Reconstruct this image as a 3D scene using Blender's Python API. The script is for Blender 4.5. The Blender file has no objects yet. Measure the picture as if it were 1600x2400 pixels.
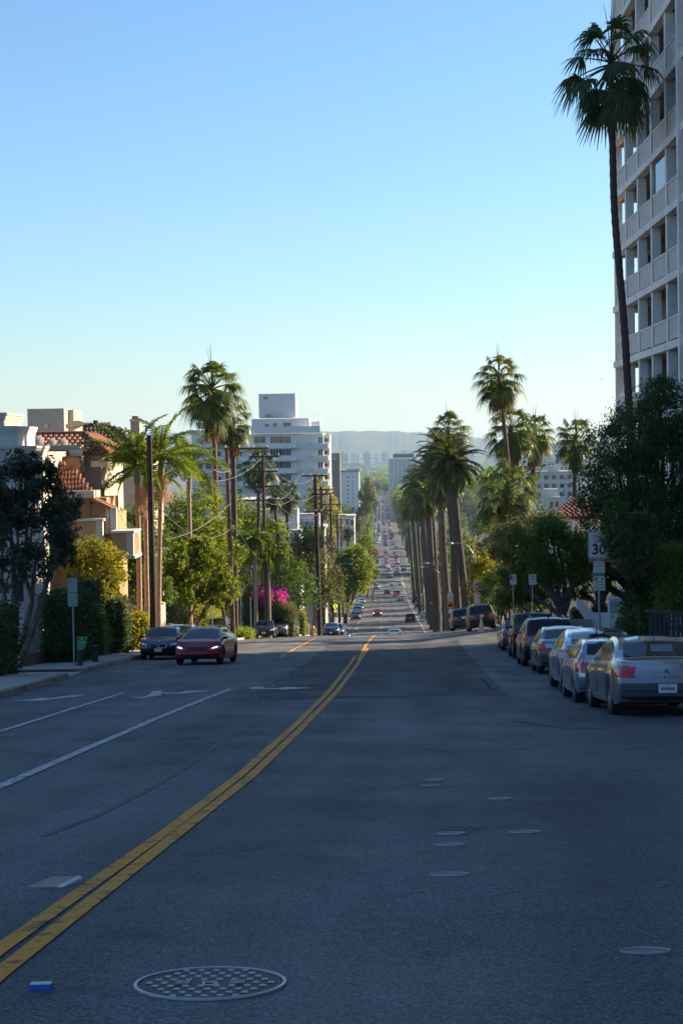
import bpy, math, random, bisect
import numpy as np
from mathutils import Vector, Matrix
from mathutils.bvhtree import BVHTree
SC = bpy.context.scene
COL = SC.collection
PI = math.pi
# ---------------------------------------------------------------- camera (photo pixels: 1600 x 2400, street runs along +Y)
F_ = 4000.0; RO = .016; CZ = 1.72
_a = math.atan(92.4/F_); _p = math.atan(148.5/F_)
FW = Vector((-math.sin(_a)*math.cos(_p), math.cos(_a)*math.cos(_p), -math.sin(_p)))
R0 = Vector((math.cos(_a), math.sin(_a), 0)); U0 = R0.cross(FW)
CR = R0*math.cos(RO) - U0*math.sin(RO); CU = R0*math.sin(RO) + U0*math.cos(RO)
cam = bpy.data.cameras.new('camera'); camo = bpy.data.objects.new('camera', cam); COL.objects.link(camo)
cam.sensor_fit = 'VERTICAL'; cam.sensor_height = 36; cam.lens = F_/2400*36
cam.clip_start = .3; cam.clip_end = 60000
M = Matrix.Identity(4)
for i in range(3): M[i][0] = CR[i]; M[i][1] = CU[i]; M[i][2] = -FW[i]
M[2][3] = CZ
camo.matrix_world = M
SC.camera = camo
# ---------------------------------------------------------------- sky, sun, exposure
SUN_AZ = 62.0; SUN_EL = 24.0      # degrees to the right of the street direction, above the horizon
W = bpy.data.worlds.new('World'); SC.world = W; W.use_nodes = True
nt = W.node_tree; nt.nodes.clear()
sky = nt.nodes.new('ShaderNodeTexSky'); sky.sky_type = 'NISHITA'; sky.sun_disc = False
sky.sun_elevation = math.radians(SUN_EL); sky.sun_rotation = math.radians(SUN_AZ)
sky.air_density = 1.2; sky.dust_density = .15; sky.ozone_density = 6.5; sky.altitude = 0
bg = nt.nodes.new('ShaderNodeBackground'); bg.inputs['Strength'].default_value = .07
wo = nt.nodes.new('ShaderNodeOutputWorld')
nt.links.new(sky.outputs[0], bg.inputs[0]); nt.links.new(bg.outputs[0], wo.inputs[0])
sl = bpy.data.lights.new('sun', 'SUN'); sl.energy = 5.0; sl.angle = math.radians(.5); sl.color = (1, .8, .55)
so = bpy.data.objects.new('sun', sl); COL.objects.link(so)
_el, _az = math.radians(SUN_EL), math.radians(SUN_AZ)
sdir = Vector((math.sin(_az)*math.cos(_el), math.cos(_az)*math.cos(_el), math.sin(_el)))
so.rotation_euler = sdir.to_track_quat('Z', 'Y').to_euler(); so.location = (40, 40, 80)
vs = SC.view_settings; vs.view_transform = 'Standard'; vs.look = 'None'; vs.gamma = 1; vs.exposure = 1.48
vs.use_curve_mapping = False
HAZE = 6e-5
SC.cycles.max_bounces = 6; SC.cycles.transparent_max_bounces = 6; SC.cycles.volume_bounces = 0
SC.cycles.caustics_reflective = False; SC.cycles.caustics_refractive = False

# ---------------------------------------------------------------- pixel <-> place helpers
def ray(px, py): return CR*((px-800)/F_) - CU*((py-1200)/F_) + FW
def P(px, py, d):
    r = ray(px, py); t = d/r[1]; return Vector((r[0]*t, d, r[2]*t+CZ))
def PXX(px, d): return P(px, 1300, d)[0]
PR = [(-200,20.),(0,0),(60,-6.0),(100,-9.83),(133,-13.03),(165,-16.4),(185,-18.9),(230,-24.5),(303,-29.4),(420,-36.3),(540,-42.0),(730,-46.5),
      (900,-50),(1200,-53.5),(1600,-56.5),(2500,-60.5),(5000,-72),(9000,-79),(40000,-82)]
def sst(a, b, x):
    t = max(0, min(1, (x-a)/(b-a))); return t*t*(3-2*t)
_xs = [p[0] for p in PR]; _ys = [p[1] for p in PR]
_dl = [(_ys[i+1]-_ys[i])/(_xs[i+1]-_xs[i]) for i in range(len(PR)-1)]
_m = [_dl[0]] + [0 if _dl[i-1]*_dl[i] <= 0 else 2*_dl[i-1]*_dl[i]/(_dl[i-1]+_dl[i]) for i in range(1, len(PR)-1)] + [_dl[-1]]
def gz(y):
    y = max(_xs[0], min(_xs[-1], y)); i = max(0, min(len(_xs)-2, bisect.bisect_right(_xs, y)-1))
    h = _xs[i+1]-_xs[i]; t = (y-_xs[i])/h
    return (2*t**3-3*t*t+1)*_ys[i]+(t**3-2*t*t+t)*h*_m[i]+(-2*t**3+3*t*t)*_ys[i+1]+(t**3-t*t)*h*_m[i+1]
def G(x, y):
    return gz(y)+.11*max(0, min(x, 14)-2)*sst(75, 105, y)*(1-sst(130, 190, y))
def side(x, y):                      # the land beside the street
    return 20*sst(20, 100, x)*sst(170, 520, y)*(1-sst(1500, 4000, y))
def GT(x, y): return G(x, y)+side(x, y)
def hit(px, py, lift=0.0):
    r = ray(px, py); d = 4.0
    while d < 30000:
        t = d/r[1]
        if r[2]*t+CZ-G(r[0]*t, d)-lift <= 0:
            lo, hi = d/1.01, d
            for _ in range(36):
                m = (lo+hi)/2; t = m/r[1]
                if r[2]*t+CZ-G(r[0]*t, m)-lift <= 0: hi = m
                else: lo = m
            t = hi/r[1]; return Vector((r[0]*t, hi, G(r[0]*t, hi)+lift))
        d *= 1.01
def lerp(a, b, t): return a+(b-a)*t
def pw(tab, x):
    if x <= tab[0][0]: return tab[0][1]
    for (a, b), (c, d) in zip(tab, tab[1:]):
        if x <= c: return b+(d-b)*(x-a)/(c-a)
    return tab[-1][1]
KLT = [(-60,-8),(0,-8),(20,-8.3),(39,-8.83),(53,-9.78),(57,-10.2),(74,-10.8),(100,-10.9),(118,-10.6),(140,-10.2),(176,-6.6),(260,-6.3),(2600,-6.3)]
KRT = [(-60,5.9),(30,5.95),(45,6.1),(60,6.8),(75,7.3),(90,7.7),(118,8.0),(160,9.0),(250,10.7),(330,9.5),(430,9.4),(730,10),(2600,10)]
def KL(y): return pw(KLT, y)
def KR(y): return pw(KRT, y)

# ---------------------------------------------------------------- mesh helpers
class MB:
    def __init__(s): s.v = []; s.f = []; s.m = []
    def add(s, vs, fs, m=0):
        b = len(s.v); s.v += [tuple(q) for q in vs]; s.f += [tuple(b+i for i in f) for f in fs]; s.m += [m]*len(fs); return s
    def box(s, x0, x1, y0, y1, z0, z1, m=0):
        return s.add([(x0,y0,z0),(x1,y0,z0),(x1,y1,z0),(x0,y1,z0),(x0,y0,z1),(x1,y0,z1),(x1,y1,z1),(x0,y1,z1)],
                     [(3,2,1,0),(4,5,6,7),(0,1,5,4),(1,2,6,5),(2,3,7,6),(3,0,4,7)], m)
    def obox(s, c, a, b, d, m=0):      # centre and three half vectors
        c, a, b, d = Vector(c), Vector(a), Vector(b), Vector(d)
        q = [c+a*i+b*j+d*k for k in (-1,1) for i, j in ((-1,-1),(1,-1),(1,1),(-1,1))]
        return s.add(q, [(3,2,1,0),(4,5,6,7),(0,1,5,4),(1,2,6,5),(2,3,7,6),(3,0,4,7)], m)
    def tube(s, pts, rad, n=8, m=0, cap=True):
        pts = [Vector(p) for p in pts]
        if not hasattr(rad, '__len__'): rad = [rad]*len(pts)
        vs, fs = [], []
        ref = Vector((0,0,1))
        for i, p in enumerate(pts):
            t = (pts[min(i+1,len(pts)-1)]-pts[max(i-1,0)]).normalized()
            r = ref if abs(t.dot(ref)) < .95 else Vector((1,0,0))
            u = t.cross(r).normalized(); w = u.cross(t)
            for k in range(n):
                a = 2*PI*k/n; vs.append(p+(u*math.cos(a)+w*math.sin(a))*rad[i])
        for i in range(len(pts)-1):
            for k in range(n):
                fs.append((i*n+k, i*n+(k+1)%n, (i+1)*n+(k+1)%n, (i+1)*n+k))
        if cap: fs.append(tuple(range(n))[::-1]); fs.append(tuple((len(pts)-1)*n+k for k in range(n)))
        return s.add(vs, fs, m)
    def lathe(s, prof, n=16, m=0, c=(0,0,0), axis='z'):
        vs, fs = [], []
        for r, z in prof:
            for k in range(n):
                a = 2*PI*k/n
                q = (r*math.cos(a), r*math.sin(a), z) if axis == 'z' else ((z, r*math.cos(a), r*math.sin(a)) if axis == 'x' else (r*math.cos(a), z, r*math.sin(a)))
                vs.append((q[0]+c[0], q[1]+c[1], q[2]+c[2]))
        for i in range(len(prof)-1):
            for k in range(n): fs.append((i*n+k, i*n+(k+1)%n, (i+1)*n+(k+1)%n, (i+1)*n+k))
        fs.append(tuple(range(n))[::-1]); fs.append(tuple((len(prof)-1)*n+k for k in range(n)))
        return s.add(vs, fs, m)
    def prism(s, poly, a, b, plane='xz', m=0):      # polygon extruded along the missing axis
        n = len(poly)
        def q(p, t):
            return (p[0], t, p[1]) if plane == 'xz' else ((t, p[0], p[1]) if plane == 'yz' else (p[0], p[1], t))
        vs = [q(p, a) for p in poly]+[q(p, b) for p in poly]
        fs = [tuple(range(n)), tuple(range(2*n-1, n-1, -1))]+[(i, n+i, n+(i+1) % n, (i+1) % n) for i in range(n)]
        return s.add(vs, fs, m)
    def mesh(s, name, mats, smooth=False, off=(0,0,0)):
        me = bpy.data.meshes.new(name)
        me.from_pydata([(v[0]-off[0], v[1]-off[1], v[2]-off[2]) for v in s.v], [], s.f)
        if not isinstance(mats, (list, tuple)): mats = [mats]
        for m in mats: me.materials.append(m)
        if len(mats) > 1: me.polygons.foreach_set('material_index', s.m)
        if smooth:
            me.polygons.foreach_set('use_smooth', [True]*len(me.polygons))
            me.set_sharp_from_angle(angle=math.radians(smooth if smooth is not True else 40))
        me.update(); return me
    def build(s, name, mats, parent=None, smooth=False, world=True, **kw):
        off = parent_off(parent) if world else (0,0,0)
        o = bpy.data.objects.new(name, s.mesh(name, mats, smooth, off)); COL.objects.link(o)
        if parent is not None: o.parent = parent
        return tag(o, **kw)
def parent_off(p):
    v = Vector((0,0,0))
    while p is not None: v += p.location; p = p.parent
    return v
def tag(o, label=None, cat=None, group=None, kind=None):
    if label: o['label'] = label
    if cat: o['category'] = cat
    if group: o['group'] = group
    if kind: o['kind'] = kind
    return o
def thing(name, loc, label, cat, group=None, kind=None):
    o = bpy.data.objects.new(name, None); COL.objects.link(o); o.location = loc; o.empty_display_size = .1
    return tag(o, label, cat, group, kind)
def mobj(name, me, parent=None, loc=(0,0,0), rot=(0,0,0), sc=1, **kw):
    o = bpy.data.objects.new(name, me); COL.objects.link(o); o.parent = parent
    o.location = loc; o.rotation_euler = rot; o.scale = (sc, sc, sc) if not hasattr(sc, '__len__') else sc
    return tag(o, **kw)
def copytree(o, parent=None):
    c = o.copy(); COL.objects.link(c); c.parent = parent
    for ch in list(o.children): copytree(ch, c)
    return c
def text(s, size, mat, parent, loc, rot, name='lettering', align='CENTER', ext=.0015, sx=1, bold=0):
    cu = bpy.data.curves.new(name, 'FONT'); cu.body = s; cu.size = size; cu.align_x = align; cu.align_y = 'CENTER'; cu.extrude = ext; cu.offset = bold
    tmp = bpy.data.objects.new(name, cu); me = bpy.data.meshes.new_from_object(tmp); bpy.data.objects.remove(tmp); me.name = name
    me.materials.clear(); me.materials.append(mat)
    o = bpy.data.objects.new(name, me); COL.objects.link(o); o.parent = parent; o.location = loc; o.rotation_euler = rot; o.scale = (sx, 1, 1)
    return o
# ---------------------------------------------------------------- materials (procedural)
def mat(name, col, rough=.6, metal=0., var=.15, scale=4., bump=0., coat=0., spec=.5, detail=4, obj=True, dark=None, dscale=1.2, damt=.0):
    m = bpy.data.materials.new(name); m.use_nodes = True; n = m.node_tree; N = n.nodes; L = n.links
    b = N['Principled BSDF']; b.inputs['Roughness'].default_value = rough; b.inputs['Metallic'].default_value = metal
    b.inputs['Coat Weight'].default_value = coat; b.inputs['Coat Roughness'].default_value = .04
    b.inputs['Specular IOR Level'].default_value = spec
    tc = N.new('ShaderNodeTexCoord') if obj else N.new('ShaderNodeNewGeometry')
    co = tc.outputs['Object'] if obj else tc.outputs['Position']
    if var > 0 or bump > 0:
        nz = N.new('ShaderNodeTexNoise'); nz.inputs['Scale'].default_value = scale; nz.inputs['Detail'].default_value = detail; L.new(co, nz.inputs['Vector'])
    if var > 0:
        mx = N.new('ShaderNodeMix'); mx.data_type = 'RGBA'
        mx.inputs['A'].default_value = (*[c*(1-var) for c in col], 1); mx.inputs['B'].default_value = (*[min(1, c*(1+var)) for c in col], 1)
        mr = N.new('ShaderNodeMapRange'); mr.inputs[1].default_value = .3; mr.inputs[2].default_value = .7
        L.new(nz.outputs[0], mr.inputs[0]); L.new(mr.outputs[0], mx.inputs['Factor']); out = mx.outputs['Result']
        if dark:
            n2 = N.new('ShaderNodeTexNoise'); n2.inputs['Scale'].default_value = dscale; n2.inputs['Detail'].default_value = 6; L.new(co, n2.inputs['Vector'])
            r2 = N.new('ShaderNodeMapRange'); r2.inputs[1].default_value = .5; r2.inputs[2].default_value = .72; r2.inputs[4].default_value = damt
            m2 = N.new('ShaderNodeMix'); m2.data_type = 'RGBA'; L.new(n2.outputs[0], r2.inputs[0]); L.new(r2.outputs[0], m2.inputs['Factor'])
            L.new(out, m2.inputs['A']); m2.inputs['B'].default_value = (*dark, 1); out = m2.outputs['Result']
        L.new(out, b.inputs['Base Color'])
    else: b.inputs['Base Color'].default_value = (*col, 1)
    if bump > 0:
        bp = N.new('ShaderNodeBump'); bp.inputs['Strength'].default_value = bump; bp.inputs['Distance'].default_value = .02
        L.new(nz.outputs[0], bp.inputs['Height']); L.new(bp.outputs[0], b.inputs['Normal'])
    return m
def leafmat(name, c0, c1, trans=.45, rough=.55, tint=(1.7,1.5,.5), spec=.15):
    m = bpy.data.materials.new(name); m.use_nodes = True; n = m.node_tree; N = n.nodes; L = n.links
    b = N['Principled BSDF']; b.inputs['Roughness'].default_value = rough; b.inputs['Specular IOR Level'].default_value = spec
    g = N.new('ShaderNodeNewGeometry'); oi = N.new('ShaderNodeObjectInfo')
    ad = N.new('ShaderNodeMath'); ad.operation = 'ADD'; L.new(g.outputs['Random Per Island'], ad.inputs[0])
    ml = N.new('ShaderNodeMath'); ml.operation = 'MULTIPLY'; ml.inputs[1].default_value = .35; L.new(oi.outputs['Random'], ml.inputs[0]); L.new(ml.outputs[0], ad.inputs[1])
    rp = N.new('ShaderNodeValToRGB'); rp.color_ramp.elements[0].color = (*c0, 1); rp.color_ramp.elements[1].color = (*c1, 1); rp.color_ramp.elements[1].position = 1.25/1.35
    dv = N.new('ShaderNodeMath'); dv.operation = 'MULTIPLY'; dv.inputs[1].default_value = 1/1.35; L.new(ad.outputs[0], dv.inputs[0]); L.new(dv.outputs[0], rp.inputs[0])
    L.new(rp.outputs[0], b.inputs['Base Color'])
    tr = N.new('ShaderNodeBsdfTranslucent'); mc = N.new('ShaderNodeMix'); mc.data_type = 'RGBA'; mc.blend_type = 'MULTIPLY'; mc.inputs['Factor'].default_value = 1
    L.new(rp.outputs[0], mc.inputs['A']); mc.inputs['B'].default_value = (*tint, 1); L.new(mc.outputs['Result'], tr.inputs[0])
    mx = N.new('ShaderNodeMixShader'); mx.inputs[0].default_value = trans
    L.new(b.outputs[0], mx.inputs[1]); L.new(tr.outputs[0], mx.inputs[2]); L.new(mx.outputs[0], N['Material Output'].inputs[0])
    return m
def emis(name, col, st):
    m = bpy.data.materials.new(name); m.use_nodes = True; b = m.node_tree.nodes['Principled BSDF']
    b.inputs['Base Color'].default_value = (*col, 1); b.inputs['Emission Color'].default_value = (*col, 1); b.inputs['Emission Strength'].default_value = st; return m
def paint(name, col, metal=0., rough=.3, coat=1.): return mat(name, col, rough, metal, var=.05, scale=1.2, coat=coat)
def asphalt(name, base, speck=.8, spk2=.62, spec=.15):
    m = bpy.data.materials.new(name); m.use_nodes = True; n = m.node_tree; N = n.nodes; L = n.links
    b = N['Principled BSDF']; b.inputs['Specular IOR Level'].default_value = spec
    tc = N.new('ShaderNodeNewGeometry'); co = tc.outputs['Position']
    def noise(scale, detail=3, vec=None, rough=.5):
        q = N.new('ShaderNodeTexNoise'); q.inputs['Scale'].default_value = scale; q.inputs['Detail'].default_value = detail; q.inputs['Roughness'].default_value = rough
        L.new(vec or co, q.inputs['Vector']); return q.outputs[0]
    def mr(src, a, b_, c, d):
        q = N.new('ShaderNodeMapRange'); q.inputs[1].default_value = a; q.inputs[2].default_value = b_; q.inputs[3].default_value = c; q.inputs[4].default_value = d; L.new(src, q.inputs[0]); return q.outputs[0]
    def mul(a, b_):
        q = N.new('ShaderNodeMath'); q.operation = 'MULTIPLY'; L.new(a, q.inputs[0]); L.new(b_, q.inputs[1]); return q.outputs[0]
    mp = N.new('ShaderNodeMapping'); mp.inputs['Scale'].default_value = (1, .06, 1); L.new(co, mp.inputs['Vector'])
    val = mr(noise(46, 4, rough=.65), .32, .68, .30, 1.8)                 # aggregate
    val = mul(val, mr(noise(.35, 5), .3, .7, .80, 1.2))      # large patches
    val = mul(val, mr(noise(.9, 4, mp.outputs[0]), .3, .7, .66, 1.32))   # wear along the lanes
    val = mul(val, mr(noise(6, 5), .35, .7, .92, 1.08))
    vc = N.new('ShaderNodeTexVoronoi'); vc.feature = 'DISTANCE_TO_EDGE'; vc.inputs['Scale'].default_value = .33
    wv = N.new('ShaderNodeVectorMath'); wv.operation = 'ADD'; wn = N.new('ShaderNodeTexNoise'); wn.inputs['Scale'].default_value = 2.2; wn.inputs['Detail'].default_value = 5; L.new(co, wn.inputs['Vector'])
    ws = N.new('ShaderNodeVectorMath'); ws.operation = 'SCALE'; ws.inputs['Scale'].default_value = .9; L.new(wn.outputs['Color'], ws.inputs[0]); L.new(co, wv.inputs[0]); L.new(ws.outputs[0], wv.inputs[1]); L.new(wv.outputs[0], vc.inputs['Vector'])
    cmask = mr(noise(.16, 2), .56, .62, 0, .8)
    ck = mul(mr(vc.outputs['Distance'], .002, .006, 1, 0), cmask)
    val = mul(val, mr(ck, 0, 1, 1, .45))
    val = mul(val, mr(noise(1.1, 4), .58, .70, 1, .68))       # oil and tar stains
    mc = N.new('ShaderNodeMix'); mc.data_type = 'RGBA'; mc.blend_type = 'MULTIPLY'; mc.inputs['Factor'].default_value = 1
    cb = N.new('ShaderNodeCombineColor')
    for i in range(3): L.new(val, cb.inputs[i])
    mc.inputs['A'].default_value = (*base, 1); L.new(cb.outputs[0], mc.inputs['B'])
    vo = N.new('ShaderNodeTexVoronoi'); vo.inputs['Scale'].default_value = 13; L.new(co, vo.inputs['Vector'])
    sp = mul(mr(vo.outputs['Distance'], .10, .15, 1, 0), mr(noise(9, 1), spk2-.1, spk2-.03, 0, speck))
    m2 = N.new('ShaderNodeMix'); m2.data_type = 'RGBA'; L.new(sp, m2.inputs['Factor']); L.new(mc.outputs['Result'], m2.inputs['A']); m2.inputs['B'].default_value = (.28,.28,.28,1)
    L.new(m2.outputs['Result'], b.inputs['Base Color'])
    L.new(mr(noise(.7, 4), .3, .7, .62, .85), b.inputs['Roughness'])
    bp = N.new('ShaderNodeBump'); bp.inputs['Strength'].default_value = .5; bp.inputs['Distance'].default_value = .008
    L.new(noise(110, 2), bp.inputs['Height']); L.new(bp.outputs[0], b.inputs['Normal'])
    return m
def worn(name, col, under, amt=.5, scale=7, rough=.7):       # road paint with worn, cracked places
    m = bpy.data.materials.new(name); m.use_nodes = True; n = m.node_tree; N = n.nodes; L = n.links
    b = N['Principled BSDF']; b.inputs['Roughness'].default_value = rough; b.inputs['Specular IOR Level'].default_value = .15
    tc = N.new('ShaderNodeNewGeometry')
    a = N.new('ShaderNodeTexNoise'); a.inputs['Scale'].default_value = scale; a.inputs['Detail'].default_value = 9; a.inputs['Roughness'].default_value = .7; L.new(tc.outputs['Position'], a.inputs['Vector'])
    r = N.new('ShaderNodeMapRange'); r.inputs[1].default_value = .62-.16*amt; r.inputs[2].default_value = .72-.14*amt; L.new(a.outputs[0], r.inputs[0])
    c = N.new('ShaderNodeTexNoise'); c.inputs['Scale'].default_value = 60; L.new(tc.outputs['Position'], c.inputs['Vector'])
    m1 = N.new('ShaderNodeMix'); m1.data_type = 'RGBA'; m1.inputs['A'].default_value = (*[q*.8 for q in col], 1); m1.inputs['B'].default_value = (*col, 1); L.new(c.outputs[0], m1.inputs['Factor'])
    m2 = N.new('ShaderNodeMix'); m2.data_type = 'RGBA'; L.new(r.outputs[0], m2.inputs['Factor']); L.new(m1.outputs['Result'], m2.inputs['A']); m2.inputs['B'].default_value = (*under, 1)
    L.new(m2.outputs['Result'], b.inputs['Base Color']); return m
MT = {}
MT['asphalt'] = asphalt('asphalt', (.111,.114,.120))
MT['asphalt2'] = asphalt('asphalt_patch', (.062,.065,.070), .3, spec=.1)
MT['asphalt_sunlit'] = asphalt('asphalt_sunlit', (.115,.114,.112), .3)  # far road: sunlight put into a warmer asphalt base
MT['asphalt3'] = asphalt('asphalt_side', (.085,.084,.082), .3)
MT['concrete'] = mat('concrete', (.30,.29,.27), .85, var=.14, scale=2.5, bump=.15, obj=False, dark=(.16,.15,.14), damt=.6)
MT['kerbred'] = worn('kerb_worn_red', (.22,.06,.05), (.30,.27,.23), 1.25, 3)
MT['kerbside'] = worn('kerb_face', (.42,.38,.31), (.13,.12,.11), 1.0, 2.5)
MT['yellow'] = worn('road_paint_yellow', (.80,.32,.03), (.12,.085,.06), .6, 5)
MT['white'] = worn('road_paint_white', (.55,.55,.54), (.10,.10,.10), .75, 6)
MT['earth'] = mat('earth', (.10,.075,.05), .95, var=.3, scale=.6, bump=.3, obj=False)
MT['land'] = mat('land', (.085,.09,.055), .95, var=.45, scale=.03, obj=False, dark=(.22,.20,.17), damt=.7, dscale=.02)
MT['hill'] = mat('hill', (.035,.045,.04), .95, var=.35, scale=.004, obj=False)
MT['brick'] = mat('brick_red', (.17,.07,.05), .9, var=.35, scale=3, bump=.3, obj=False)
MT['stucco'] = mat('stucco_cream', (.52,.45,.34), .9, var=.08, scale=1.5, bump=.05, dark=(.36,.28,.2), damt=.35)
MT['ochre'] = mat('stucco_ochre', (.38,.26,.13), .9, var=.10, scale=1.5, bump=.05, dark=(.32,.17,.07), damt=.4)
MT['stuccow'] = mat('stucco_white', (.50,.49,.47), .9, var=.07, scale=1.2, dark=(.42,.40,.37), damt=.35)
MT['stuccog'] = mat('stucco_grey', (.33,.32,.31), .9, var=.10, scale=.6, dark=(.24,.23,.22), damt=.4)
MT['tile'] = mat('roof_tile_orange', (.25,.10,.055), .85, var=.35, scale=3, bump=.2, obj=False, dark=(.16,.07,.04), damt=.6)
MT['tiled'] = mat('roof_tile_dark', (.11,.075,.05), .9, var=.4, scale=3, bump=.2, obj=False, dark=(.2,.15,.07), damt=.5)
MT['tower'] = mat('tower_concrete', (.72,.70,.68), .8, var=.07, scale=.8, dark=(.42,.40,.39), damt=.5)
MT['towerd'] = mat('tower_soffit', (.17,.15,.14), .9, var=.08, scale=.8)  # darker concrete for soffits and recesses, shade put into the colour
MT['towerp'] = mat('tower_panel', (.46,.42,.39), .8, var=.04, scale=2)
MT['white_wall'] = mat('white_render', (.66,.66,.66), .85, var=.05, scale=.3, dark=(.5,.5,.5), damt=.3, dscale=.15)
MT['wood'] = mat('pole_timber', (.085,.05,.035), .9, var=.35, scale=4, bump=.3)
MT['woodd'] = mat('pole_dark', (.028,.024,.022), .9, var=.3, scale=4, bump=.2)
MT['trunk'] = mat('palm_trunk', (.080,.062,.050), .95, var=.35, scale=5, bump=.5)
MT['trunkg'] = mat('palm_trunk_grey', (.30,.22,.17), .9, var=.25, scale=6, bump=.3)
MT['bark'] = mat('bark_grey', (.15,.125,.10), .95, var=.35, scale=4, bump=.5)
MT['barkd'] = mat('bark_brown', (.09,.062,.042), .95, var=.35, scale=4, bump=.5)
MT['metal'] = mat('galvanised_steel', (.30,.31,.32), .45, .7, var=.15, scale=6)
MT['alu'] = mat('sign_back_aluminium', (.30,.33,.36), .5, .5, var=.1, scale=3)
MT['dmetal'] = mat('dark_metal', (.03,.032,.034), .5, .4, var=.2, scale=6)
MT['pole'] = mat('light_pole_concrete', (.42,.40,.36), .8, var=.12, scale=3)
MT['glass'] = mat('car_glass', (.010,.014,.018), .05, 0, var=0, spec=.5)
MT['wglass'] = mat('window_glass', (.05,.06,.075), .05, 0, var=.3, scale=.8, spec=.9)
MT['black'] = mat('black_plastic', (.012,.012,.013), .55, 0, var=.1)
MT['rubber'] = mat('tyre_rubber', (.015,.015,.016), .85, 0, var=.2, scale=8)
MT['rim'] = mat('wheel_alloy', (.45,.45,.46), .3, .8, var=.1)
MT['chrome'] = mat('chrome', (.75,.76,.78), .12, 1, var=0)
MT['redlens'] = mat('tail_lens', (.55,.010,.008), .15, 0, var=.2, coat=.8)
MT['redlit'] = emis('tail_lamp_lit', (1,.06,.03), .5)
MT['clear'] = mat('lamp_lens', (.55,.57,.6), .1, .2, var=.15, coat=1)
MT['lit'] = emis('head_lamp_lit', (1,.97,.9), 1.1)
MT['plate'] = mat('plate_white', (.62,.63,.66), .4, var=.04)
MT['ink'] = mat('ink_navy', (.02,.03,.10), .5, var=0)
MT['inkb'] = mat('ink_black', (.012,.012,.012), .5, var=0)
MT['inkr'] = mat('ink_red', (.45,.03,.02), .5, var=0)
MT['inkg'] = mat('ink_green', (.02,.25,.14), .5, var=.1)
MT['inkbl'] = mat('ink_blue', (.02,.10,.42), .5, var=.1)
MT['signw'] = mat('sign_white', (.62,.60,.57), .45, var=.06)
MT['signy'] = mat('sign_yellow_green', (.62,.72,.02), .4, var=.06)
MT['signo'] = mat('sign_orange', (.75,.25,.02), .45, var=.06)
MT['green'] = mat('rental_green', (.04,.38,.05), .4, var=.08)
MT['fence'] = mat('fence_dark', (.035,.042,.045), .7, var=.3, scale=3)
MT['card'] = mat('cardboard', (.40,.31,.24), .85, var=.1)
MT['cardw'] = mat('cardboard_white', (.62,.62,.62), .7, var=.06)
MT['castiron'] = mat('cast_iron', (.020,.020,.021), .6, .3, var=.3, scale=15)
MT['ironlight'] = mat('worn_steel_rim', (.42,.42,.42), .45, .5, var=.15, scale=12)
MT['pink'] = leafmat('bougainvillea', (.55,.02,.26), (.75,.06,.42), .45, tint=(1.3,.9,1.2))
MT['l_dark'] = leafmat('leaf_dark', (0.0189,0.0405,0.0135), (0.0756,0.1283,0.0389), .25)
MT['l_mid'] = leafmat('leaf_mid', (0.0422,0.0847,0.0230), (0.1248,0.2016,0.0422), .40)
MT['l_lit'] = leafmat('leaf_bright', (0.0675,0.1181,0.0180), (0.1800,0.2362,0.0375), .6)
MT['l_yel'] = leafmat('leaf_yellow', (0.1013,0.1283,0.0162), (0.2430,0.2430,0.0405), .6)
MT['l_sage'] = leafmat('leaf_sage', (0.0688,0.0813,0.0438), (0.1500,0.1625,0.0875), .35)
MT['l_olea'] = leafmat('leaf_oleander', (.034,.050,.034), (.085,.105,.065), .22)
MT['l_rust'] = leafmat('leaf_rust', (.10,.06,.02), (.20,.13,.04), .4)
MT['l_cream'] = leafmat('leaf_cream', (.18,.17,.13), (.34,.32,.25), .3)
MT['p_fan'] = leafmat('fan_frond', (0.0420,0.0700,0.0224), (0.1050,0.1400,0.0420), .42, .4)
MT['p_fand'] = leafmat('fan_frond_blue_green', (0.0325,0.0650,0.0358), (0.0813,0.1219,0.0650), .35, .4)
MT['p_king'] = leafmat('feather_frond', (0.050,0.095,0.020), (0.13,0.18,0.035), .6, .35)
MT['p_date'] = leafmat('date_frond', (0.0364,0.0588,0.0224), (0.0980,0.1190,0.0420), .38, .4)
MT['p_dead'] = leafmat('dead_frond', (.10,.055,.025), (.22,.13,.06), .3, .7, tint=(1.2,1.0,.7))
MT['p_flower'] = leafmat('palm_flower', (.36,.20,.14), (.5,.32,.24), .3, .7, tint=(1.1,1,.9))
# ---------------------------------------------------------------- ground
def frange(a, b, s):
    r = []; x = a
    while x < b-1e-6: r.append(x); x += s
    return r+[b]
def grid(rows, cols, fn):
    mb = MB(); n = len(cols)
    mb.v = [fn(x, y) for y in rows for x in cols]
    mb.f = [(i*n+j, i*n+j+1, (i+1)*n+j+1, (i+1)*n+j) for i in range(len(rows)-1) for j in range(n-1)]
    mb.m = [0]*len(mb.f); return mb
rows = frange(-60, 320, 5)
y = 320
while y < 30000: y *= 1.06; rows.append(y)
cols = [-16000,-7000,-3500,-1800,-900,-450,-250,-150,-90,-60,-40,-28,-20,-14,-11,-8,-4,0,2,5,8,11,14,20,28,36,46,58,72,86,100,150,250,450,900,1800,3500,7000,16000]
grid(rows, cols, lambda x, y: (x*(1 if y < 3000 or abs(x) > 500 else 1), y, GT(x, y)-.16)).build('ground', MT['land'], smooth=True, kind='structure', label='earth and planted land sloping down to the flat city')
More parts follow.
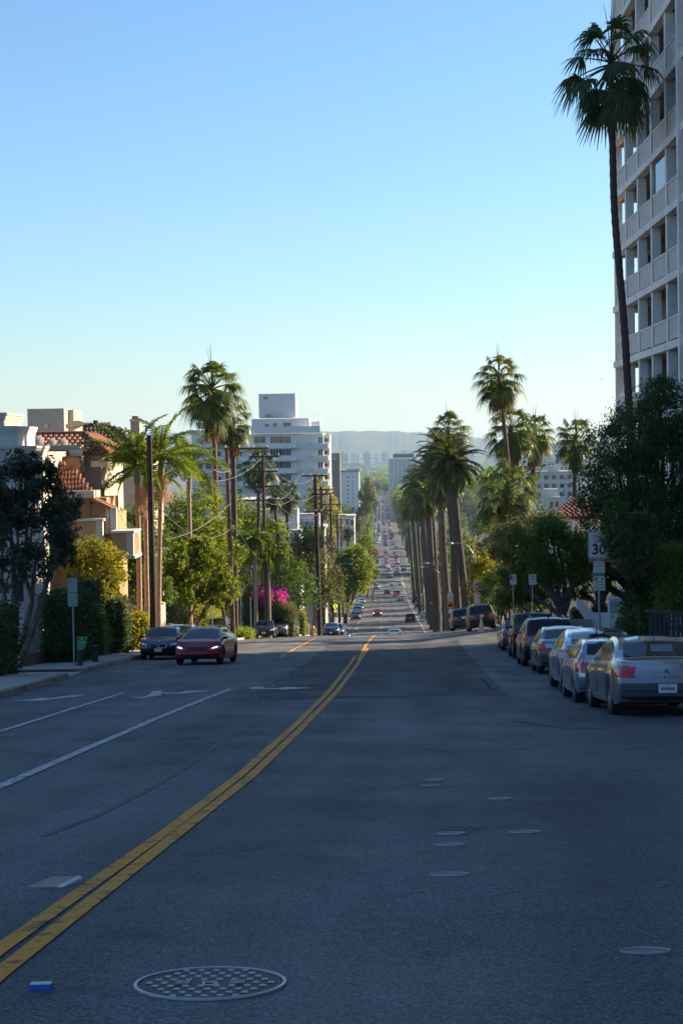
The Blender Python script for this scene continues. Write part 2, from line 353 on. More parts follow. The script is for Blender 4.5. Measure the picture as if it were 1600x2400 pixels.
# road
ry = frange(-60, 340, 1.0)
y = 340
while y < 2600: y *= 1.03; ry.append(y)
NC = 20
mb = MB()
for y in ry:
    a, b = KL(y)-.02, KR(y)+.02
    for j in range(NC+1):
        x = lerp(a, b, j/NC); mb.v.append((x, y, G(x, y)))
for i in range(len(ry)-1):
    for j in range(NC): mb.f.append((i*(NC+1)+j, i*(NC+1)+j+1, (i+1)*(NC+1)+j+1, (i+1)*(NC+1)+j))
mb.m = [1 if mb.v[f[0]][1] >= 168 else 0 for f in mb.f]
road = mb.build('road', [MT['asphalt'], MT['asphalt_sunlit']], smooth=True, kind='structure', label='grey asphalt street running downhill to the city')
def gstrip(name, pts, w, lift, m, px=True, sub=.7, ends=None):
    """a painted strip of width w (m) along ground points; pts are photo pixels or (x, y)"""
    q = [hit(*p) if px else Vector((p[0], p[1], 0)) for p in pts]
    fine = []
    for a, b in zip(q, q[1:]):
        n = max(1, int((b-a).length/sub))
        fine += [a.lerp(b, k/n) for k in range(n)]
    fine.append(q[-1]); mb = MB()
    for i, p in enumerate(fine):
        t = fine[min(i+1, len(fine)-1)]-fine[max(i-1, 0)]; t.z = 0; t.normalize(); u = Vector((t.y, -t.x, 0))
        ww = w if not hasattr(w, '__len__') else lerp(w[0], w[1], i/(len(fine)-1))
        for s in (-1, 1):
            c = p+u*s*ww/2; mb.v.append((c.x, c.y, G(c.x, c.y)+lift))
    for i in range(len(fine)-1): mb.f.append((2*i, 2*i+1, 2*i+3, 2*i+2)); mb.m.append(0)
    return mb.build(name, m, road)
def gpoly(name, pts, lift, m, px=True, parent=None):
    q = [hit(*p) if px else Vector((p[0], p[1], 0)) for p in pts]
    # cut into bands along Y so that the sheet follows the slope
    mb = MB(); mb.add([(p.x, p.y, G(p.x, p.y)+lift) for p in q], [tuple(range(len(q)))])
    return mb.build(name, m, parent or road)
pp = [hit(*p) for p in [(592,1640),(880,1632),(1165,1618)]]
ptop = [hit(*p) for p in [(690,1570),(770,1525),(830,1512)]]
# resurfaced patch: follows the road in 1 m bands
mb = MB(); ys = frange(pp[0].y-.2, 98, 1.0)
for k, y in enumerate(ys):
    t = (y-ys[0])/(ys[-1]-ys[0])
    a = -2.85+ (-.3)*t + .12*math.sin(y*.9); b = 2.75+1.6*t+.05*math.sin(y*1.7)
    for j in range(9):
        x = lerp(a, b, j/8); yy = y+(.35*(x+2.8)/5.5*2 if k == 0 else .35*(x+2.8)/5.5*2*(1-t)); mb.v.append((x, yy, G(x, yy)+.004))
for i in range(len(ys)-1):
    for j in range(8): mb.f.append((i*9+j, i*9+j+1, i*9+j+10, i*9+j+9)); mb.m.append(0)
mb.build('asphalt_patch', MT['asphalt2'], road, smooth=True)
LIFT = .009
gstrip('lane_line', [(-120,2320),(0,2227),(391,1950),(561,1819),(700,1693),(773,1618),(834,1536)], .112, LIFT, MT['yellow'])
gstrip('lane_line', [(-120,2387),(0,2284),(420,1953),(588,1821),(700,1714),(792,1618),(840,1553),(862,1519)], .112, LIFT, MT['yellow'])
gstrip('lane_line', [(-.98,100),(-.85,120),(-.72,140),(-.6,165),(-.5,190)], .16, LIFT, MT['yellow'], px=False)
gstrip('lane_line', [(-.98,68),(-1.0,84),(-.98,100)], .14, LIFT, MT['yellow'], px=False)
gstrip('lane_line', [(-120,1897),(0,1845),(200,1757),(400,1671),(540,1615)], .14, LIFT, MT['white'])
gstrip('lane_line', [(-120,1757),(0,1715),(150,1668),(290,1624)], .12, LIFT, MT['white'])
gstrip('lane_line', [(655,1541),(700,1516),(742,1495)], .11, LIFT, MT['yellow'])
gpoly('road_arrow', [(34,1644),(100,1636),(113,1637.5),(178,1629),(203,1628.5),(180,1634),(110,1641),(100,1643)], LIFT, MT['white'])
gpoly('road_arrow', [(301,1634),(335,1634),(350,1629),(360,1620),(384,1619.3),(376,1623.3),(420,1623.5),(440,1618.5),(495,1620),(440,1625),(425,1626.6),(378,1626),(377,1631),(352,1634),(330,1638)], LIFT, MT['white'])
gpoly('road_arrow', [(583,1614),(590,1611),(616,1610.5),(617,1613.2),(645,1614),(672,1611),(735,1613),(690,1616),(660,1617.5),(650,1616),(618,1616),(600,1616.5)], LIFT+.003, MT['white'])
# far lane lines
for x, y0, y1, w in ((6.6,255,520,.16),(7.0,520,760,.2)): gstrip('lane_line', [(x,y0),(x-.1,(y0+y1)/2),(x,y1)], w, .02, MT['white'], px=False, sub=4)
for k in range(26):
    y0 = 255+k*13; gstrip('lane_dash', [(-.25,y0),(-.25,y0+5)], .14, .02, MT['yellow' if k % 2 else 'white'], px=False, sub=2)
for k in range(12):
    y0 = 255+k*22; gstrip('lane_dash', [(-4.3,y0),(-4.3,y0+9)], .14, .02, MT['white'], px=False, sub=2)
MT['crack'] = mat('asphalt_crack', (.022,.022,.024), .9, var=.2, spec=.1)
MT['stain'] = worn('tar_stain', (.074,.076,.080), (.111,.114,.120), 1.15, 9)
MT['chalk'] = mat('asphalt_scratch', (.13,.132,.135), .9, var=.3, scale=5, obj=False, spec=.1)
gstrip('crack', [(805,1854),(900,1850),(1000,1846),(1100,1842),(1210,1838)], .018, .004, MT['chalk'])
gstrip('crack', [(935,1768),(1000,1765),(1080,1763)], .018, .004, MT['chalk'])
gstrip('crack', [(1125,1590),(1142,1605),(1150,1617)], .05, .008, MT['crack'])
gstrip('crack', [(592,1641),(700,1638),(880,1633),(1020,1626),(1165,1619)], .05, .007, MT['chalk'])
gstrip('crack', [(560,1646),(640,1600),(720,1552),(800,1510)], .035, .008, MT['chalk'])
gstrip('crack', [(100,1960),(220,1915),(350,1850),(450,1790),(540,1720),(600,1680)], .07, .004, MT['stain'])
gstrip('crack', [(1430,1470+240),(1300,1705),(1200,1690)], .05, .004, MT['crack'])
for cx, cy, rx, ry_ in ((370,1798,165,9),(395,1781,150,8)):
    gstrip('tyre_scratch', [(cx+rx*math.cos(a), cy+ry_*math.sin(a)-.035*rx*math.cos(a)) for a in [k*2*PI/28+.4 for k in range(25)]], .012, .005, MT['chalk'])
# manhole covers
MT['ironst'] = mat('worn_stud', (.45,.45,.44), .55, .3, var=.5, scale=20)
MT['ironmid'] = mat('worn_iron_lid', (.17,.17,.165), .6, .2, var=.5, scale=25)
def manhole(px, py, hw, label, big=False):
    p = hit(px, py); r = hw*p.y/F_
    sl = (G(p.x, p.y+.5)-G(p.x, p.y-.5))
    t = thing('manhole_cover', p, label, 'manhole cover', 'covers set into the road')
    t.rotation_euler = (math.atan(sl), 0, 0)
    if not big: t.scale = (1, .58, 1)
    n = 40 if big else 22
    o = MB().lathe([(r*.955,.003),(r*.955,.012),(r*.98,.014),(r,.012),(r,.002)], n); o.f = [f for f in o.f if len(f) == 4]; o.m = [0]*len(o.f)
    o.build('rim', MT['ironlight'], t, world=False, smooth=True)
    MB().lathe([(r*.94,.0),(r*.94,.005),(r*.5,.006)], n).build('lid', MT['castiron'] if big else MT['ironmid'], t, world=False)
    if big:
        rnd = random.Random(3); me = MB().box(-.015,.015,-.012,.012,.006,.012).mesh('stud', MT['ironst'])
        for i in range(-6, 7):
            for j in range(-5, 6):
                x, y_ = i*.072+(.036 if j % 2 else 0), j*.07
                if math.hypot(x, y_) < r*.88 and not (abs(y_) < .05 and abs(x) < .17): mobj('stud', me, t, (x, y_, 0), (0,0,rnd.uniform(-.15,.15)))
        text('D', .12, MT['ironst'], t, (.0,-.03,.008), (0,0,0), ext=.004)
        for sx in (-1, 1): MB().box(sx*.13-.035,sx*.13+.035,-.04,.04,.006,.013).build('lug', MT['ironmid'], t, world=False)
    return t
manhole(493, 2307, 181, 'large round studded manhole cover with pale rim, nearest in the road', True)
for px, py, hw, lb in ((1054,2051,46,'pale steel cover right of the yellow lines in mid foreground'),(1511,2231,60,'worn steel cover near the lower right corner of the road'),
        (1056,1955,34,'thin steel cover, upper of two close together in the right lane'),(1055,1981,36,'hatched steel cover, lower of two close together in the right lane'),
        (1228,1951,37,'thin cover right of the two close covers in the lane'),(1172,1873,28,'speckled grey cover on the road toward the parked cars'),
        (1018,1829,23,'narrow pale cover, farther of a pair in the mid road'),(1008,1842,22,'narrow pale cover, nearer of a pair in the mid road'),(965,1499,18,'small pale cover just before the crest of the road')):
    manhole(px, py, hw, lb)
# litter
p = hit(110, 2083); q = hit(60, 2084); r = hit(190, 2062)
t = thing('flattened_box', hit(125, 2076), 'flattened cardboard sheet lying left of the yellow lines', 'cardboard')
o = hit(125, 2076); s_ = 120*o.y/F_/2
MB().add([(-s_,-.06,.008),(s_*.25,-.07,.014),(s_*.95,.05,.05),(-s_*.1,.06,.045),(-s_,-.06,.003),(s_*.25,-.07,.003),(s_*.95,.05,.03),(-s_*.1,.06,.03)],[(0,1,2,3),(7,6,5,4),(0,4,5,1),(1,5,6,2),(2,6,7,3),(3,7,4,0)]).build('sheet', MT['card'], t, world=False)
MB().add([(s_*.25,-.07,.016),(s_*.42,-.078,.008),(s_*1.1,.045,.05),(s_*.95,.05,.053),(s_*.25,-.07,.004),(s_*.42,-.078,.003),(s_*1.1,.045,.03),(s_*.95,.05,.03)],[(0,1,2,3),(7,6,5,4),(0,4,5,1),(1,5,6,2),(2,6,7,3),(3,7,4,0)]).build('flap', MT['cardw'], t, world=False)
o = hit(97, 2318); t = thing('blue_carton', o, 'small blue carton with white top lying on the road', 'carton')
t.rotation_euler = (-.1,0,.05)
MB().box(-.052,.052,-.03,.03,.0,.026).build('body', MT['inkbl'], t, world=False); MB().box(-.048,.05,-.027,.03,.026,.029).build('top', MT['cardw'], t, world=False)
# kerbs and sidewalks
def strip3(name, y0, y1, xa, xb, za, zb, m, step=1.0, **kw):
    """solid strip along Y between x=xa(y) and xb(y), from G+za to G+zb"""
    ys = frange(y0, y1, step); mb = MB()
    for y in ys:
        a, b = sorted((xa(y), xb(y))); g = G(a, y); h = G(b, y)
        mb.v += [(a,y,g+za),(b,y,h+za),(b,y,h+zb),(a,y,g+zb)]
    for i in range(len(ys)-1):
        b0, b1 = 4*i, 4*i+4
        for k in range(4): mb.f.append((b0+k, b0+(k+1)%4, b1+(k+1)%4, b1+k))
    mb.f += [(3,2,1,0), tuple(4*(len(ys)-1)+k for k in range(4))]; mb.m = [0]*len(mb.f)
    return mb.build(name, m, **kw)
def kerb(y0, y1, fn, sgn, red, name, lab):
    k = thing(name, (fn(y0), y0, G(fn(y0), y0)), lab, None, kind='structure')
    strip3('kerb_face', y0, y1, fn, lambda y: fn(y)+sgn*.03, -.12, .145, MT['kerbside'] if red else MT['concrete'], parent=k)
    strip3('kerb_top', y0, y1, lambda y: fn(y)+sgn*.031, lambda y: fn(y)+sgn*.17, -.12, .155, MT['kerbred'] if red else MT['concrete'], parent=k)
kerb(0, 52.5, KL, -1, True, 'kerb', 'worn red-topped kerb along the left pavement before the driveway')
kerb(57.5, 101, KL, -1, True, 'kerb', 'worn red-topped kerb along the left pavement past the driveway')
kerb(0, 100, KR, 1, False, 'kerb', 'grey kerb behind the parked cars on the right')
kerb(116, 330, KL, -1, False, 'kerb', 'far left kerb beyond the crest'); kerb(106, 330, KR, 1, False, 'kerb', 'far right kerb beyond the crest')
def sidewalk(y0, y1, fn, sgn, w, name, lab, slab=1.5):
    s = thing(name, (fn(y0), y0, G(fn(y0), y0)), lab, None, kind='structure')
    for y in frange(y0, y1-slab, slab):
        strip3('slab', y+.008, y+slab-.008, lambda q: fn(q)+sgn*.175, lambda q: fn(q)+sgn*(.17+w), -.12, .15, MT['concrete'], step=slab, parent=s)
    strip3('joint_bed', y0, y1, lambda q: fn(q)+sgn*.172, lambda q: fn(q)+sgn*(.16+w), -.12, .135, MT['earth'], step=3, parent=s)
sidewalk(24, 52.5, KL, -1, 2.4, 'sidewalk', 'concrete slab pavement along the left kerb'); sidewalk(57.5, 101, KL, -1, 2.4, 'sidewalk', 'concrete slab pavement left, past the driveway ramp')
strip3('driveway', 52.4, 57.6, lambda q: KL(q)+.02, lambda q: KL(q)-2.6, -.12, .05, MT['concrete'], parent=None, kind='structure')
sidewalk(20, 100, KR, 1, 1.9, 'sidewalk', 'concrete slab pavement behind the parked cars on the right', 2.0)
strip3('pavement', 116, 330, lambda q: KL(q)-.18, lambda q: KL(q)-3.0, -.12, .14, MT['concrete'], step=3, kind='structure')
strip3('pavement', 106, 330, lambda q: KR(q)+.9, lambda q: KR(q)+3.2, -.12, .14, MT['concrete'], step=3, kind='structure')
strip3('grass_verge', 106, 420, lambda q: KR(q)+.17, lambda q: KR(q)+.9, -.12, .16, MT['land'], step=3, kind='structure')
strip3('side_street', 101.2, 115.8, lambda q: KL(q)+.01, lambda q: -60, -.2, -.002, MT['asphalt3'], step=3, kind='structure')
strip3('verge_soil', 20, 101, lambda q: KL(q)-2.58, lambda q: KL(q)-16, -.12, .17, MT['earth'], step=3, kind='structure')
strip3('verge_soil', 20, 100, lambda q: KR(q)+2.08, lambda q: KR(q)+16, -.12, .15, MT['earth'], step=3, kind='structure')
# hills on the horizon
HP = [(-3000,1043),(-1500,1032),(-200,1022),(400,1015),(700,1012.5),(770,1011.5),(850,1010),(890,1010),(930,1011),(960,1012.5),(1000,1014),(1100,1024),(1250,1036),(1400,1038),(1500,1040),(2500,1043),(4500,1046)]
HD = 9600
def hill(u, v):
    d = lerp(7800, 11500, v); px = u
    top = P(px, pw(HP, px), HD)[2]+2.5*math.sin(px*.11)+2.5*math.sin(px*.37+1)+1.5*math.sin(px*.9)
    prof = math.sin(PI*min(1, max(0, v*1.03)))**1.3 if v < .485 else math.cos((v-.485)/.515*PI/2)
    gul = 14*math.sin(px*.045+v*9)*math.sin(v*PI)
    base = gz(d)-2
    return (P(px, 1050, d)[0], d, base+(top-base)*prof+gul*min(1, 4*v)*(1-prof)*2)
mb = MB(); us = frange(-2800, 600, 30)[:-1]+frange(600, 1500, 5)[:-1]+frange(1500, 4400, 40); vsn = [k/24 for k in range(25)]
mb = grid(vsn, us, lambda x, y: hill(x, y)); mb.build('hills', MT['hill'], smooth=True, kind='structure', label='long low hills on the hazy horizon')
# ---------------------------------------------------------------- vegetation
def quads_mesh(name, V, m):
    """V: (n,4,3) array of leaf quads"""
    n = len(V); me = bpy.data.meshes.new(name)
    me.vertices.add(4*n); me.loops.add(4*n); me.polygons.add(n)
    me.vertices.foreach_set('co', np.ascontiguousarray(V, dtype=np.float32).reshape(-1))
    me.loops.foreach_set('vertex_index', np.arange(4*n, dtype=np.int32))
    me.polygons.foreach_set('loop_start', np.arange(0, 4*n, 4, dtype=np.int32))
    me.materials.append(m); me.update(calc_edges=True); return me
def norm(a): return a/np.maximum(1e-9, np.linalg.norm(a, axis=1, keepdims=True))
def leaf_quads(pts, nrm, size, rs, aspect=.5, hang=0.):
    n = len(pts); t = norm(np.cross(nrm, rs.normal(size=(n,3)))); 
    if hang: t = norm(t*(1-hang)+np.array([0,0,-1.])*hang)
    b = norm(np.cross(nrm, t)); L = size*rs.uniform(.65,1.35,(n,1)); Wd = L*aspect*rs.uniform(.8,1.2,(n,1))
    return np.stack([pts-t*L*.5, pts+b*Wd*.5+t*L*.06, pts+t*L*.5, pts-b*Wd*.5+t*L*.06], 1)
def crown_pts(clumps, n, rs, sub=16, spread=.2, bot=-.75):
    c = np.array(clumps, float); w = (c[:,3]*c[:,4]+c[:,3]*c[:,5]+c[:,4]*c[:,5]); w /= w.sum(); out = []; nr = []
    for q, ww in zip(c, w):
        k = max(40, int(n*ww)); d = norm(rs.normal(size=(sub,3))); d[:,2] = np.where(d[:,2] < bot, -d[:,2], d[:,2])
        rad = rs.uniform(.35,1,(sub,1))**.45; idx = rs.randint(0, sub, k)
        sp = spread*rs.uniform(.6,1.5,(sub,1))
        p = d[idx]*rad[idx]+rs.normal(size=(k,3))*sp[idx]
        out.append(q[:3]+p*q[3:6]); nr.append(norm(norm(p)+rs.normal(size=(k,3))*.75+np.array([0,0,.35])))
    return np.concatenate(out), np.concatenate(nr)
def CL(px, py, rpx, d, sy=1., sz=1., dd=0):         # a clump from its place in the photo: centre, radius in pixels, distance
    p = P(px, py, d+dd); r = rpx*d/F_; return (p[0], p[1], p[2], r, r*sy, r*sz)
def limb(mb, a, b, r0, r1, rnd, n=6, seg=5, bend=.12, m=0):
    a, b = Vector(a), Vector(b); L = (b-a).length; o = Vector((rnd.uniform(-1,1), rnd.uniform(-1,1), rnd.uniform(-.2,.6)))*L*bend
    pts = [a.lerp(b, k/seg)+o*math.sin(PI*k/seg) for k in range(seg+1)]
    mb.tube(pts, [lerp(r0, r1, k/seg) for k in range(seg+1)], n, m); return pts
def tree(label, base, clumps, n, leaf, lm, bark, tr=.15, fork=.35, seed=1, aspect=.5, hang=0., group=None, cat='tree', name='tree', sub=16, spread=.2, stems=1, extra=None, core=True):
    rs = np.random.RandomState(seed); rnd = random.Random(seed); base = Vector(base)
    t = thing(name, base, label, cat, group)
    pts, nr = crown_pts(clumps, n, rs, sub, spread)
    V = leaf_quads(pts, nr, leaf, rs, aspect, hang)-np.array(base)
    mobj('crown', quads_mesh('crown', V, lm), t)
    if extra:
        k = max(20, int(n*extra[1])); i = rs.randint(0, len(pts), k)
        mobj('blossom' if len(extra) < 3 else extra[2], quads_mesh('blossom', leaf_quads(pts[i]+rs.normal(size=(k,3))*leaf*.6, nr[i], leaf*.8, rs, .7)-np.array(base), extra[0]), t)
    mb = MB()
    cc = [Vector(c[:3]) for c in clumps]; mid = sum(cc, Vector())/len(cc)
    if stems == 1:
        f = base.lerp(mid, fork); f.x += rnd.uniform(-.2,.2)*tr; limb(mb, base-Vector((0,0,.15)), f, tr*1.25, tr*.85, rnd, 8, 5, .06)
        forks = [f]*len(cc)
    else:
        forks = []
        for s in range(stems):
            a = base+Vector((rnd.uniform(-1,1)*tr*1.5, rnd.uniform(-1,1)*tr*1.5, -.1)); tgt = cc[s % len(cc)]; f = a.lerp(tgt, fork+rnd.uniform(-.1,.1)); f.x += rnd.uniform(-.2,.2)
            limb(mb, a, f, tr, tr*.65, rnd, 7, 5, .08); forks.append(f)
    for i, c in enumerate(cc):
        f = forks[i % len(forks)]; r = clumps[i][3]
        limb(mb, f, c, tr*.6, tr*.15, rnd)
        for k in range(3):
            e = c+Vector((rnd.uniform(-1,1)*r*.7, rnd.uniform(-1,1)*r*.7, rnd.uniform(-.3,.8)*r)); limb(mb, f.lerp(c, rnd.uniform(.35,.8)), e, tr*.28, tr*.06, rnd, 5, 4)
    mb.build('trunk', bark, t, smooth=60)
    return t
def hedge(label, x0, x1, y0, y1, z0, z1, n, leaf, lm, seed=1, rnd_=.12, cat='hedge', name='hedge', group=None, extra=None):
    rs = np.random.RandomState(seed); c = np.array([(x0+x1)/2, (y0+y1)/2, z0]); h = np.array([(x1-x0)/2, (y1-y0)/2, z1-z0])
    t = thing(name, tuple(c), label, cat, group); n = int(n*2.2); leaf *= 1.15
    ar = np.array([h[1]*h[2], h[1]*h[2], h[0]*h[2], h[0]*h[2], 2*h[0]*h[1]]); f = rs.choice(5, n, p=ar/ar.sum()); u = rs.uniform(-1,1,(n,2)); p = np.zeros((n,3)); nr = np.zeros((n,3))
    for k, (ax, sg) in enumerate(((0,1),(0,-1),(1,1),(1,-1),(2,1))):
        i = f == k; o = [a for a in (0,1,2) if a != ax]; p[i, ax] = sg if ax < 2 else 1; nr[i, ax] = sg
        for j, a in enumerate(o): p[i, a] = u[i, j] if a < 2 else (u[i, j]+1)/2
    e = 1-rnd_*(np.abs(p[:,:1]*p[:,1:2])**3+ (p[:,2:3]**6)*.5)
    lump = 1+.06*np.sin(p[:,:1]*5+p[:,2:]*7)+.05*np.sin(p[:,1:2]*9+p[:,2:]*5+1)
    q = p*h; q[:,:2] *= (e*lump)[:,[0,0]]; q[:,2] *= lump[:,0]**.5; q += rs.normal(size=(n,3))*leaf*.9; q -= nr*np.abs(rs.normal(size=(n,1)))*leaf*1.2
    mobj('foliage', quads_mesh('foliage', leaf_quads(q, norm(nr+rs.normal(size=(n,3))*.7), leaf, rs, .55), lm), t)
    if extra:
        i = np.where(extra[2](p))[0]; i = i[rs.rand(len(i)) < extra[1]]
        mobj('blossom', quads_mesh('blossom', leaf_quads(q[i]+nr[i]*leaf*.6, norm(nr[i]+rs.normal(size=(len(i),3))*.7), leaf*1.1, rs, .8), extra[0]), t)
    MB().box(-h[0]*.8,h[0]*.8,-h[1]*.8,h[1]*.8,0,h[2]*.88).build('stems', MT['l_dark'], t, world=False)  # solid dark core behind the leaves, standing in for inner shade
    return t
# palm fronds: meshes in their own frame (out along +X, up Z), one per rise angle
_fr = {}
def fan_frond(el, var, m, key):
    k = ('fan', el, var, key)
    if k in _fr: return _fr[k]
    rs = random.Random(var*31+int(el)); Q = []
    e = math.radians(el); d = Vector((math.cos(e),0,math.sin(e))); up = Vector((-math.sin(e),0,math.cos(e))); sd = Vector((0,1,0))
    pl = .60
    pts = [d*(pl*t)+Vector((0,0,-.10*t*t*math.cos(e))) for t in (0,.35,.7,1)]
    for a, b, w in zip(pts, pts[1:], (.022,.018,.014)):
        Q.append([a-sd*w, a+sd*w, b+sd*w*.8, b-sd*w*.8]); Q.append([a-up*w, a+up*w, b+up*w*.7, b-up*w*.7])
    h = pts[-1]; dd = (pts[-1]-pts[-2]).normalized(); dd = (dd+Vector((0,0,-.25))).normalized(); n = 23; L = .47
    up2 = dd.cross(sd)*-1 if dd.cross(sd).dot(up) < 0 else dd.cross(sd)
    for i in range(n):
        th = lerp(-1.75, 1.75, (i+.5)/n); a = 3.5/n; ll = L*(1-.22*(abs(th)/1.75)**2)*rs.uniform(.85,1.1)
        fold = .30*math.cos(th*.8)-.1
        v = dd*math.cos(th)+sd*math.sin(th); v = (v+up2*(.22-.3*abs(math.sin(th))**2)).normalized(); w0 = v.cross(up2).normalized()
        prev = None; dr = rs.uniform(.55,1.15)
        for t in (.0,.30,.58,.82,1.0):
            c = h+v*(ll*t)+Vector((0,0,-1))*dr*ll*max(0,t-.38)**1.6*1.7; wd = (ll*t*a*.56 if t < .6 else ll*.58*a*.56*(1-(t-.58)/.44))+.002
            cur = (c-w0*wd, c+w0*wd)
            if prev: Q.append([prev[0], prev[1], cur[1], cur[0]])
            prev = cur
    me = quads_mesh('frond', np.array([[list(p) for p in q] for q in Q]), m); _fr[k] = me; return me
def dead_frond(var, key='dead', m=None):
    k = (key, var)
    if k in _fr: return _fr[k]
    rs = random.Random(var*7+3); Q = []; n = 13
    out = .18+.14*rs.random(); h = Vector((out*.55,0,-.18)); sd = Vector((0,1,0))
    Q.append([Vector((0,-.015,0)), Vector((0,.015,0)), h+sd*.012, h-sd*.012])
    for i in range(n):
        y = lerp(-.2,.2,(i+.5)/n); ll = rs.uniform(.45,.8); a = h; b = h+Vector((out*.35+rs.uniform(-.05,.05), y*.7, -ll*.5)); c = h+Vector((out*.3+rs.uniform(-.06,.06), y, -ll))
        w = sd*.022; Q += [[a-w*.3, a+w*.3, b+w, b-w], [b-w, b+w, c+w*.2, c-w*.2]]
    me = quads_mesh('dead_frond', np.array([[list(p) for p in q] for q in Q]), m or MT['p_dead']); _fr[k] = me; return me
def feather_frond(el, var, m, key, bend=1.5, nl=34, ll=.26, hang=.6, vee=.35, wid=.017):
    k = ('fea', el, var, key)
    if k in _fr: return _fr[k]
    rs = random.Random(var*17+int(el)+5); Q = []; seg = 10; e = math.radians(el); p = Vector((0,0,0)); pts = [p]; dirs = []
    for i in range(seg):
        a = e-bend*((i+.5)/seg)**1.5; d = Vector((math.cos(a),0,math.sin(a))); dirs.append(d); p = p+d/seg; pts.append(p)
    dirs.append(dirs[-1]); sd = Vector((0,1,0))
    for i in range(seg):
        w = lerp(.018,.003,i/seg); Q.append([pts[i]-sd*w, pts[i]+sd*w, pts[i+1]+sd*w*.8, pts[i+1]-sd*w*.8])
        u = dirs[i].cross(sd); Q.append([pts[i]-u*w, pts[i]+u*w, pts[i+1]+u*w*.8, pts[i+1]-u*w*.8])
    for s in (-1,1):
        for i in range(nl):
            t = lerp(.14,.99,(i+rs.random()*.8)/nl); f = t*seg; j = min(seg-1,int(f)); c = pts[j].lerp(pts[j+1], f-j); d = dirs[j]; u = d.cross(sd)
            if u.z < 0: u = -u
            L = ll*math.sin(PI*min(1,(t*.86+.12)))**.7*rs.uniform(.8,1.1)
            v = (sd*s*.85+d*.55+u*vee*rs.uniform(.3,1.2)).normalized(); m1 = c+v*L*.5+Vector((0,0,-hang*L*.12)); m2 = c+v*L*(1-.25*hang)+Vector((0,0,-hang*L*.62))
            w = d*wid; Q += [[c-w*.5, c+w*.5, m1+w, m1-w], [m1-w, m1+w, m2+w*.1, m2-w*.1]]
    me = quads_mesh('frond', np.array([[list(p) for p in q] for q in Q]), m); _fr[k] = me; return me
def trunk_tube(path, r0, r1, n=10, flare=1.35, rings=0, rnd=None):
    pts = []
    for a, b in zip(path, path[1:]):
        k = 9; pts += [Vector(a).lerp(Vector(b), i/k) for i in range(k)]
    pts.append(Vector(path[-1])); N = len(pts)-1
    # smooth the corners
    sm = [pts[0]]+[(pts[max(0,i-2)]+pts[max(0,i-1)]+pts[i]+pts[min(N,i+1)]+pts[min(N,i+2)])/5 for i in range(1,N)]+[pts[-1]]
    rad = [lerp(r0, r1, i/N)*(1+(flare-1)*max(0,1-i/N*7)) for i in range(N+1)]
    if rings:
        p2, r2 = [], []
        for i in range(N):
            for k in range(rings): p2.append(sm[i].lerp(sm[i+1], k/rings)); r2.append(lerp(rad[i], rad[i+1], k/rings)*(1.05 if k % 2 else .95))
        sm, rad = p2+[sm[-1]], r2+[rad[-1]]
    return MB().tube(sm, rad, n)
def palm_root(label, path, group, name, cat='palm tree'):
    return thing(name, path[0], label, cat, group)
def pixpath(pxs, d, gx=None):
    """trunk line from photo pixels at distance d; the first point is dropped to the ground below it"""
    w = [P(x, y, d) for x, y in pxs]; b = w[0].copy(); b.z = GT(b.x, b.y)-.1; return [b]+w[1:] if abs(w[0].z-b.z) < .6 else [b]+w
def fan_palm(label, pxs, d, R, nf=34, nd=22, tr=.2, m=None, seed=1, group='fan palms with tall thin trunks', lo=-55, trunk=None, dk='dead', dm=None, name='fan_palm', spear=True, ivy=0, droop=0):
    rnd = random.Random(seed); m = m or MT['p_fan']; path = pixpath(pxs, d); t = palm_root(label, path, group, name); top = path[-1]
    trunk_tube(path, tr*1.15, tr*.85, 10, 1.5, 3).build('trunk', trunk or MT['trunk'], t, smooth=60)
    loc = top-path[0]; key = m.name
    for i in range(nf):
        f = (i+.5)/nf; el = lerp(84, lo, f**.85); el = min((84,62,42,22,2,-18,-38,-60,-78), key=lambda q: abs(q-el)); yaw = i*2.39996+rnd.uniform(-.3,.3)
        mobj('frond', fan_frond(el, i % 2, m, key), t, loc+Vector((0,0,-R*.22*f)), (rnd.uniform(-.25,.25),rnd.uniform(-.08,.08),yaw), R*rnd.uniform(.85,1.12)*(.9 if el > 70 else 1))
    for i in range(nd):
        f = i/max(1,nd); mobj('dead_frond', dead_frond(i % 5, dk, dm), t, loc+Vector((0,0,-R*(.1+.75*f))), (0,0,i*2.39996), R*rnd.uniform(.75,1.05))
    if spear:
        mb = MB()
        for k in range(3):
            a = rnd.uniform(0,6.28); mb.tube([(0,0,0),(math.cos(a)*.05*R,math.sin(a)*.05*R,R*.6),(math.cos(a)*.13*R,math.sin(a)*.13*R,R*rnd.uniform(1.0,1.25))],[.03,.02,.006],5)
        o = mb.build('spear', m, t, world=False); o.location = loc
    if ivy:
        rs = np.random.RandomState(seed); n = 1500; k = rs.rand(n); a = rs.rand(n)*6.28; pp_ = np.array([list(Vector(path[0]).lerp(top, float(lerp(.25,.85,q)))-path[0]) for q in k]); rr = (.5+.35*np.sin(k*14))*ivy
        pp_[:,0] += np.cos(a)*rr; pp_[:,1] += np.sin(a)*rr; mobj('ivy', quads_mesh('ivy', leaf_quads(pp_, norm(rs.normal(size=(n,3))), .25, rs), MT['l_dark']), t)
    return t
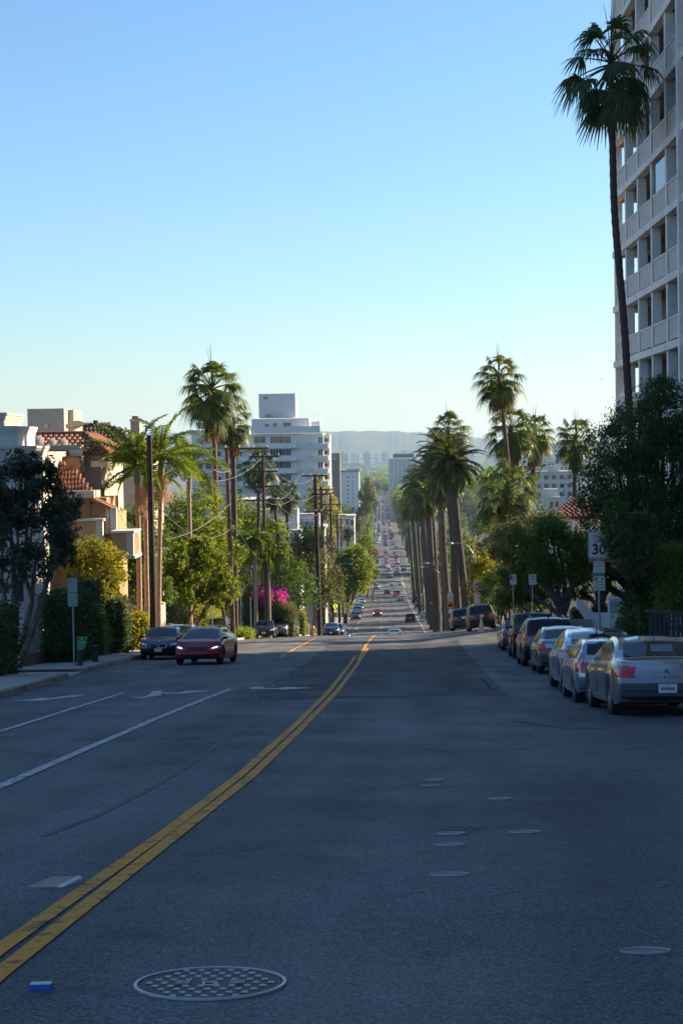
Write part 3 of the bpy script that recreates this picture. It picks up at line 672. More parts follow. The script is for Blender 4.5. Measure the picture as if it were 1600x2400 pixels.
def feather_palm(label, pxs, d, R, nf=14, tr=.16, m=None, seed=1, group=None, key='king', hi=80, lo=-25, bend=1.5, hang=.6, ll=.26, nl=34, vee=.35, trunk=None, shaft=0., flowers=0, boot=0., name='feather_palm', nd=0, wid=.017, flare=1.35):
    rnd = random.Random(seed); m = m or MT['p_king']; path = pixpath(pxs, d); t = palm_root(label, path, group, name); top = path[-1]; loc = top-path[0]
    trunk_tube(path, tr*1.1, tr*.85, 10, flare, 3).build('trunk', trunk or MT['trunkg'], t, smooth=60)
    if shaft:
        mb = MB().tube([loc-Vector((0,0,.1)), loc+Vector((0,0,shaft*.4)), loc+Vector((0,0,shaft))], [tr*1.15, tr*1.2, tr*.6], 10); mb.build('crownshaft', MT['l_shaft'], t, world=False, smooth=60); loc = loc+Vector((0,0,shaft))
    if boot:
        mb = MB().lathe([(tr*.9,-boot*1.3),(tr*1.7,-boot*.7),(tr*1.9,-boot*.2),(tr*1.2,.1)], 12); o = mb.build('boot', MT['trunk'], t, world=False, smooth=60); o.location = loc
    els = sorted(set([84,66,50,34,18,2,-14,-30,-48]))
    for i in range(nf):
        f = (i+.5)/nf; el = lerp(hi, lo, f**.9); el = min(els, key=lambda q: abs(q-el)); yaw = i*2.39996+rnd.uniform(-.25,.25)
        mobj('frond', feather_frond(el, i % 2, m, key, bend, nl, ll, hang, vee, wid), t, loc, (rnd.uniform(-.3,.3),rnd.uniform(-.08,.08),yaw), R*rnd.uniform(.85,1.1))
    for i in range(nd): mobj('dead_frond', dead_frond(i % 5), t, loc+Vector((0,0,-.1*R)), (0,0,i*2.39996), R*rnd.uniform(.5,.8))
    for k in range(flowers):
        a = -1.2+k*1.9; rs = np.random.RandomState(seed+k); n = 140; u = rs.rand(n); p_ = np.stack([math.cos(a)*.3+rs.normal(size=n)*.16*(.4+u), math.sin(a)*.3+rs.normal(size=n)*.16*(.4+u), -.25-u*1.25], 1)
        nr = norm(rs.normal(size=(n,3))*np.array([1,1,.1])); V = leaf_quads(p_, nr, .34, rs, .09, .93); o = mobj('flower_stalk', quads_mesh('flower_stalk', V, MT['p_flower']), t, loc-Vector((0,0,shaft+.05)))
    return t
MT['l_shaft'] = mat('crownshaft', (.16,.22,.06), .5, var=.15)
# ---------------------------------------------------------------- residential tower on the right
TX, TY1, BAY, FLH = 13.15, 94.0, 4.2, 3.0
ztop0 = P(1462, 863, TY1)[2]                       # underside of the lowest slab that shows clear
NB = 22; TY0 = TY1-BAY*NB                          # far corner back to beside the camera; unseen length added to shade the road
z_low = ztop0-FLH*4; NFL = 15
tower = thing('apartment_tower', (TX, TY1, G(TX, TY1)-.3), 'tall grey concrete apartment tower with open balconies on the right', 'apartment tower')
DET = 7                                            # bays that the photo shows
DEP = 1.9
for f in range(NFL):
    zs_ = z_low+f*FLH
    MB().box(TX-.28,TX+DEP+.3,TY0,TY1+.3,zs_+.02,zs_+.36).build('floor_slab', MT['tower'], tower)
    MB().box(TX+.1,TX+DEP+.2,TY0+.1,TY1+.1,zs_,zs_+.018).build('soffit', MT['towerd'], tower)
pm_ = MB().box(-.03,.03,-1.72,1.72,0,.92).mesh('railing_panel', MT['towerp']); rl_ = MB().box(-.07,.07,-1.76,1.76,.92,1.0).mesh('handrail', MT['tower'])
ribm = MB()
for k in range(18): ribm.box(-.038,-.03,-1.66+k*.19,-1.59+k*.19,.03,.9)
ribm = ribm.mesh('panel_ribs', MT['tower'])
lampm = MB().lathe([(.14,-.05),(.14,-.01),(.05,0)], 10).mesh('ceiling_lamp', MT['black'])
for b in range(DET+1):
    yc = TY1-BAY*b; pier = b in (5,)
    MB().box(TX-.2 if not pier else TX-.42, TX+.22 if not pier else TX+.05, yc-.2, yc+.2, G(TX,yc)-.3, z_low+NFL*FLH+.2).build('pier' if pier else 'column', MT['tower'], tower)
for b in range(DET):
    yc = TY1-BAY*(b+.5)
    for f in range(1, NFL):
        zf = z_low+f*FLH+.361
        o = mobj('railing_panel', pm_, tower, Vector((TX-.12,yc,zf+.1))-tower.location); mobj('handrail', rl_, o); mobj('panel_ribs', ribm, o)
        if (b+f) % 3 != 1: mobj('ceiling_lamp', lampm, tower, Vector((TX+1.0,yc,zf+2.64))-tower.location)
for f in range(1, NFL):
    zf = z_low+f*FLH+.361
    o = mobj('railing_panel', MB().box(-.8,.8,-.03,.03,0,.92).mesh('railing_panel', MT['towerp']), tower, Vector((TX+1.05,TY1-.02,zf+.1))-tower.location); o2 = MB().box(-.8,.8,-.06,.06,.92,1.0).build('handrail', MT['tower'], o, world=False)
    for b in range(1, DET):
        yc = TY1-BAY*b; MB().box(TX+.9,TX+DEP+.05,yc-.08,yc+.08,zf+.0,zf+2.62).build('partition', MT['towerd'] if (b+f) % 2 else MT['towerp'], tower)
        if (b*3+f*5) % 4 == 0: MB().box(TX+.95,TX+1.8,yc-.10,yc-.085,zf+1.1,zf+2.3).build('window', MT['wglass'], tower)
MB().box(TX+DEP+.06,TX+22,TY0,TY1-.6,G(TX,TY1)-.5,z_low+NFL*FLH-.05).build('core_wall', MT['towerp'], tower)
cm_ = [MB().box(-.025,-.021,-1.1+q*.6,-.2+q*.6,.15,2.0).mesh('curtain', m_) for q, m_ in enumerate((mat('curtain_cream',(.5,.45,.38),.9,var=.1), mat('curtain_grey',(.25,.26,.28),.9,var=.1), mat('blind_white',(.6,.6,.6),.9,var=.1)))]
dm_ = MB().box(-.02,.02,-1.3,1.3,0,2.1).mesh('balcony_door', MT['wglass'])
for b in range(DET):
    for f in range(1, NFL):
        o = mobj('balcony_door', dm_, tower, Vector((TX+DEP+.03,TY1-BAY*(b+.5),z_low+f*FLH+.37))-tower.location)
        if (b*5+f*7) % 3: mobj('curtain', cm_[(b+2*f) % 3], o)
        if (b*3+f*4) % 5 == 1:
            c = MB().box(-.25,.25,-.25,.25,.40,.45).box(-.25,-.2,-.25,.25,.45,.85)
            for sx in (-.22,.22):
                for sy in (-.22,.22): c.box(sx-.02,sx+.02,sy-.02,sy+.02,0,.4)
            t_ = c.build('balcony_chair', MT['dmetal'], None, world=False, label='dark chair on a balcony of the grey tower', cat='chair', group='chairs on the tower balconies'); t_.location = (TX+.8, TY1-BAY*(b+.5)+.6, z_low+f*FLH+.362)
MB().box(TX-.3,TX+DEP+.2,TY0,TY1+.3,z_low+NFL*FLH+.02,z_low+NFL*FLH+1.0).build('parapet', MT['tower'], tower)
MB().box(TX-.15,TX+DEP,TY0,TY1-BAY*DET-.25,G(TX,TY0)-1,z_low+NFL*FLH-.05).build('unseen_end_wall', MT['towerp'], tower)
# glazed screen and banner in the balconies
yb = TY1-BAY*4.55
zq = P(1570, 425, yb)[2]; fl = round((zq-z_low-1.5)/FLH)
bn = MB().box(TX+.3,TX+1.9,yb+1.42,yb+1.5,z_low+fl*FLH+.5,z_low+fl*FLH+2.75).build('banner', mat('banner_dark_green',(.012,.03,.022),.6,var=.1), tower)
MT['bannertext'] = mat('banner_letters',(.6,.2,.06),.5,var=0)
bo = parent_off(tower)
for s, dz in (('O', 2.2), ('a', 1.35)): text(s, .75, MT['bannertext'], bn, Vector((TX+.62,yb+1.40,z_low+fl*FLH+dz))-bo, (PI/2,0,0), name='banner_lettering')
MB().box(TX-.1,TX-.06,TY1-BAY*4+.25,TY1-BAY*3-.25,z_low+(NFL-9)*FLH+1.4,z_low+(NFL-9)*FLH+2.95).build('glass_screen', MT['wglass'], tower)
# plants on two balconies
for i, (b, f, s) in enumerate(((4.7,11,.6),(5.6,11,.9),(.5,9,.35))):
    c = (TX+.5, TY1-BAY*b, z_low+f*FLH+1.0+s*.6); rs = np.random.RandomState(i); pts, nr = crown_pts([(c[0],c[1],c[2],s*.6,s*.8,s)], 500, rs)
    t = thing('balcony_plant', (c[0],c[1],z_low+f*FLH+.37), ['leafy plant on a high tower balcony beside the pier','large dark balcony plant at the top right edge of the tower','small plant on the corner balcony of the tower'][i], 'potted plant')
    mobj('foliage', quads_mesh('foliage', leaf_quads(pts, nr, .16, rs)-np.array(t.location), MT['l_dark']), t); MB().lathe([(.16,0),(.22,.5),(.2,.5)], 12).build('pot', MT['ochre'], t, world=False)

# ---------------------------------------------------------------- helpers for buildings given by their outline in the photo
def bx(name, x0, y0, x1, y1, d, dep, m, par, zb=None):
    a = P(x0, y1, d); b = P(x1, y0, d); z0 = zb if zb is not None else a.z
    return MB().box(a.x, b.x, d, d+dep, z0, b.z).build(name, m, par)
_tile = {}
def tile_mesh(w, l, key, m):
    k = (round(w,2), round(l,2), key)
    if k not in _tile:
        mb = MB(); n = 5; top = []
        for j in (0, 1):
            for i in range(n+1):
                a = PI*i/n; r = w*.5*(1 if j == 0 else .86); mb.v.append((-math.cos(a)*r, l*j*1.06, math.sin(a)*r*.75+(.02 if j == 0 else -.01)))
        for i in range(n): mb.f.append((i, i+1, n+2+i, n+1+i)); mb.m.append(0)
        mb.f.append(tuple(range(n+1))[::-1]); mb.m.append(0); _tile[k] = mb.mesh('roof_tile', m)
    return _tile[k]
def tile_roof(par, a, b, c, d, m, rows, cols, key='t', cap=300):
    """roof plane: eave from a to b, ridge from d to c; barrel tiles laid up the slope as their own pieces"""
    a, b, c, d = map(Vector, (a, b, c, d)); nrm = (b-a).cross(d-a).normalized()
    if nrm.z < 0: nrm = -nrm
    MB().add([a,b,c,d,a-nrm*.12,b-nrm*.12,c-nrm*.12,d-nrm*.12],[(0,1,2,3),(7,6,5,4),(0,4,5,1),(1,5,6,2),(2,6,7,3),(3,7,4,0)]).build('roof_deck', m, par)
    off = parent_off(par); cnt = 0
    w0 = (b-a).length/cols
    for r in range(rows):
        t0, t1 = r/rows, (r+1)/rows; e0, e1 = a.lerp(d, t0), b.lerp(c, t0); f0, f1 = a.lerp(d, t1), b.lerp(c, t1); ln = (e1-e0).length; k = max(1, round(ln/w0))
        for i in range(k):
            s = (i+.5)/k; p = e0.lerp(e1, s); q = f0.lerp(f1, s)
            up = (d-a).lerp(c-b, s).normalized(); u = (b-a).normalized(); up = nrm.cross(u).normalized(); 
            if up.z < 0: up = -up
            L = abs((f0-e0).dot(up)); me = tile_mesh(w0, L, key, m); R_ = Matrix((u, up, u.cross(up))).transposed(); o = mobj('roof_tile', me, par); o.rotation_euler = R_.to_euler(); o.location = p+nrm*.01-off; cnt += 1
def cornice(name, x0, x1, y0, y1, z, m, par, h=.28, o=.16):
    MB().box(x0-o,x1+o,y0-o,y1+o,z-h*.35,z).build(name, m, par); MB().box(x0-o*.6,x1+o*.6,y0-o*.6,y1+o*.6,z-h*.7,z-h*.353).build(name, m, par); MB().box(x0-o*.3,x1+o*.3,y0-o*.3,y1+o*.3,z-h,z-h*.703).build(name, m, par)
# ---------------------------------------------------------------- ochre townhouses on the left
D = 92
b0 = P(150,1250,D); th = thing('townhouse', (b0.x, D, G(b0.x, D)), 'ochre and cream townhouse with orange tiled roofs behind the left trees', 'townhouse')
gb = G(-14, D)-.5
a = P(48,1057,D); b = P(184,1057,D)                # main upper block under the orange roof
MB().box(a.x-4,b.x,D,D+9,gb,a.z).build('upper_wall', MT['stucco'], th)
cornice('cornice', a.x-4, b.x, D, D+9, a.z+.28, MT['stucco'], th)
e = a.z+.30; rz = P(100,1020,D+3.0)[2]
bl, br, rl, rr = Vector((a.x-4.3,D-.3,e)), Vector((b.x+1.7,D-.3,e-.45)), Vector((a.x-4,D+3.2,rz)), Vector((b.x-.1,D+3.2,rz))
br = Vector((P(246,1063,D).x, D-.3, P(246,1063,D).z)); bl.z = br.z; e = br.z
tile_roof(th, bl, br, rr, rl, MT['tile'], 6, 30)
tile_roof(th, br, Vector((br.x,D+9,e)), Vector((rr.x,D+6,rz)), rr, MT['tile'], 6, 20)
MB().tube([rl+Vector((0,0,.08)), rr+Vector((0,0,.08)), br+Vector((0,0,.08))], .13, 8).build('ridge_tile', MT['tile'], th)
MB().box(b.x,br.x-.25,D+.2,D+8,gb,br.z-.35).build('side_wall', MT['stucco'], th); cornice('cornice', b.x, br.x-.35, D+.1, D+8, br.z-.08, MT['stucco'], th, .3, .2)
bx('parapet_block', 162,1054,192,1070,D-1.0,1.4,MT['stuccow'],th)
bx('chimney_stub', 135,1072,186,1110,D-2.2,2.0,MT['ochre'],th); bx('chimney_cap', 133,1069,188,1073,D-2.35,2.3,MT['tiled'],th)
# stair of tiled hoods running down toward the street
pts = [(48,1062,105,1102,D-6),]
a1, b1 = P(48,1105,86), P(106,1105,86); t1 = P(48,1062,86).z
MB().box(a1.x-2,b1.x,86.2,91,gb,a1.z).build('wing_wall', MT['stucco'], th); tile_roof(th, Vector((a1.x-2.2,85.8,a1.z)), Vector((b1.x,85.8,a1.z)), Vector((b1.x,88.5,t1)), Vector((a1.x-2.2,88.5,t1)), MT['tile'], 5, 16, 'w')
MB().box(b1.x,b1.x+.22,85.7,91,gb,t1+.05).build('wing_parapet', MT['stucco'], th)
c1 = P(106,1100,87); c2 = P(153,1100,87); c3 = P(218,1155,87); c4 = P(160,1160,87)
MB().box(c1.x,c2.x+1.2,87.2,92,gb,c3.z).build('stair_wall', MT['ochre'], th)
tile_roof(th, Vector((c4.x-1.2,86.6,c4.z)), Vector((c3.x,86.6,c3.z)), Vector((c2.x,88.6,P(153,1092,88.6).z)), Vector((c1.x,88.6,P(106,1092,88.6).z)), MT['tile'], 6, 14, 's')
MB().tube([P(106,1090,88.6), P(153,1088,88.6)], .15, 8).build('ridge_tile', MT['tile'], th)
bx('awning', 214,1080,254,1095,90,.06,MT['stucco'],th)
a2 = P(150,1168,86.2); b2 = P(222,1150,86.2); MB().box(a2.x,b2.x,86.0,88,a2.z,b2.z).build('eave_band', MT['stucco'], th)
# lower ochre bays with balconies
bx('lower_wall', 150,1166,250,1330,87.5,4,MT['ochre'],th,zb=gb); bx('recess_wall', 196,1180,246,1215,87.3,.2,MT['ochre'],th)
r1 = P(200,1163,86.4); r2 = P(262,1192,86.4); MB().obox((r1+r2)/2+Vector((0,.5,0)), (r2-r1)/2, (0,.8,0), Vector((.12,0,.26)).normalized()*.09).build('porch_roof', MT['tile'], th)
for x in (253,262,270): bx('porch_column', x-3,1190,x+3,1250,86.3,.35,MT['stuccow'],th)
def balcony(x0,y0,x1,y1,d,dep):
    t = bx('balcony', x0,y0,x1,y1,d,dep,MT['ochre'],th); a = P(x0,y0,d); b = P(x1,y1,d)
    MB().box(a.x-.1,b.x+.1,d-.1,d+dep,a.z+.001,a.z+.12).build('balcony_coping', MT['stuccow'], t); MB().box(a.x-.06,b.x+.12,d-.12,d+dep,b.z-.15,b.z-.001).build('balcony_base', MT['stuccow'], t)
    MB().box(b.x-.30,b.x+.035,d-.035,d+.3,b.z,a.z).build('balcony_pier', MT['stuccow'], t); MB().box(b.x-.2,b.x+.035,d+dep-.4,d+dep,b.z,a.z).build('balcony_pier', MT['stuccow'], t)
    for k in range(5): y_ = d+.45+k*(dep-1.0)/4; MB().box(b.x+.004,b.x+.03,y_-.03,y_+.03,b.z+.05,a.z-.05).build('baluster', MT['dmetal'], t)
balcony(184,1222,240,1262,85.5,2); balcony(264,1250,312,1302,85,2.4); bx('porch_wall', 236,1200,276,1330,87.2,3,MT['ochre'],th,zb=gb)
for x0,y0,x1,y1 in ((172,1172,184,1215),(205,1225,218,1250)): bx('window', x0,y0,x1,y1,87.25 if x0 < 190 else 87.25,.06,MT['wglass'],th)
# grey rooftop block and dark hipped roof behind
pb = thing('rooftop_block', P(105,1020,104), 'plain grey rooftop box rising behind the orange tiled roof', 'rooftop structure')
bx('wall', 66,957,150,1022,104,3.5,MT['stuccog'],pb); bx('sunlit_side', 151,960,173,1022,105.5,3,MT['stucco'],pb); bx('vent', 105,992,112,1003,103.9,.1,MT['stuccow'],pb)  # sunlit side of the grey box put in as a cream block
bd = thing('tiled_house', (P(240,1040,112).x,112,G(-17,112)), 'house with dark brown hipped tile roof and chimney behind the palms', 'house')
za = P(240,1062,112).z; zr_ = P(210,992,115).z; x0, x1 = P(186,1000,112).x, P(345,1000,112).x
MB().box(x0+.3,x1-.3,112.3,122,G(-17,112)-.6,za-.05).build('wall', MT['stucco'], bd)
tile_roof(bd, Vector((x0,112,za)), Vector((x1,112,za)), Vector((P(246,992,116).x,116,zr_)), Vector((P(190,992,116).x,116,zr_)), MT['tiled'], 8, 17, 'd')
bc = bx('chimney', 307,985,327,1040,111,1.2,MT['stuccog'],bd); bx('chimney_cap', 304,982,330,987,110.9,1.4,MT['stucco'],bd); bx('flue', 310,975,322,982,111.3,.5,MT['dmetal'],bd); bx('flue', 219,985,228,991,115.5,.4,MT['dmetal'],bd)
# satellite dishes
def dish(px, py, r, d, tilt, m, label):
    c = P(px, py, d); t = thing('satellite_dish', (c.x,d,c.z-r*1.2), label, 'satellite dish', 'dishes on the left roofs')
    prof = [(r*k/5, r*.22*(k/5)**2) for k in range(1,6)]+[(r*.96,r*.25)]; o = MB().lathe(prof, 18).build('bowl', m, t, world=False, smooth=50); o.location = (0,0,r*1.1); o.rotation_euler = (tilt,0,.5)
    MB().tube([(0,0,-.25),(0,.05,r*1.05)], .04, 6).build('mast', MT['metal'], t, world=False); q = MB().tube([(0,0,.05),(0,0,r*.8)], .02, 5).build('feed', MT['metal'], o, world=False)
dish(91,1032,.30,D+.6,1.1,MT['stuccog'],'leftmost of three grey dishes on the orange roof'); dish(123,1036,.24,D+.6,1.1,MT['stuccog'],'middle of three grey dishes on the orange roof'); dish(149,1037,.26,D+.6,1.1,MT['stuccog'],'rightmost of three grey dishes on the orange roof')
dish(176,998,.55,103,-.5,MT['stuccow'],'large pale dish beside the grey rooftop box')
# white house at the left edge
wh = thing('white_house', (P(20,1300,74).x,74,G(-16,74)), 'white rendered house with stepped cornices at the left edge', 'house')
gw = G(-16,74)-.5
a = P(-140,1050,74); b = P(47,1050,74); MB().box(a.x,b.x,74,80,gw,b.z).build('wall', MT['stuccow'], wh); cornice('cornice', a.x, b.x, 74, 80, b.z+.1, MT['stuccow'], wh, .35, .12)
b = P(29,1003,75.5); MB().box(a.x,b.x,75.5,80.5,P(0,1050,74).z,b.z).build('upper_wall', MT['stuccow'], wh); cornice('cornice', a.x, b.x, 75.5, 80.5, b.z+.1, MT['stuccow'], wh, .35, .12)
b = P(9,972,78); MB().box(a.x,b.x,78,82,P(0,1010,78).z,b.z).build('roof_turret', MT['stucco'], wh); cornice('cornice', a.x, b.x, 78, 82, b.z+.1, MT['stucco'], wh, .35, .12)
for x0,y0,x1,y1 in ((-8,1262,10,1290),(38,1360,55,1410),(0,1365,20,1390)): bx('window', x0,y0,x1,y1,73.93,.06,MT['wglass'],wh)
# ---------------------------------------------------------------- brick planter wall and gate on the left
pw_ = thing('brick_wall', (-13.2,70,G(-13.2,70)), 'low red brick retaining wall behind the left pavement', 'wall')
def bricks(par, y0, y1, x, h, bl=.42, bh=.16):
    ys = frange(y0, y1, bl); me = MB().box(-.09,.09,-bl/2+.012,bl/2-.012,-bh/2+.008,bh/2-.008).mesh('brick', MT['brick']); off = parent_off(par); rnd = random.Random(2)
    strip3('mortar', y0, y1, lambda q: x(q)-.06, lambda q: x(q)+.05, -.1, h-.03, MT['concrete'], parent=par)
    for r in range(int(h/bh)):
        for k, y in enumerate(ys[:-1]):
            yy = y+bl/2+(bl/2 if r % 2 else 0); o = mobj('brick', me, par, Vector((x(yy)+rnd.uniform(-.008,.012),yy,G(x(yy),yy)+bh*(r+.5)+.13))-off); o.rotation_euler = (math.atan(-.1),0,0)
bricks(pw_, 61, 90, lambda q: KL(q)-2.75, .62)
gt = thing('iron_gate', (P(300,1450,93).x,93,G(-14,93)), 'ornate dark iron gate beside the palm trunks', 'gate')
a, b = P(286,1456,93), P(330,1414,93)
for k in range(9): x = lerp(a.x,b.x,k/8); MB().tube([(x,93,a.z),(x,93,b.z)], .02, 5).build('bar', MT['dmetal'], gt)
for z in (a.z+.05, b.z): MB().tube([(a.x-.1,93,z),(b.x+.1,93,z)], .025, 5).build('rail', MT['dmetal'], gt)
for k in range(4):
    cx = lerp(a.x,b.x,(k+.5)/4); MB().tube([(cx+.13*math.cos(q*.5)*(1-q/30),92.97,(a.z+b.z)/2+.25*math.sin(q*.5)*(1-q/30)) for q in range(20)], .014, 4).build('scroll', MT['dmetal'], gt)
bx('gate_step', 284,1456,325,1468,92.6,1.4,MT['tile'],gt)
# ---------------------------------------------------------------- white stair wall, sign wall, fence, red-roofed house on the right
sw = thing('stair_wall', (P(1400,1470,84).x,84,G(10,84)), 'white stepped garden wall beside the tree trunks on the right', 'wall')
A = [(1352,1407),(1362,1407),(1392,1437),(1430,1437),(1430,1472),(1384,1472),(1352,1425)]; q = [P(x, y, 84) for x, y in A]
MB().prism([(v.x, v.z) for v in q], 84, 84.35, 'xz').build('sloped_wall', MT['white_wall'], sw); bx('low_wall', 1384,1437,1470,1472,84.36,.3,MT['white_wall'],sw,zb=G(10,84)-.3); bx('planter_wall', 1330,1452,1384,1472,83.8,.3,MT['concrete'],sw,zb=G(10,84)-.3)
sg = thing('notice_pillar', (P(1455,1470,83.5).x,83.5,G(11,83)), 'white wall pillar carrying a framed no parking notice', 'sign')
bx('pillar', 1427,1404,1475,1472,83.5,.5,MT['white_wall'],sg,zb=G(11,83)-.3); bx('pillar_cap', 1425,1401,1477,1405,83.4,.7,MT['white_wall'],sg)
nb = bx('notice_board', 1432,1411,1470,1435,83.45,.04,MT['signw'],sg)
off = parent_off(nb)
for s, y_, z_ in (('NO PARKING',1415,.075),('PARKING IN THE REAR',1419.5,.052),('RIGHT IN DRIVEWAY',1423.5,.052)):
    text(s, z_*2.0, MT['ink'], nb, P(1451,y_,83.44)-off, (PI/2,0,0), sx=.62)
for k in range(4): bx('notice_line', 1437,1426.6+k*2,1465,1427.4+k*2,83.435,.01,MT['ink'],nb)
for x0,y0,x1,y1 in ((1431,1410,1471,1411.2),(1431,1434.5,1471,1435.7),(1431,1411.2,1432.2,1434.5),(1470,1411.2,1471,1434.5)): bx('notice_frame', x0,y0,x1,y1,83.42,.06,MT['ink'],nb)
fe = thing('slat_fence', (7.9,46,G(7.9,46)), 'dark vertical slat fence at the right edge above the silver sedan', 'fence')
zt_ = P(1560,1441,46).z
fa = P(1523,1440,47.2).x
me = MB().box(-.045,.045,-.02,.02,0,1.45).mesh('slat', MT['fence'])
for k in range(24):
    x = fa+k*.118; o = mobj('slat', me, fe, Vector((x,47.2-k*.05,zt_-1.5-k*.008))-fe.location)
MB().obox((fa+1.4,46.55,zt_-.08),(1.55,-.65,-.08),(0,.03,0),(0,0,.05)).build('top_rail', MT['fence'], fe); MB().obox((fa+1.4,46.65,zt_-1.35),(1.55,-.65,-.1),(0,.03,0),(0,0,.05)).build('bottom_rail', MT['fence'], fe)
rh = thing('red_roof_house', (P(1330,1260,112).x,112,G(13,112)), 'pale house with dark red hipped roof showing above the ficus on the right', 'house')
x0, x1 = P(1310,1215,112).x, P(1430,1215,112).x; ze = P(1340,1215,112).z; zr_ = P(1360,1170,115).z
MB().box(x0,x1,112.3,120,G(13,112)-1,ze-.02).build('wall', MT['stuccow'], rh); cornice('cornice', x0, x1, 112.3, 120, ze, MT['white_wall'], rh, .9, .35)
MT['redroof'] = mat('shingle_dark_red',(.13,.045,.04),.85,var=.3,scale=6,bump=.2)
tile_roof(rh, Vector((P(1290,1215,111.8).x,111.8,ze+.05)), Vector((x1+1,111.8,ze+.05)), Vector((x1+1,115.5,zr_)), Vector((P(1345,1180,115).x,115.5,zr_)), MT['redroof'], 9, 14, 'r')
bx('window', 1312,1232,1324,1262,112.2,.08,MT['wglass'],rh)
# ---------------------------------------------------------------- trees, hedges and palms, left side near to far
def gp(px, d, dz=0): 
    x = PXX(px, d); return (x, d, GT(x, d)+dz)
tree('dark-leaved multi-stemmed tree leaning over the left pavement', gp(30,62,.15), [CL(30,1140,62,62),CL(100,1130,52,63),CL(148,1190,45,64),CL(20,1240,70,62),CL(110,1250,58,63),CL(70,1330,55,61),CL(-50,1180,70,61),CL(150,1300,35,64),CL(-40,1320,60,60),CL(60,1090,35,63)], 15000, .26, MT['l_olea'], MT['bark'], .14, .5, 11, .26, name='street_tree', stems=5, sub=26, spread=.16)
x = KL(56)-2.9
hedge('dark clipped hedge at the lower left edge of the pavement', PXX(-60,52), PXX(16,52), 50, 54, G(-13,52), P(10,1432,52).z, 3500, .10, MT['l_dark'], 1)
hedge('tall dark clipped hedge behind the left sign post', PXX(86,66), PXX(180,66), 66, 70, G(-14,68), P(130,1405,66).z, 7000, .10, MT['l_dark'], 2)
hedge('dark clipped hedge right of the slanting stump behind the bins', PXX(165,76), PXX(215,76), 76, 79, G(-14,77), P(190,1372,76).z, 4000, .10, MT['l_dark'], 3)
hedge('rounded hedge with pale blossom left of the iron gate', PXX(222,80), PXX(286,80), 80, 83, G(-13.5,80), P(250,1412,80).z, 5000, .10, MT['l_dark'], 4, .3, extra=(MT['l_cream'],.25,lambda p: (p[:,2] > .7) & (p[:,1] < 0)))
hedge('low round bush in front of the clipped hedges on the left', PXX(212,77.5), PXX(250,77.5), 76.5, 78, G(-13.6,77), P(230,1447,77).z, 2200, .09, MT['l_mid'], 5, .5, cat='bush', name='bush')
t = tree('slanting ivy-clad stump beside the left hedge', gp(192,74), [CL(206,1385,22,74)], 1200, .11, MT['l_dark'], MT['bark'], .24, .8, 8, name='street_tree')
tree('small sunlit yellow-green tree in front of the ochre balconies', gp(212,82), [CL(215,1300,42,82),CL(255,1310,36,83),CL(185,1340,32,82),CL(240,1350,44,82),CL(275,1345,24,83),CL(225,1395,36,81),CL(262,1395,26,82)], 9000, .15, MT['l_yel'], MT['barkd'], .10, .45, 12, name='street_tree', sub=22)
hedge('sunlit variegated shrub beside the left driveway', PXX(278,88), PXX(345,88), 87, 90, G(-13,88), P(310,1447,88).z, 3200, .13, MT['l_yel'], 6, .5, cat='bush', name='bush')
hedge('low ornamental grass clump by the brick wall', PXX(205,80), PXX(245,80), 79, 80.2, G(-13,80)+.4, G(-13,80)+1.1, 900, .22, MT['l_sage'], 9, .5, cat='bush', name='bush')
KG = 'slender feather palms beside the dark pole'
feather_palm('slender feather palm with pale trunk, left of three by the dark pole', [(328,1445),(326,1300),(322,1130)], 92, 3.5, 13, .15, seed=3, group=KG, shaft=.9, flowers=2, hi=86, lo=-12, bend=1.25, wid=.012, nl=46, ll=.24)
feather_palm('slender feather palm with pale trunk, middle of three by the dark pole', [(346,1445),(343,1300),(341,1150)], 94, 3.1, 11, .14, seed=4, group=KG, shaft=.9, flowers=1, hi=86, lo=-10, bend=1.25, wid=.012, nl=46, ll=.24)
feather_palm('slender feather palm with pink-brown flower stalks, right of the dark pole', [(372,1448),(373,1320),(378,1110)], 93, 3.7, 13, .15, seed=5, group=KG, shaft=.9, flowers=3, hi=86, lo=-12, bend=1.25, wid=.012, nl=46, ll=.24)
feather_palm('bushy feather palm behind the three slender palms', [(445,1400),(445,1250),(442,1120)], 108, 3.3, 14, .16, seed=6, group=KG, shaft=.6, hi=84, lo=-25, bend=1.3, wid=.012, nl=44, ll=.24)
tree('round umbrella tree with drooping leaf fans and red stems by the bronze crossover', gp(412,104), [CL(430,1320,48,104),CL(490,1330,50,105),CL(530,1370,28,104),CL(400,1370,34,104),CL(455,1390,42,103),CL(510,1400,34,104),CL(470,1290,34,105)], 9500, .30, MT['l_lit'], MT['barkd'], .16, .35, 14, .30, .35, name='street_tree', sub=30, spread=.13, stems=3, extra=(MT['l_rust'],.02,'flower_spikes'))
tree('broad bright green tree behind the umbrella tree', gp(455,124), [CL(420,1215,48,124),CL(475,1205,50,125),CL(505,1250,36,124),CL(395,1265,34,124),CL(450,1270,50,123)], 8000, .24, MT['l_lit'], MT['barkd'], .2, .4, 15, name='street_tree', sub=26)
tree('dark shady tree between the palm trunks and the umbrella tree', gp(340,99), [CL(350,1260,40,99),CL(330,1330,44,99),CL(290,1300,38,99),CL(375,1390,36,99),CL(300,1390,40,99),CL(285,1230,32,99),CL(330,1200,34,100)], 11000, .2, MT['l_mid'], MT['barkd'], .15, .4, 16, name='street_tree')
hedge('bright yellow-green clipped hedge left of the timber pole', -13.3, -12.1, 116.5, 129, G(-12,123)-.5, G(-12,119)+2.5, 6500, .11, MT['l_yel'], 7, .2)
hedge('low lit hedge behind the bronze crossover', PXX(556,131), PXX(592,131), 128, 132, G(-10.8,130), P(575,1474,131).z, 1600, .12, MT['l_lit'], 17, .3)
FG = 'fan palms with tall thin trunks'
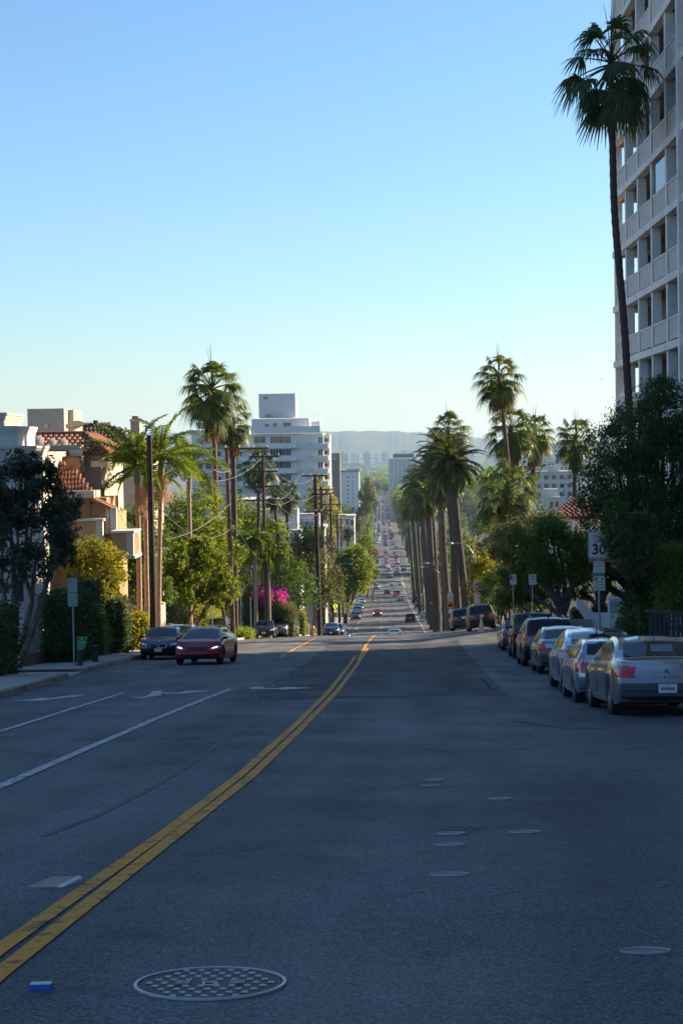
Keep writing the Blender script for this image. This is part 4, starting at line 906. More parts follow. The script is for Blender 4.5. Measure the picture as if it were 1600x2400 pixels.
fan_palm('tallest fan palm on the left with brown skirt, beside the white apartment block', [(512,1440),(508,1200),(503,1050),(497,905)], 130, 2.75, 40, 26, .2, seed=21, trunk=mat('palm_trunk_rust',(.19,.085,.05),.95,var=.3,scale=5,bump=.5))
fan_palm('shaggy shorter fan palm right behind the tallest left palm', [(552,1440),(549,1200),(546,1040),(546,985)], 142, 2.0, 28, 44, .24, seed=22)
fan_palm('fan palm behind the crossarms of the second timber pole', [(604,1440),(606,1200),(606,1085)], 152, 1.9, 30, 14, .17, seed=23, m=MT['p_fand'])
fan_palm('small fan palm low on the left, in front of the white block', [(674,1440),(673,1250),(672,1150)], 172, 1.75, 28, 12, .17, seed=24, m=MT['p_fand'])
fan_palm('leaning fan palm with bare trunk before the pale flat-roofed house', [(662,1420),(652,1260),(640,1155)], 165, 1.4, 22, 10, .15, seed=25, m=MT['p_fand'])
feather_palm('weeping queen palm with hanging plumes in front of the timber poles', [(600,1460),(600,1350),(598,1265)], 138, 2.5, 24, .16, seed=26, group='feather palms by the poles', key='queen', hi=74, lo=-30, bend=2.3, hang=1.1, nl=44, ll=.22)
feather_palm('second weeping palm with golden plumes, just right of the second pole', [(632,1460),(630,1380),(628,1300)], 141, 2.0, 20, .14, seed=27, group='feather palms by the poles', key='queen', hi=70, lo=-30, bend=2.3, hang=1.1, nl=44, ll=.22)
tree('leafy lit tree behind the first timber pole', gp(560,146), [CL(560,1290,40,146),CL(545,1350,36,146),CL(585,1340,34,147),CL(535,1240,34,147)], 4500, .22, MT['l_lit'], MT['barkd'], .15, .4, 31, name='street_tree')
tree('tall leafy tree behind the weeping palms', gp(575,165), [CL(575,1240,40,165),CL(610,1230,36,166),CL(555,1190,32,166),CL(640,1250,34,165),CL(600,1290,44,164),CL(650,1300,32,165)], 9000, .26, MT['l_lit'], MT['barkd'], .2, .4, 311, name='street_tree', sub=26)
tree('shady tree filling the gap behind the bougainvillea', gp(640,175), [CL(620,1350,40,175),CL(660,1330,40,175),CL(600,1390,34,174),CL(700,1310,36,176),CL(720,1260,34,176)], 8000, .27, MT['l_mid'], MT['barkd'], .2, .4, 312, name='street_tree', sub=26)
tree('bushy lit tree left of the first timber pole', gp(520,128), [CL(515,1310,34,128),CL(545,1300,30,129),CL(500,1350,32,128),CL(535,1380,30,127)], 5500, .2, MT['l_lit'], MT['barkd'], .12, .4, 313, name='street_tree', sub=26)
hedge('dark clipped hedge crowned with magenta bougainvillea', PXX(570,146), PXX(668,146), 144, 149, G(-9.6,146), P(620,1388,146).z, 8000, .13, MT['l_dark'], 32, .15, extra=(MT['pink'],.75,lambda p: (p[:,2] > .80) & (np.sin(p[:,0]*9)+np.sin(p[:,0]*4+1) > -.55)))
hedge('pale lit shrub at the end of the bougainvillea hedge', PXX(660,144), PXX(688,144), 143, 146, G(-8,144), P(675,1420,144).z, 1500, .15, MT['l_sage'], 33, .3, cat='bush', name='bush')
tree('broad green tree behind the bougainvillea hedge', gp(690,160), [CL(670,1375,34,160),CL(700,1350,36,160),CL(715,1400,34,160),CL(650,1340,30,161),CL(690,1420,28,159)], 5000, .22, MT['l_mid'], MT['barkd'], .15, .3, 34, name='street_tree')
hedge('bright yellow topiary column beyond the crest on the left', PXX(699,165), PXX(713,165), 164, 165, G(-8,165), P(706,1432,165).z, 900, .13, MT['l_yel'], 35, .3, cat='bush', name='bush')
tree('grey-green magnolia with glossy leaves beside the third timber pole', gp(728,170,.1), [CL(715,1300,36,170),CL(755,1290,36,171),CL(740,1340,40,170),CL(775,1360,34,171),CL(705,1350,28,170),CL(765,1400,30,170),CL(735,1275,26,170)], 7000, .26, MT['l_sage'], MT['bark'], .22, .45, 36, .5, name='street_tree', sub=24)
tree('round clipped ficus with dense bright green crown overhanging the far road', gp(806,300), [CL(810,1335,34,300),CL(845,1330,30,301),CL(828,1315,34,300),CL(850,1355,24,300),CL(805,1365,30,300),CL(835,1370,26,299)], 20000, .36, MT['l_lit'], MT['barkd'], .35, .3, 37, .6, name='street_tree', sub=110, spread=.16)
tree('golden-topped dense tree behind the round ficus', gp(785,330), [CL(780,1310,26,330),CL(770,1330,26,330)], 2500, .4, MT['l_rust'], MT['barkd'], .3, .4, 38, name='street_tree')
tree('lower dark tree joining the round ficus on its left', gp(775,290), [CL(770,1380,28,290),CL(785,1400,22,290),CL(750,1395,24,288)], 3500, .32, MT['l_mid'], MT['bark'], .25, .4, 39, name='street_tree')
tree('tall loose yellow-green conifer-like tree between the poles', gp(745,340), [CL(742,1150,18,340,1,1.5),CL(765,1180,26,341,1,1.4),CL(735,1200,28,340,1,1.4),CL(775,1230,28,341,1,1.3),CL(750,1260,34,340,1,1.2),CL(725,1250,26,339,1,1.3)], 7000, .48, MT['l_yel'], MT['barkd'], .3, .4, 40, name='street_tree')
tree('rust-orange autumn tree at the left kerb far down the street', gp(860,460), [CL(862,1315,18,460),CL(878,1300,13,461),CL(868,1335,16,459)], 2200, .42, MT['l_rust'], MT['barkd'], .25, .4, 41, name='street_tree')
tree('dark tree under the rust-orange tree', gp(872,430), [CL(874,1342,14,430),CL(882,1348,10,430)], 1500, .4, MT['l_mid'], MT['barkd'], .2, .4, 42, name='street_tree')
tree('round bright tree above the rust-orange tree', gp(858,560), [CL(860,1268,17,560),CL(850,1280,14,560),CL(868,1282,13,560)], 2200, .5, MT['l_lit'], MT['barkd'], .3, .4, 43, name='street_tree')
tree('tall pale eucalyptus on the left of the far street', gp(865,800), [CL(862,1140,12,800,1,1.6),CL(850,1160,12,800,1,1.5),CL(872,1165,10,801,1,1.5),CL(858,1190,14,800,1,1.3),CL(845,1200,11,800)], 3200, .9, MT['l_sage'], MT['bark'], .5, .5, 44, name='street_tree')
tree('dark rounded cypress-like tree beside the far street', gp(875,1150), [CL(876,1185,9,1150,1,2.0)], 1500, 1.0, MT['l_dark'], MT['barkd'], .4, .3, 45, name='street_tree')
# ---------------------------------------------------------------- right side
fan_palm('very tall fan palm standing in front of the grey tower', [(1478,1400),(1476,1010),(1462,760),(1438,500),(1432,250),(1430,138)], 76, 2.45, 32, 0, .17, seed=51, m=MT['p_fand'], lo=-72, trunk=mat('palm_trunk_dark',(.075,.048,.042),.95,var=.3,scale=6,bump=.5))
tree('huge dark pepper tree spilling leaves over the speed sign on the right', (PXX(1530,66),66,G(10,66)), [CL(1440,1060,70,64),CL(1500,1000,70,66),CL(1565,980,75,67),CL(1400,1150,60,63),CL(1480,1130,90,65),CL(1580,1090,90,67),CL(1420,1220,62,62),CL(1510,1230,80,64),CL(1600,1220,80,66),CL(1660,1050,90,68),CL(1480,1320,55,62),CL(1560,1330,70,63),CL(1545,930,45,68),CL(1640,1300,80,66),CL(1590,1430,60,66),CL(1442,1262,36,47.5),CL(1430,1246,20,48),CL(1436,1292,16,48),CL(1478,1320,34,48),CL(1440,1210,34,48),CL(1500,1250,45,49)], 60000, .15, MT['l_dark'], MT['barkd'], .25, .3, 52, .34, .35, name='street_tree', sub=40, spread=.17, stems=3, extra=(MT['l_rust'],.002,'blossom'))
hedge('clipped hedge column with pale trailing twigs at the right edge', PXX(1553,52), PXX(1660,52), 51, 54, P(1550,1432,52).z, P(1570,1292,52).z, 5000, .10, MT['l_mid'], 53, .25)
hedge('dark ivy mass beside the slat fence', PXX(1473,58), PXX(1530,58), 56, 60, G(8.8,58), P(1500,1380,58).z, 6500, .10, MT['l_dark'], 54, .35)
hedge('small lit-green bush beside the rental bike on the right', PXX(1448,58), PXX(1476,58), 57, 59, G(8.3,58), P(1460,1458,58).z, 1300, .10, MT['l_mid'], 55, .4, cat='bush', name='bush')
tree('ficus with smooth grey trunk and dense dark crown behind the boxy off-roader', gp(1327,86), [CL(1220,1290,48,86),CL(1285,1270,52,87),CL(1340,1290,46,87),CL(1250,1340,46,85),CL(1310,1335,44,86),CL(1200,1350,36,86),CL(1365,1330,36,87),CL(1290,1235,36,88)], 17000, .15, MT['l_mid'], MT['bark'], .26, .3, 56, .5, name='street_tree', sub=34)
tree('second ficus behind the street-cleaning sign', gp(1412,90), [CL(1390,1300,50,90),CL(1440,1330,40,90),CL(1390,1360,40,90),CL(1350,1380,34,91)], 7000, .16, MT['l_dark'], MT['bark'], .26, .4, 57, name='street_tree')
tree('thin-stemmed ficus left of the smooth grey trunk', gp(1285,88), [CL(1240,1385,34,88),CL(1200,1395,34,88),CL(1290,1385,26,89)], 5000, .15, MT['l_mid'], MT['bark'], .12, .5, 58, name='street_tree', stems=3)
tree('olive-brown dense shrub tree behind the ficus', gp(1215,108), [CL(1195,1265,40,108),CL(1240,1245,42,109),CL(1180,1310,36,108),CL(1290,1240,36,109)], 8000, .16, MT['l_sage'], MT['barkd'], .15, .4, 59, name='street_tree')
tree('leafy bush tree with a few magenta flowers beside the large black sport utility', gp(1165,127), [CL(1150,1375,32,127),CL(1175,1355,30,127),CL(1160,1415,26,126),CL(1190,1400,28,126)], 6000, .16, MT['l_mid'], MT['barkd'], .1, .3, 60, name='street_tree')
hedge('magenta flowering patch beside the bush on the right', PXX(1172,114), PXX(1190,114), 113.5,114.5, P(1180,1410,114).z, P(1180,1378,114).z, 350, .12, MT['pink'], 61, .5, cat='bush', name='bush')
tree('sunlit yellow-green bush behind the no-left-turn sign', gp(1130,128), [CL(1125,1330,24,128),CL(1150,1330,24,129),CL(1110,1370,20,128)], 2600, .24, MT['l_yel'], MT['barkd'], .1, .3, 62, .4, name='street_tree')
hedge('shrub planting low behind the stair wall', PXX(1385,87), PXX(1430,87), 86, 88, G(10.5,87), P(1400,1425,87).z, 1800, .12, MT['l_dark'], 63, .5, cat='bush', name='bush')
hedge('low dark hedge behind the planter wall', PXX(1336,86), PXX(1380,86), 85, 86.5, G(9.8,86), P(1350,1432,86).z, 1800, .10, MT['l_dark'], 64, .25)
fan_palm('tall fan palm with long bare trunk, highest of the right group', [(1203,1440),(1200,1250),(1190,1080),(1172,920),(1168,880)], 130, 2.15, 40, 10, .18, seed=71, lo=-70)
fan_palm('shaggy fan palm with huge dead skirt behind the highest right palm', [(1205,1440),(1200,1250),(1196,1000)], 150, 2.6, 34, 70, .3, seed=72, lo=-60)
fan_palm('fan palm with ivy-clad trunk right of the shaggy skirted palm', [(1240,1440),(1246,1200),(1252,1010)], 160, 2.3, 32, 44, .25, seed=73, ivy=1.2)
fan_palm('fan palm with bell-shaped skirt standing apart on the right', [(1335,1440),(1343,1250),(1348,1020)], 150, 2.1, 34, 60, .2, seed=74, dm=MT['p_fand'], dk='deadgreen')
fan_palm('fan palm crown rising above the row of date palms', [(1062,1440),(1058,1200),(1050,1005)], 185, 2.6, 38, 16, .25, seed=75)
fan_palm('low wide backlit fan palm with brown hanging fronds in the right group', [(1190,1440),(1188,1250),(1187,1145)], 122, 2.8, 30, 30, .3, seed=76, m=MT['p_fan'], lo=-40)
fan_palm('young low fan palm in front of the stone house on the right', [(1190,1440),(1186,1300),(1184,1240)], 126, 1.4, 24, 6, .16, seed=77, m=MT['p_fand'])
fan_palm('young dark fan palm by the lamp post', [(1150,1440),(1150,1320),(1150,1285)], 134, 1.5, 24, 16, .18, seed=78, m=MT['p_fand'])
DG = 'row of tall date palms along the right kerb'
prow = [  # base px, top px, top y, distance, R
 ((1094,1440),(1072,1250),(1058,1085),158,3.4,'nearest date palm of the right row, with pineapple-shaped trunk top'),((1072,1440),(1062,1250),(1040,1060),178,3.4,'second date palm of the right row, its trunk behind the nearest'),
 ((1042,1440),(1034,1250),(1024,1080),210,3.6,'third date palm of the right row'),((1026,1440),(1016,1260),(1005,1115),240,3.8,'fourth date palm of the right row'),((1012,1440),(1005,1280),(996,1135),275,4.3,'fifth date palm of the right row'),
 ((1002,1430),(992,1280),(985,1150),315,4.4,'sixth date palm of the right row'),((990,1430),(982,1290),(974,1135),360,4.4,'seventh date palm of the right row, with bright upright tuft'),((978,1420),(972,1290),(966,1165),420,4.4,'eighth date palm of the right row'),
 ((1050,1440),(1040,1300),(1032,1135),196,3.4,'lower date palm tucked between the second and third of the right row'),((1020,1440),(1010,1300),(1003,1170),226,3.4,'lower date palm tucked between the third and fourth of the right row'),
 ((1006,1440),(998,1300),(989,1190),294,3.6,'lower date palm tucked between the fifth and sixth of the right row'),((984,1430),(976,1310),(967,1195),345,3.6,'lower date palm tucked beside the sixth of the right row'),((972,1430),(964,1310),(954,1180),405,3.8,'lower date palm tucked beside the eighth of the right row')]
for i, (b, mdl, tp, d, R, lb) in enumerate(prow):
    feather_palm(lb, [b, mdl, tp], d, R, 64 if i < 5 else 46, .40 if i != 1 else .44, MT['p_date'], 80+i, DG, 'date', 86, -48, 1.3, .4, .17, 44, .3, MT['trunk'], boot=.7, name='date_palm', wid=.016, flare=1.25, nd=4)
# farther date palms: one crown mesh each, shared
src = bpy.data.objects.new('tmp', None)
V = []
rnd = random.Random(9); rs = np.random.RandomState(9)
for i in range(44):
    el = lerp(82,-45,(i+.5)/44); el = min([84,66,50,34,18,2,-14,-30,-48], key=lambda q: abs(q-el)); me = feather_frond(el, 0, MT['p_date'], 'datefar', 1.25, 16, .18, .35, .3, .04); co = np.zeros(len(me.vertices)*3, np.float32); me.vertices.foreach_get('co', co); co = co.reshape(-1,3); a = i*2.39996; R_ = np.array([[math.cos(a),-math.sin(a),0],[math.sin(a),math.cos(a),0],[0,0,1]]); V.append((co@R_.T).reshape(-1,4,3))
farcrown = quads_mesh('crown', np.concatenate(V), MT['p_date']); bpy.data.objects.remove(src)
ftrunk = MB().tube([(0,0,-.2),(0,0,.5),(0,0,1)], [.055,.042,.04], 8).mesh('trunk', MT['trunk'])
def far_palm(x, y, h, R, label, group, seed, name='date_palm'):
    t = thing(name, (x, y, GT(x, y)), label, 'palm tree', group); mobj('trunk', ftrunk, t, (0,0,0), (0,0,seed), (h*.55,h*.55,h)); mobj('crown', farcrown, t, (0,0,h), (0,0,seed*1.7), R)
y = 470; k = 0; ordn = ['ninth','tenth','eleventh','twelfth','thirteenth','fourteenth','fifteenth','sixteenth','seventeenth','eighteenth','nineteenth','twentieth','twenty-first','twenty-second','twenty-third','twenty-fourth','twenty-fifth']
while y < 1500:
    far_palm(KR(y)+1.6+rnd.uniform(-.4,.4), y, rnd.uniform(13,19), rnd.uniform(3.4,4.2), ordn[k]+' date palm along the far right kerb, counting from the nearest', 'distant palms of the right row', k); y *= 1.085; k += 1
for i, (px, d, h) in enumerate(((815,520,17),(826,560,15),(835,640,18),(842,700,16),(820,760,19),(838,850,17),(848,950,15),(806,600,16),(828,1050,16))):
    x = PXX(px, d); far_palm(x, d, h, 3.2, 'slim palm in the distant left-hand row, too far to tell apart', 'distant palms of the left row', i+40, 'feather_palm')
# far street trees: three kinds, copied
kinds = []
for i, (lm, lf) in enumerate(((MT['l_mid'],.5),(MT['l_sage'],.55),(MT['l_lit'],.5))):
    rs = np.random.RandomState(70+i); pts, nr = crown_pts([(0,0,.62,.42,.42,.36),(.25,.1,.5,.26,.26,.24),(-.22,-.1,.55,.28,.28,.26),(.05,.2,.8,.24,.24,.22)], 1500, rs, 18, .17)
    cm = quads_mesh('crown', leaf_quads(pts, nr, .075, rs), lm); mb = MB(); r2 = random.Random(i); limb(mb, (0,0,-.05), (0,0,.45), .035, .02, r2); [limb(mb, (0,0,.35), (r2.uniform(-.3,.3),r2.uniform(-.3,.3),.7), .018, .006, r2) for _ in range(5)]; kinds.append((cm, mb.mesh('trunk', MT['barkd'])))
def far_tree(x, y, h, k, label, group, w=1.):
    cm, tm = kinds[k]; t = thing('street_tree', (x, y, GT(x, y)), label, 'tree', group); mobj('trunk', tm, t, sc=h); mobj('crown', cm, t, (0,0,0), (0,0,x*7+y), (h*w,h*w,h))
rnd = random.Random(12)
kn = ['dark green','sage green','bright green']
def scatter(n, xr, yr, hr, where, grp):
    for i in range(n):
        y = math.exp(rnd.uniform(math.log(yr[0]), math.log(yr[1]))); x = rnd.uniform(*xr)*(y/yr[0])**.5; k = rnd.randrange(3); far_tree(x, y, rnd.uniform(*hr), k, '%s tree %s' % (kn[k], where), grp, rnd.uniform(.7,1.1))
scatter(16, (-30,-11), (180,330), (8,12), 'in the belt behind the left timber poles', 'trees behind the left poles')
scatter(34, (-34,-10.5), (340,900), (8,14), 'among the distant trees left of the street', 'distant trees left of the street')
scatter(26, (13.5,34), (140,330), (6,9), 'in the belt behind the right palms', 'trees behind the right palms')
scatter(40, (15,60), (340,900), (8,13), 'among the distant trees right of the street', 'distant trees right of the street')
scatter(40, (-60,-9.5), (900,2200), (9,17), 'in the far canopy left of the street', 'far canopy left of the street')
scatter(44, (14,90), (900,2200), (9,17), 'in the far canopy right of the street', 'far canopy right of the street')

for i, y in enumerate(np.geomspace(345, 2100, 44)):
    k = rnd.randrange(3); far_tree(-8.6-rnd.uniform(0,2.5)-(y/1500), y, rnd.uniform(7,12)*(1 if y < 900 else 1.25), k, '%s tree lining the far left kerb' % kn[k], 'trees lining the far left kerb', rnd.uniform(.7,1.0))
    if i % 2 == 0 or y > 700: k = rnd.randrange(3); far_tree(12.6+rnd.uniform(0,2.5)+(y/1500), y, rnd.uniform(6,10)*(1 if y < 900 else 1.4), k, '%s tree lining the far right kerb' % kn[k], 'trees lining the far right kerb', rnd.uniform(.6,.85))

y = 205; rr = random.Random(77); i = 0
while y < 640:
    k = rr.randrange(3); far_tree(12.6+rr.uniform(0,2.2), y, rr.uniform(10,14), k, '%s tree standing behind the date palm trunks' % kn[k], 'trees behind the date palm trunks', rr.uniform(.55,.75)); y += rr.choice([7,10,14,26])

for i in range(14):
    k = rnd.randrange(3); far_tree(-14+i*2.2, 2240+rnd.uniform(0,260), rnd.uniform(11,17), k, '%s tree closing the far end of the street' % kn[k], 'trees closing the far end of the street', 1.1)
# ---------------------------------------------------------------- vehicles (front along +Y, wheels on z = 0)
def smooth_tab(tab, ys, w=.07):
    out = []
    for y in ys:
        s = 0
        for k in range(-3, 4): s += pw(tab, y+k*w/3)
        out.append(s/7)
    return out
SPEC = {
 'sedan': dict(L=4.5,W=1.72,H=1.43,wf=1.33,wr=-1.27,R=.31, top=[(-2.25,.90),(-2.18,.99),(-1.62,1.03),(-1.0,1.33),(-.55,1.41),(.0,1.43),(.38,1.37),(1.18,.97),(1.9,.84),(2.18,.74),(2.25,.62)],
   sh=[(-2.25,.86),(-2.0,.93),(-1.2,.94),(1.1,.88),(2.0,.76),(2.25,.6)], tum=.42, rear=[(.25,.10),(.40,.02),(.62,.0),(.70,.07),(.95,.12),(1.1,.16)], front=[(.2,.12),(.42,0),(.6,.02),(.75,.16),(.9,.3)], bowr=.12, bowf=.28, ws=(1.12,.42), rw=(-1.56,-1.02), side=(-1.28,.98), door=(-1.0,.05,1.08)),
 'fastback': dict(L=4.6,W=1.82,H=1.45,wf=1.45,wr=-1.35,R=.335, top=[(-2.3,.92),(-2.22,1.05),(-1.95,1.10),(-1.1,1.34),(-.4,1.44),(.05,1.45),(.4,1.39),(1.4,.98),(1.95,.83),(2.22,.70),(2.3,.55)],
   sh=[(-2.3,.88),(-2.1,1.0),(-1.2,.97),(1.2,.90),(2.0,.74),(2.3,.52)], tum=.46, rear=[(.25,.12),(.42,.0),(.66,.0),(.8,.07),(1.0,.10)], front=[(.2,.10),(.38,0),(.5,.02),(.65,.14),(.85,.32)], bowr=.16, bowf=.32, ws=(1.34,.42), rw=(-1.9,-.95), side=(-1.35,1.15), door=(-1.0,.1,1.2)),
 'hatch': dict(L=3.9,W=1.69,H=1.50,wf=1.22,wr=-1.24,R=.30, top=[(-1.95,.95),(-1.9,1.12),(-1.62,1.40),(-1.0,1.48),(-.2,1.50),(.2,1.44),(1.1,1.02),(1.6,.90),(1.88,.74),(1.95,.6)],
   sh=[(-1.95,.9),(-1.7,.98),(1.0,.92),(1.7,.78),(1.95,.58)], tum=.40, rear=[(.25,.10),(.42,0),(.7,.0),(1.0,.06),(1.5,.3)], front=[(.2,.10),(.42,0),(.6,.04),(.8,.2)], bowr=.14, bowf=.28, ws=(1.04,.22), rw=None, rg=(1.02,1.40,.62,.55), side=(-1.45,.92), door=(-.75,.12,1.0)),
 'suv': dict(L=4.62,W=1.86,H=1.69,wf=1.38,wr=-1.30,R=.36, top=[(-2.31,1.05),(-2.26,1.25),(-2.0,1.60),(-1.5,1.67),(-.4,1.69),(.2,1.62),(1.05,1.14),(1.75,1.03),(2.2,.88),(2.31,.7)],
   sh=[(-2.31,1.0),(-2.0,1.1),(1.0,1.04),(2.0,.92),(2.31,.68)], tum=.36, rear=[(.3,.10),(.5,0),(.75,.0),(1.05,.05),(1.65,.32)], front=[(.25,.12),(.5,0),(.75,.03),(.95,.16)], bowr=.12, bowf=.24, ws=(1.0,.22), rw=None, rg=(1.14,1.56,.70,.60), side=(-1.85,.9), door=(-.95,.1,1.0), rails=1),
 'bigsuv': dict(L=5.0,W=1.95,H=1.82,wf=1.52,wr=-1.48,R=.39, top=[(-2.5,1.12),(-2.46,1.4),(-2.25,1.74),(-1.6,1.81),(-.2,1.82),(.3,1.74),(1.05,1.24),(2.0,1.15),(2.4,1.02),(2.5,.8)],
   sh=[(-2.5,1.08),(-2.1,1.16),(1.0,1.14),(2.2,1.04),(2.5,.78)], tum=.30, rear=[(.3,.10),(.52,0),(.85,.0),(1.15,.05),(1.75,.26)], front=[(.3,.10),(.55,0),(.9,.02),(1.1,.12)], bowr=.10, bowf=.16, ws=(1.0,.34), rw=None, rg=(1.22,1.66,.76,.66), side=(-2.05,.9), door=(-1.0,.1,1.0), rails=1),
 'wagon': dict(L=4.7,W=1.82,H=1.47,wf=1.45,wr=-1.35,R=.33, top=[(-2.35,.95),(-2.3,1.08),(-1.95,1.38),(-1.2,1.45),(-.2,1.47),(.3,1.40),(1.2,1.0),(1.95,.88),(2.25,.74),(2.35,.58)],
   sh=[(-2.35,.9),(-2.0,.98),(1.1,.92),(2.05,.80),(2.35,.56)], tum=.42, rear=[(.25,.10),(.42,0),(.7,.0),(.95,.05),(1.4,.34)], front=[(.2,.12),(.42,0),(.62,.02),(.82,.18)], bowr=.14, bowf=.26, ws=(1.14,.32), rw=None, rg=(1.0,1.36,.66,.56), side=(-1.8,1.0), door=(-.95,.1,1.1), rails=1),
 'jeep': dict(L=4.35,W=1.70,H=1.84,wf=1.42,wr=-1.32,R=.41, top=[(-2.0,1.15),(-1.99,1.70),(-1.94,1.81),(-1.0,1.84),(.25,1.83),(.42,1.74),(.78,1.25),(.9,1.17),(2.0,1.10),(2.1,.98),(2.14,.6)],
   sh=[(-2.0,1.12),(-1.9,1.15),(.8,1.14),(2.0,1.06),(2.14,.6)], tum=.10, rear=[(.4,.02),(.6,0),(1.15,0),(1.8,.04)], front=[(.4,.02),(.6,0),(1.05,.03)], bowr=.02, bowf=.04, ws=(.80,.44), rw=None, rg=(1.22,1.68,.62,.60), side=(-1.85,.62), door=(-.75,.05,.85), zlow=.42, box=1),
 'pickup': dict(L=5.6,W=1.98,H=1.86,wf=1.75,wr=-1.75,R=.40, top=[(-2.8,1.08),(-2.76,1.12),(-.72,1.14),(-.70,1.72),(-.5,1.80),(.3,1.85),(.75,1.78),(1.4,1.26),(2.4,1.16),(2.7,1.04),(2.8,.8)],
   sh=[(-2.8,1.05),(-2.0,1.10),(1.3,1.14),(2.5,1.02),(2.8,.78)], tum=.30, rear=[(.35,.0),(.6,0),(1.1,.03)], front=[(.3,.08),(.55,0),(.95,.02),(1.1,.1)], bowr=.03, bowf=.14, ws=(1.36,.80), rw=None, rg=(1.22,1.66,.66,.60,-.70), side=(-.62,1.25), door=(-.55,.3,1.3), zlow=.4, bed=1),
 'van': dict(L=5.6,W=2.0,H=2.5,wf=1.8,wr=-1.6,R=.36, top=[(-2.8,1.9),(-2.78,2.42),(-2.6,2.5),(1.2,2.5),(1.5,2.4),(2.15,1.35),(2.65,1.1),(2.8,.7)],
   sh=[(-2.8,1.2),(2.1,1.22),(2.6,1.0),(2.8,.68)], tum=.12, rear=[(.3,.02),(.6,0),(2.4,.04)], front=[(.3,.08),(.5,0),(.9,.05)], bowr=.03, bowf=.2, ws=(2.1,1.52), rw=None, rg=(1.4,2.05,.7,.66), side=(.55,1.95), door=(.5,.6,1.9)),
}
def car_fields(sp):
    L = sp['L']; hl = L/2; y0, y1 = sp['top'][0][0], sp['top'][-1][0]
    ys = sorted(set([round(y0+e, 3) for e in (0,.03,.07,.13,.22)]+[round(y1-e, 3) for e in (0,.03,.07,.13,.22)]+[round(v, 3) for v in np.linspace(y0+.3, y1-.3, 44)]+
        [round(c+d, 3) for c in (sp['wf'], sp['wr']) for d in np.array([-1,-.96,-.85,-.6,-.3,0,.3,.6,.85,.96,1])*(sp['R']*1.17)]))
    tab = sp['top']; w = .03 if sp.get('box') or sp.get('bed') else .08
    zt = smooth_tab(tab, ys, w); zs = smooth_tab(sp['sh'], ys, .12)
    return ys, zt, zs
def car_body(sp):
    ys, zt, zs = car_fields(sp); hw = sp['W']/2; y0, y1 = ys[0], ys[-1]; R = sp['R']; zl0 = sp.get('zlow', .21); box = sp.get('box') or sp.get('bed')
    def plan(y):
        e = min(y-y0, y1-y); q = max(0, 1-e/.75); return hw*(1-(.03 if box else .09)*q**2.2)
    def shear(x, y, z, w):
        for sgn, ye, tabn, bow in ((-1, y0, 'rear', sp['bowr']), (1, y1, 'front', sp['bowf'])):
            e = abs(y-ye); D = .62
            if e < D:
                k = (1-e/D)**1.2; y -= sgn*k*(pw(sp[tabn], z)+bow*min(1.2, (abs(x)/hw))**2.4)
        return (x, y, z)
    rings = []
    for y, t, s in zip(ys, zt, zs):
        w = plan(y); zl = zl0+.05*max(0, 1-min(y-y0, y1-y)/.4)
        arch = 0
        for c in (sp['wf'], sp['wr']):
            d = abs(y-c); r = R*1.17
            if d < r: arch = max(arch, R+math.sqrt(max(0, r*r-d*d)))
        sill = max(zl, arch); s = min(s, t-.015); sill = min(sill, s-.06)
        mid = sill+(s-sill)*.55
        wm = w*(1.0 if arch < zl+.05 else 1.012)
        tz = t-s; belt = w*.955; k = sp['tum']
        def yy(z): return max(w*.45, belt-k*max(0, z-s))
        z6 = s+tz*.80; z7 = s+tz*.95
        pts = [(0,zl if arch == 0 else zl+.02),(w*.80,zl),(w*.955 if arch == 0 else wm*.95,sill),(wm,sill+(mid-sill)*.35),(wm,mid),(w*.995,s-.09 if s-.09 > mid else mid+.02),(w*.975,s-.02),(belt,s+.012),(yy(s+tz*.4),s+tz*.42),(yy(z6),z6),(yy(z7)*.93,z7),(yy(t)*.72,t-.012-.02*min(1,tz*2)),(yy(t)*.38,t-.003),(0,t)]
        rings.append((y, pts))
    mb = MB(); n = len(rings[0][1]); full = 2*n-2
    for y, pts in rings:
        loop = pts+[(-x, z) for x, z in pts[-2:0:-1]]
        for x, z in loop: mb.v.append(shear(x, y, z, hw))
    for i in range(len(rings)-1):
        for k in range(full):
            a = i*full+k; b = i*full+(k+1) % full; mb.f.append((a, b, b+full, a+full)); under = k in (0, 1, full-1, full-2); mb.m.append(1 if under else 0)
    for ri, flip in ((0, False), (len(rings)-1, True)):           # closed, gently curved ends
        y, pts = rings[ri]; C = 8; base = len(mb.v)
        for x, z in pts[1:-1]:
            for c in range(C+1): mb.v.append(shear(lerp(-x, x, c/C), y, z, hw))
        for r in range(len(pts)-3):
            for c in range(C):
                a = base+r*(C+1)+c; f = (a, a+1, a+C+2, a+C+1); mb.f.append(f if not flip else f[::-1]); mb.m.append(0)
    return mb
def bvh_of(mb): return BVHTree.FromPolygons([Vector(v) for v in mb.v], mb.f)
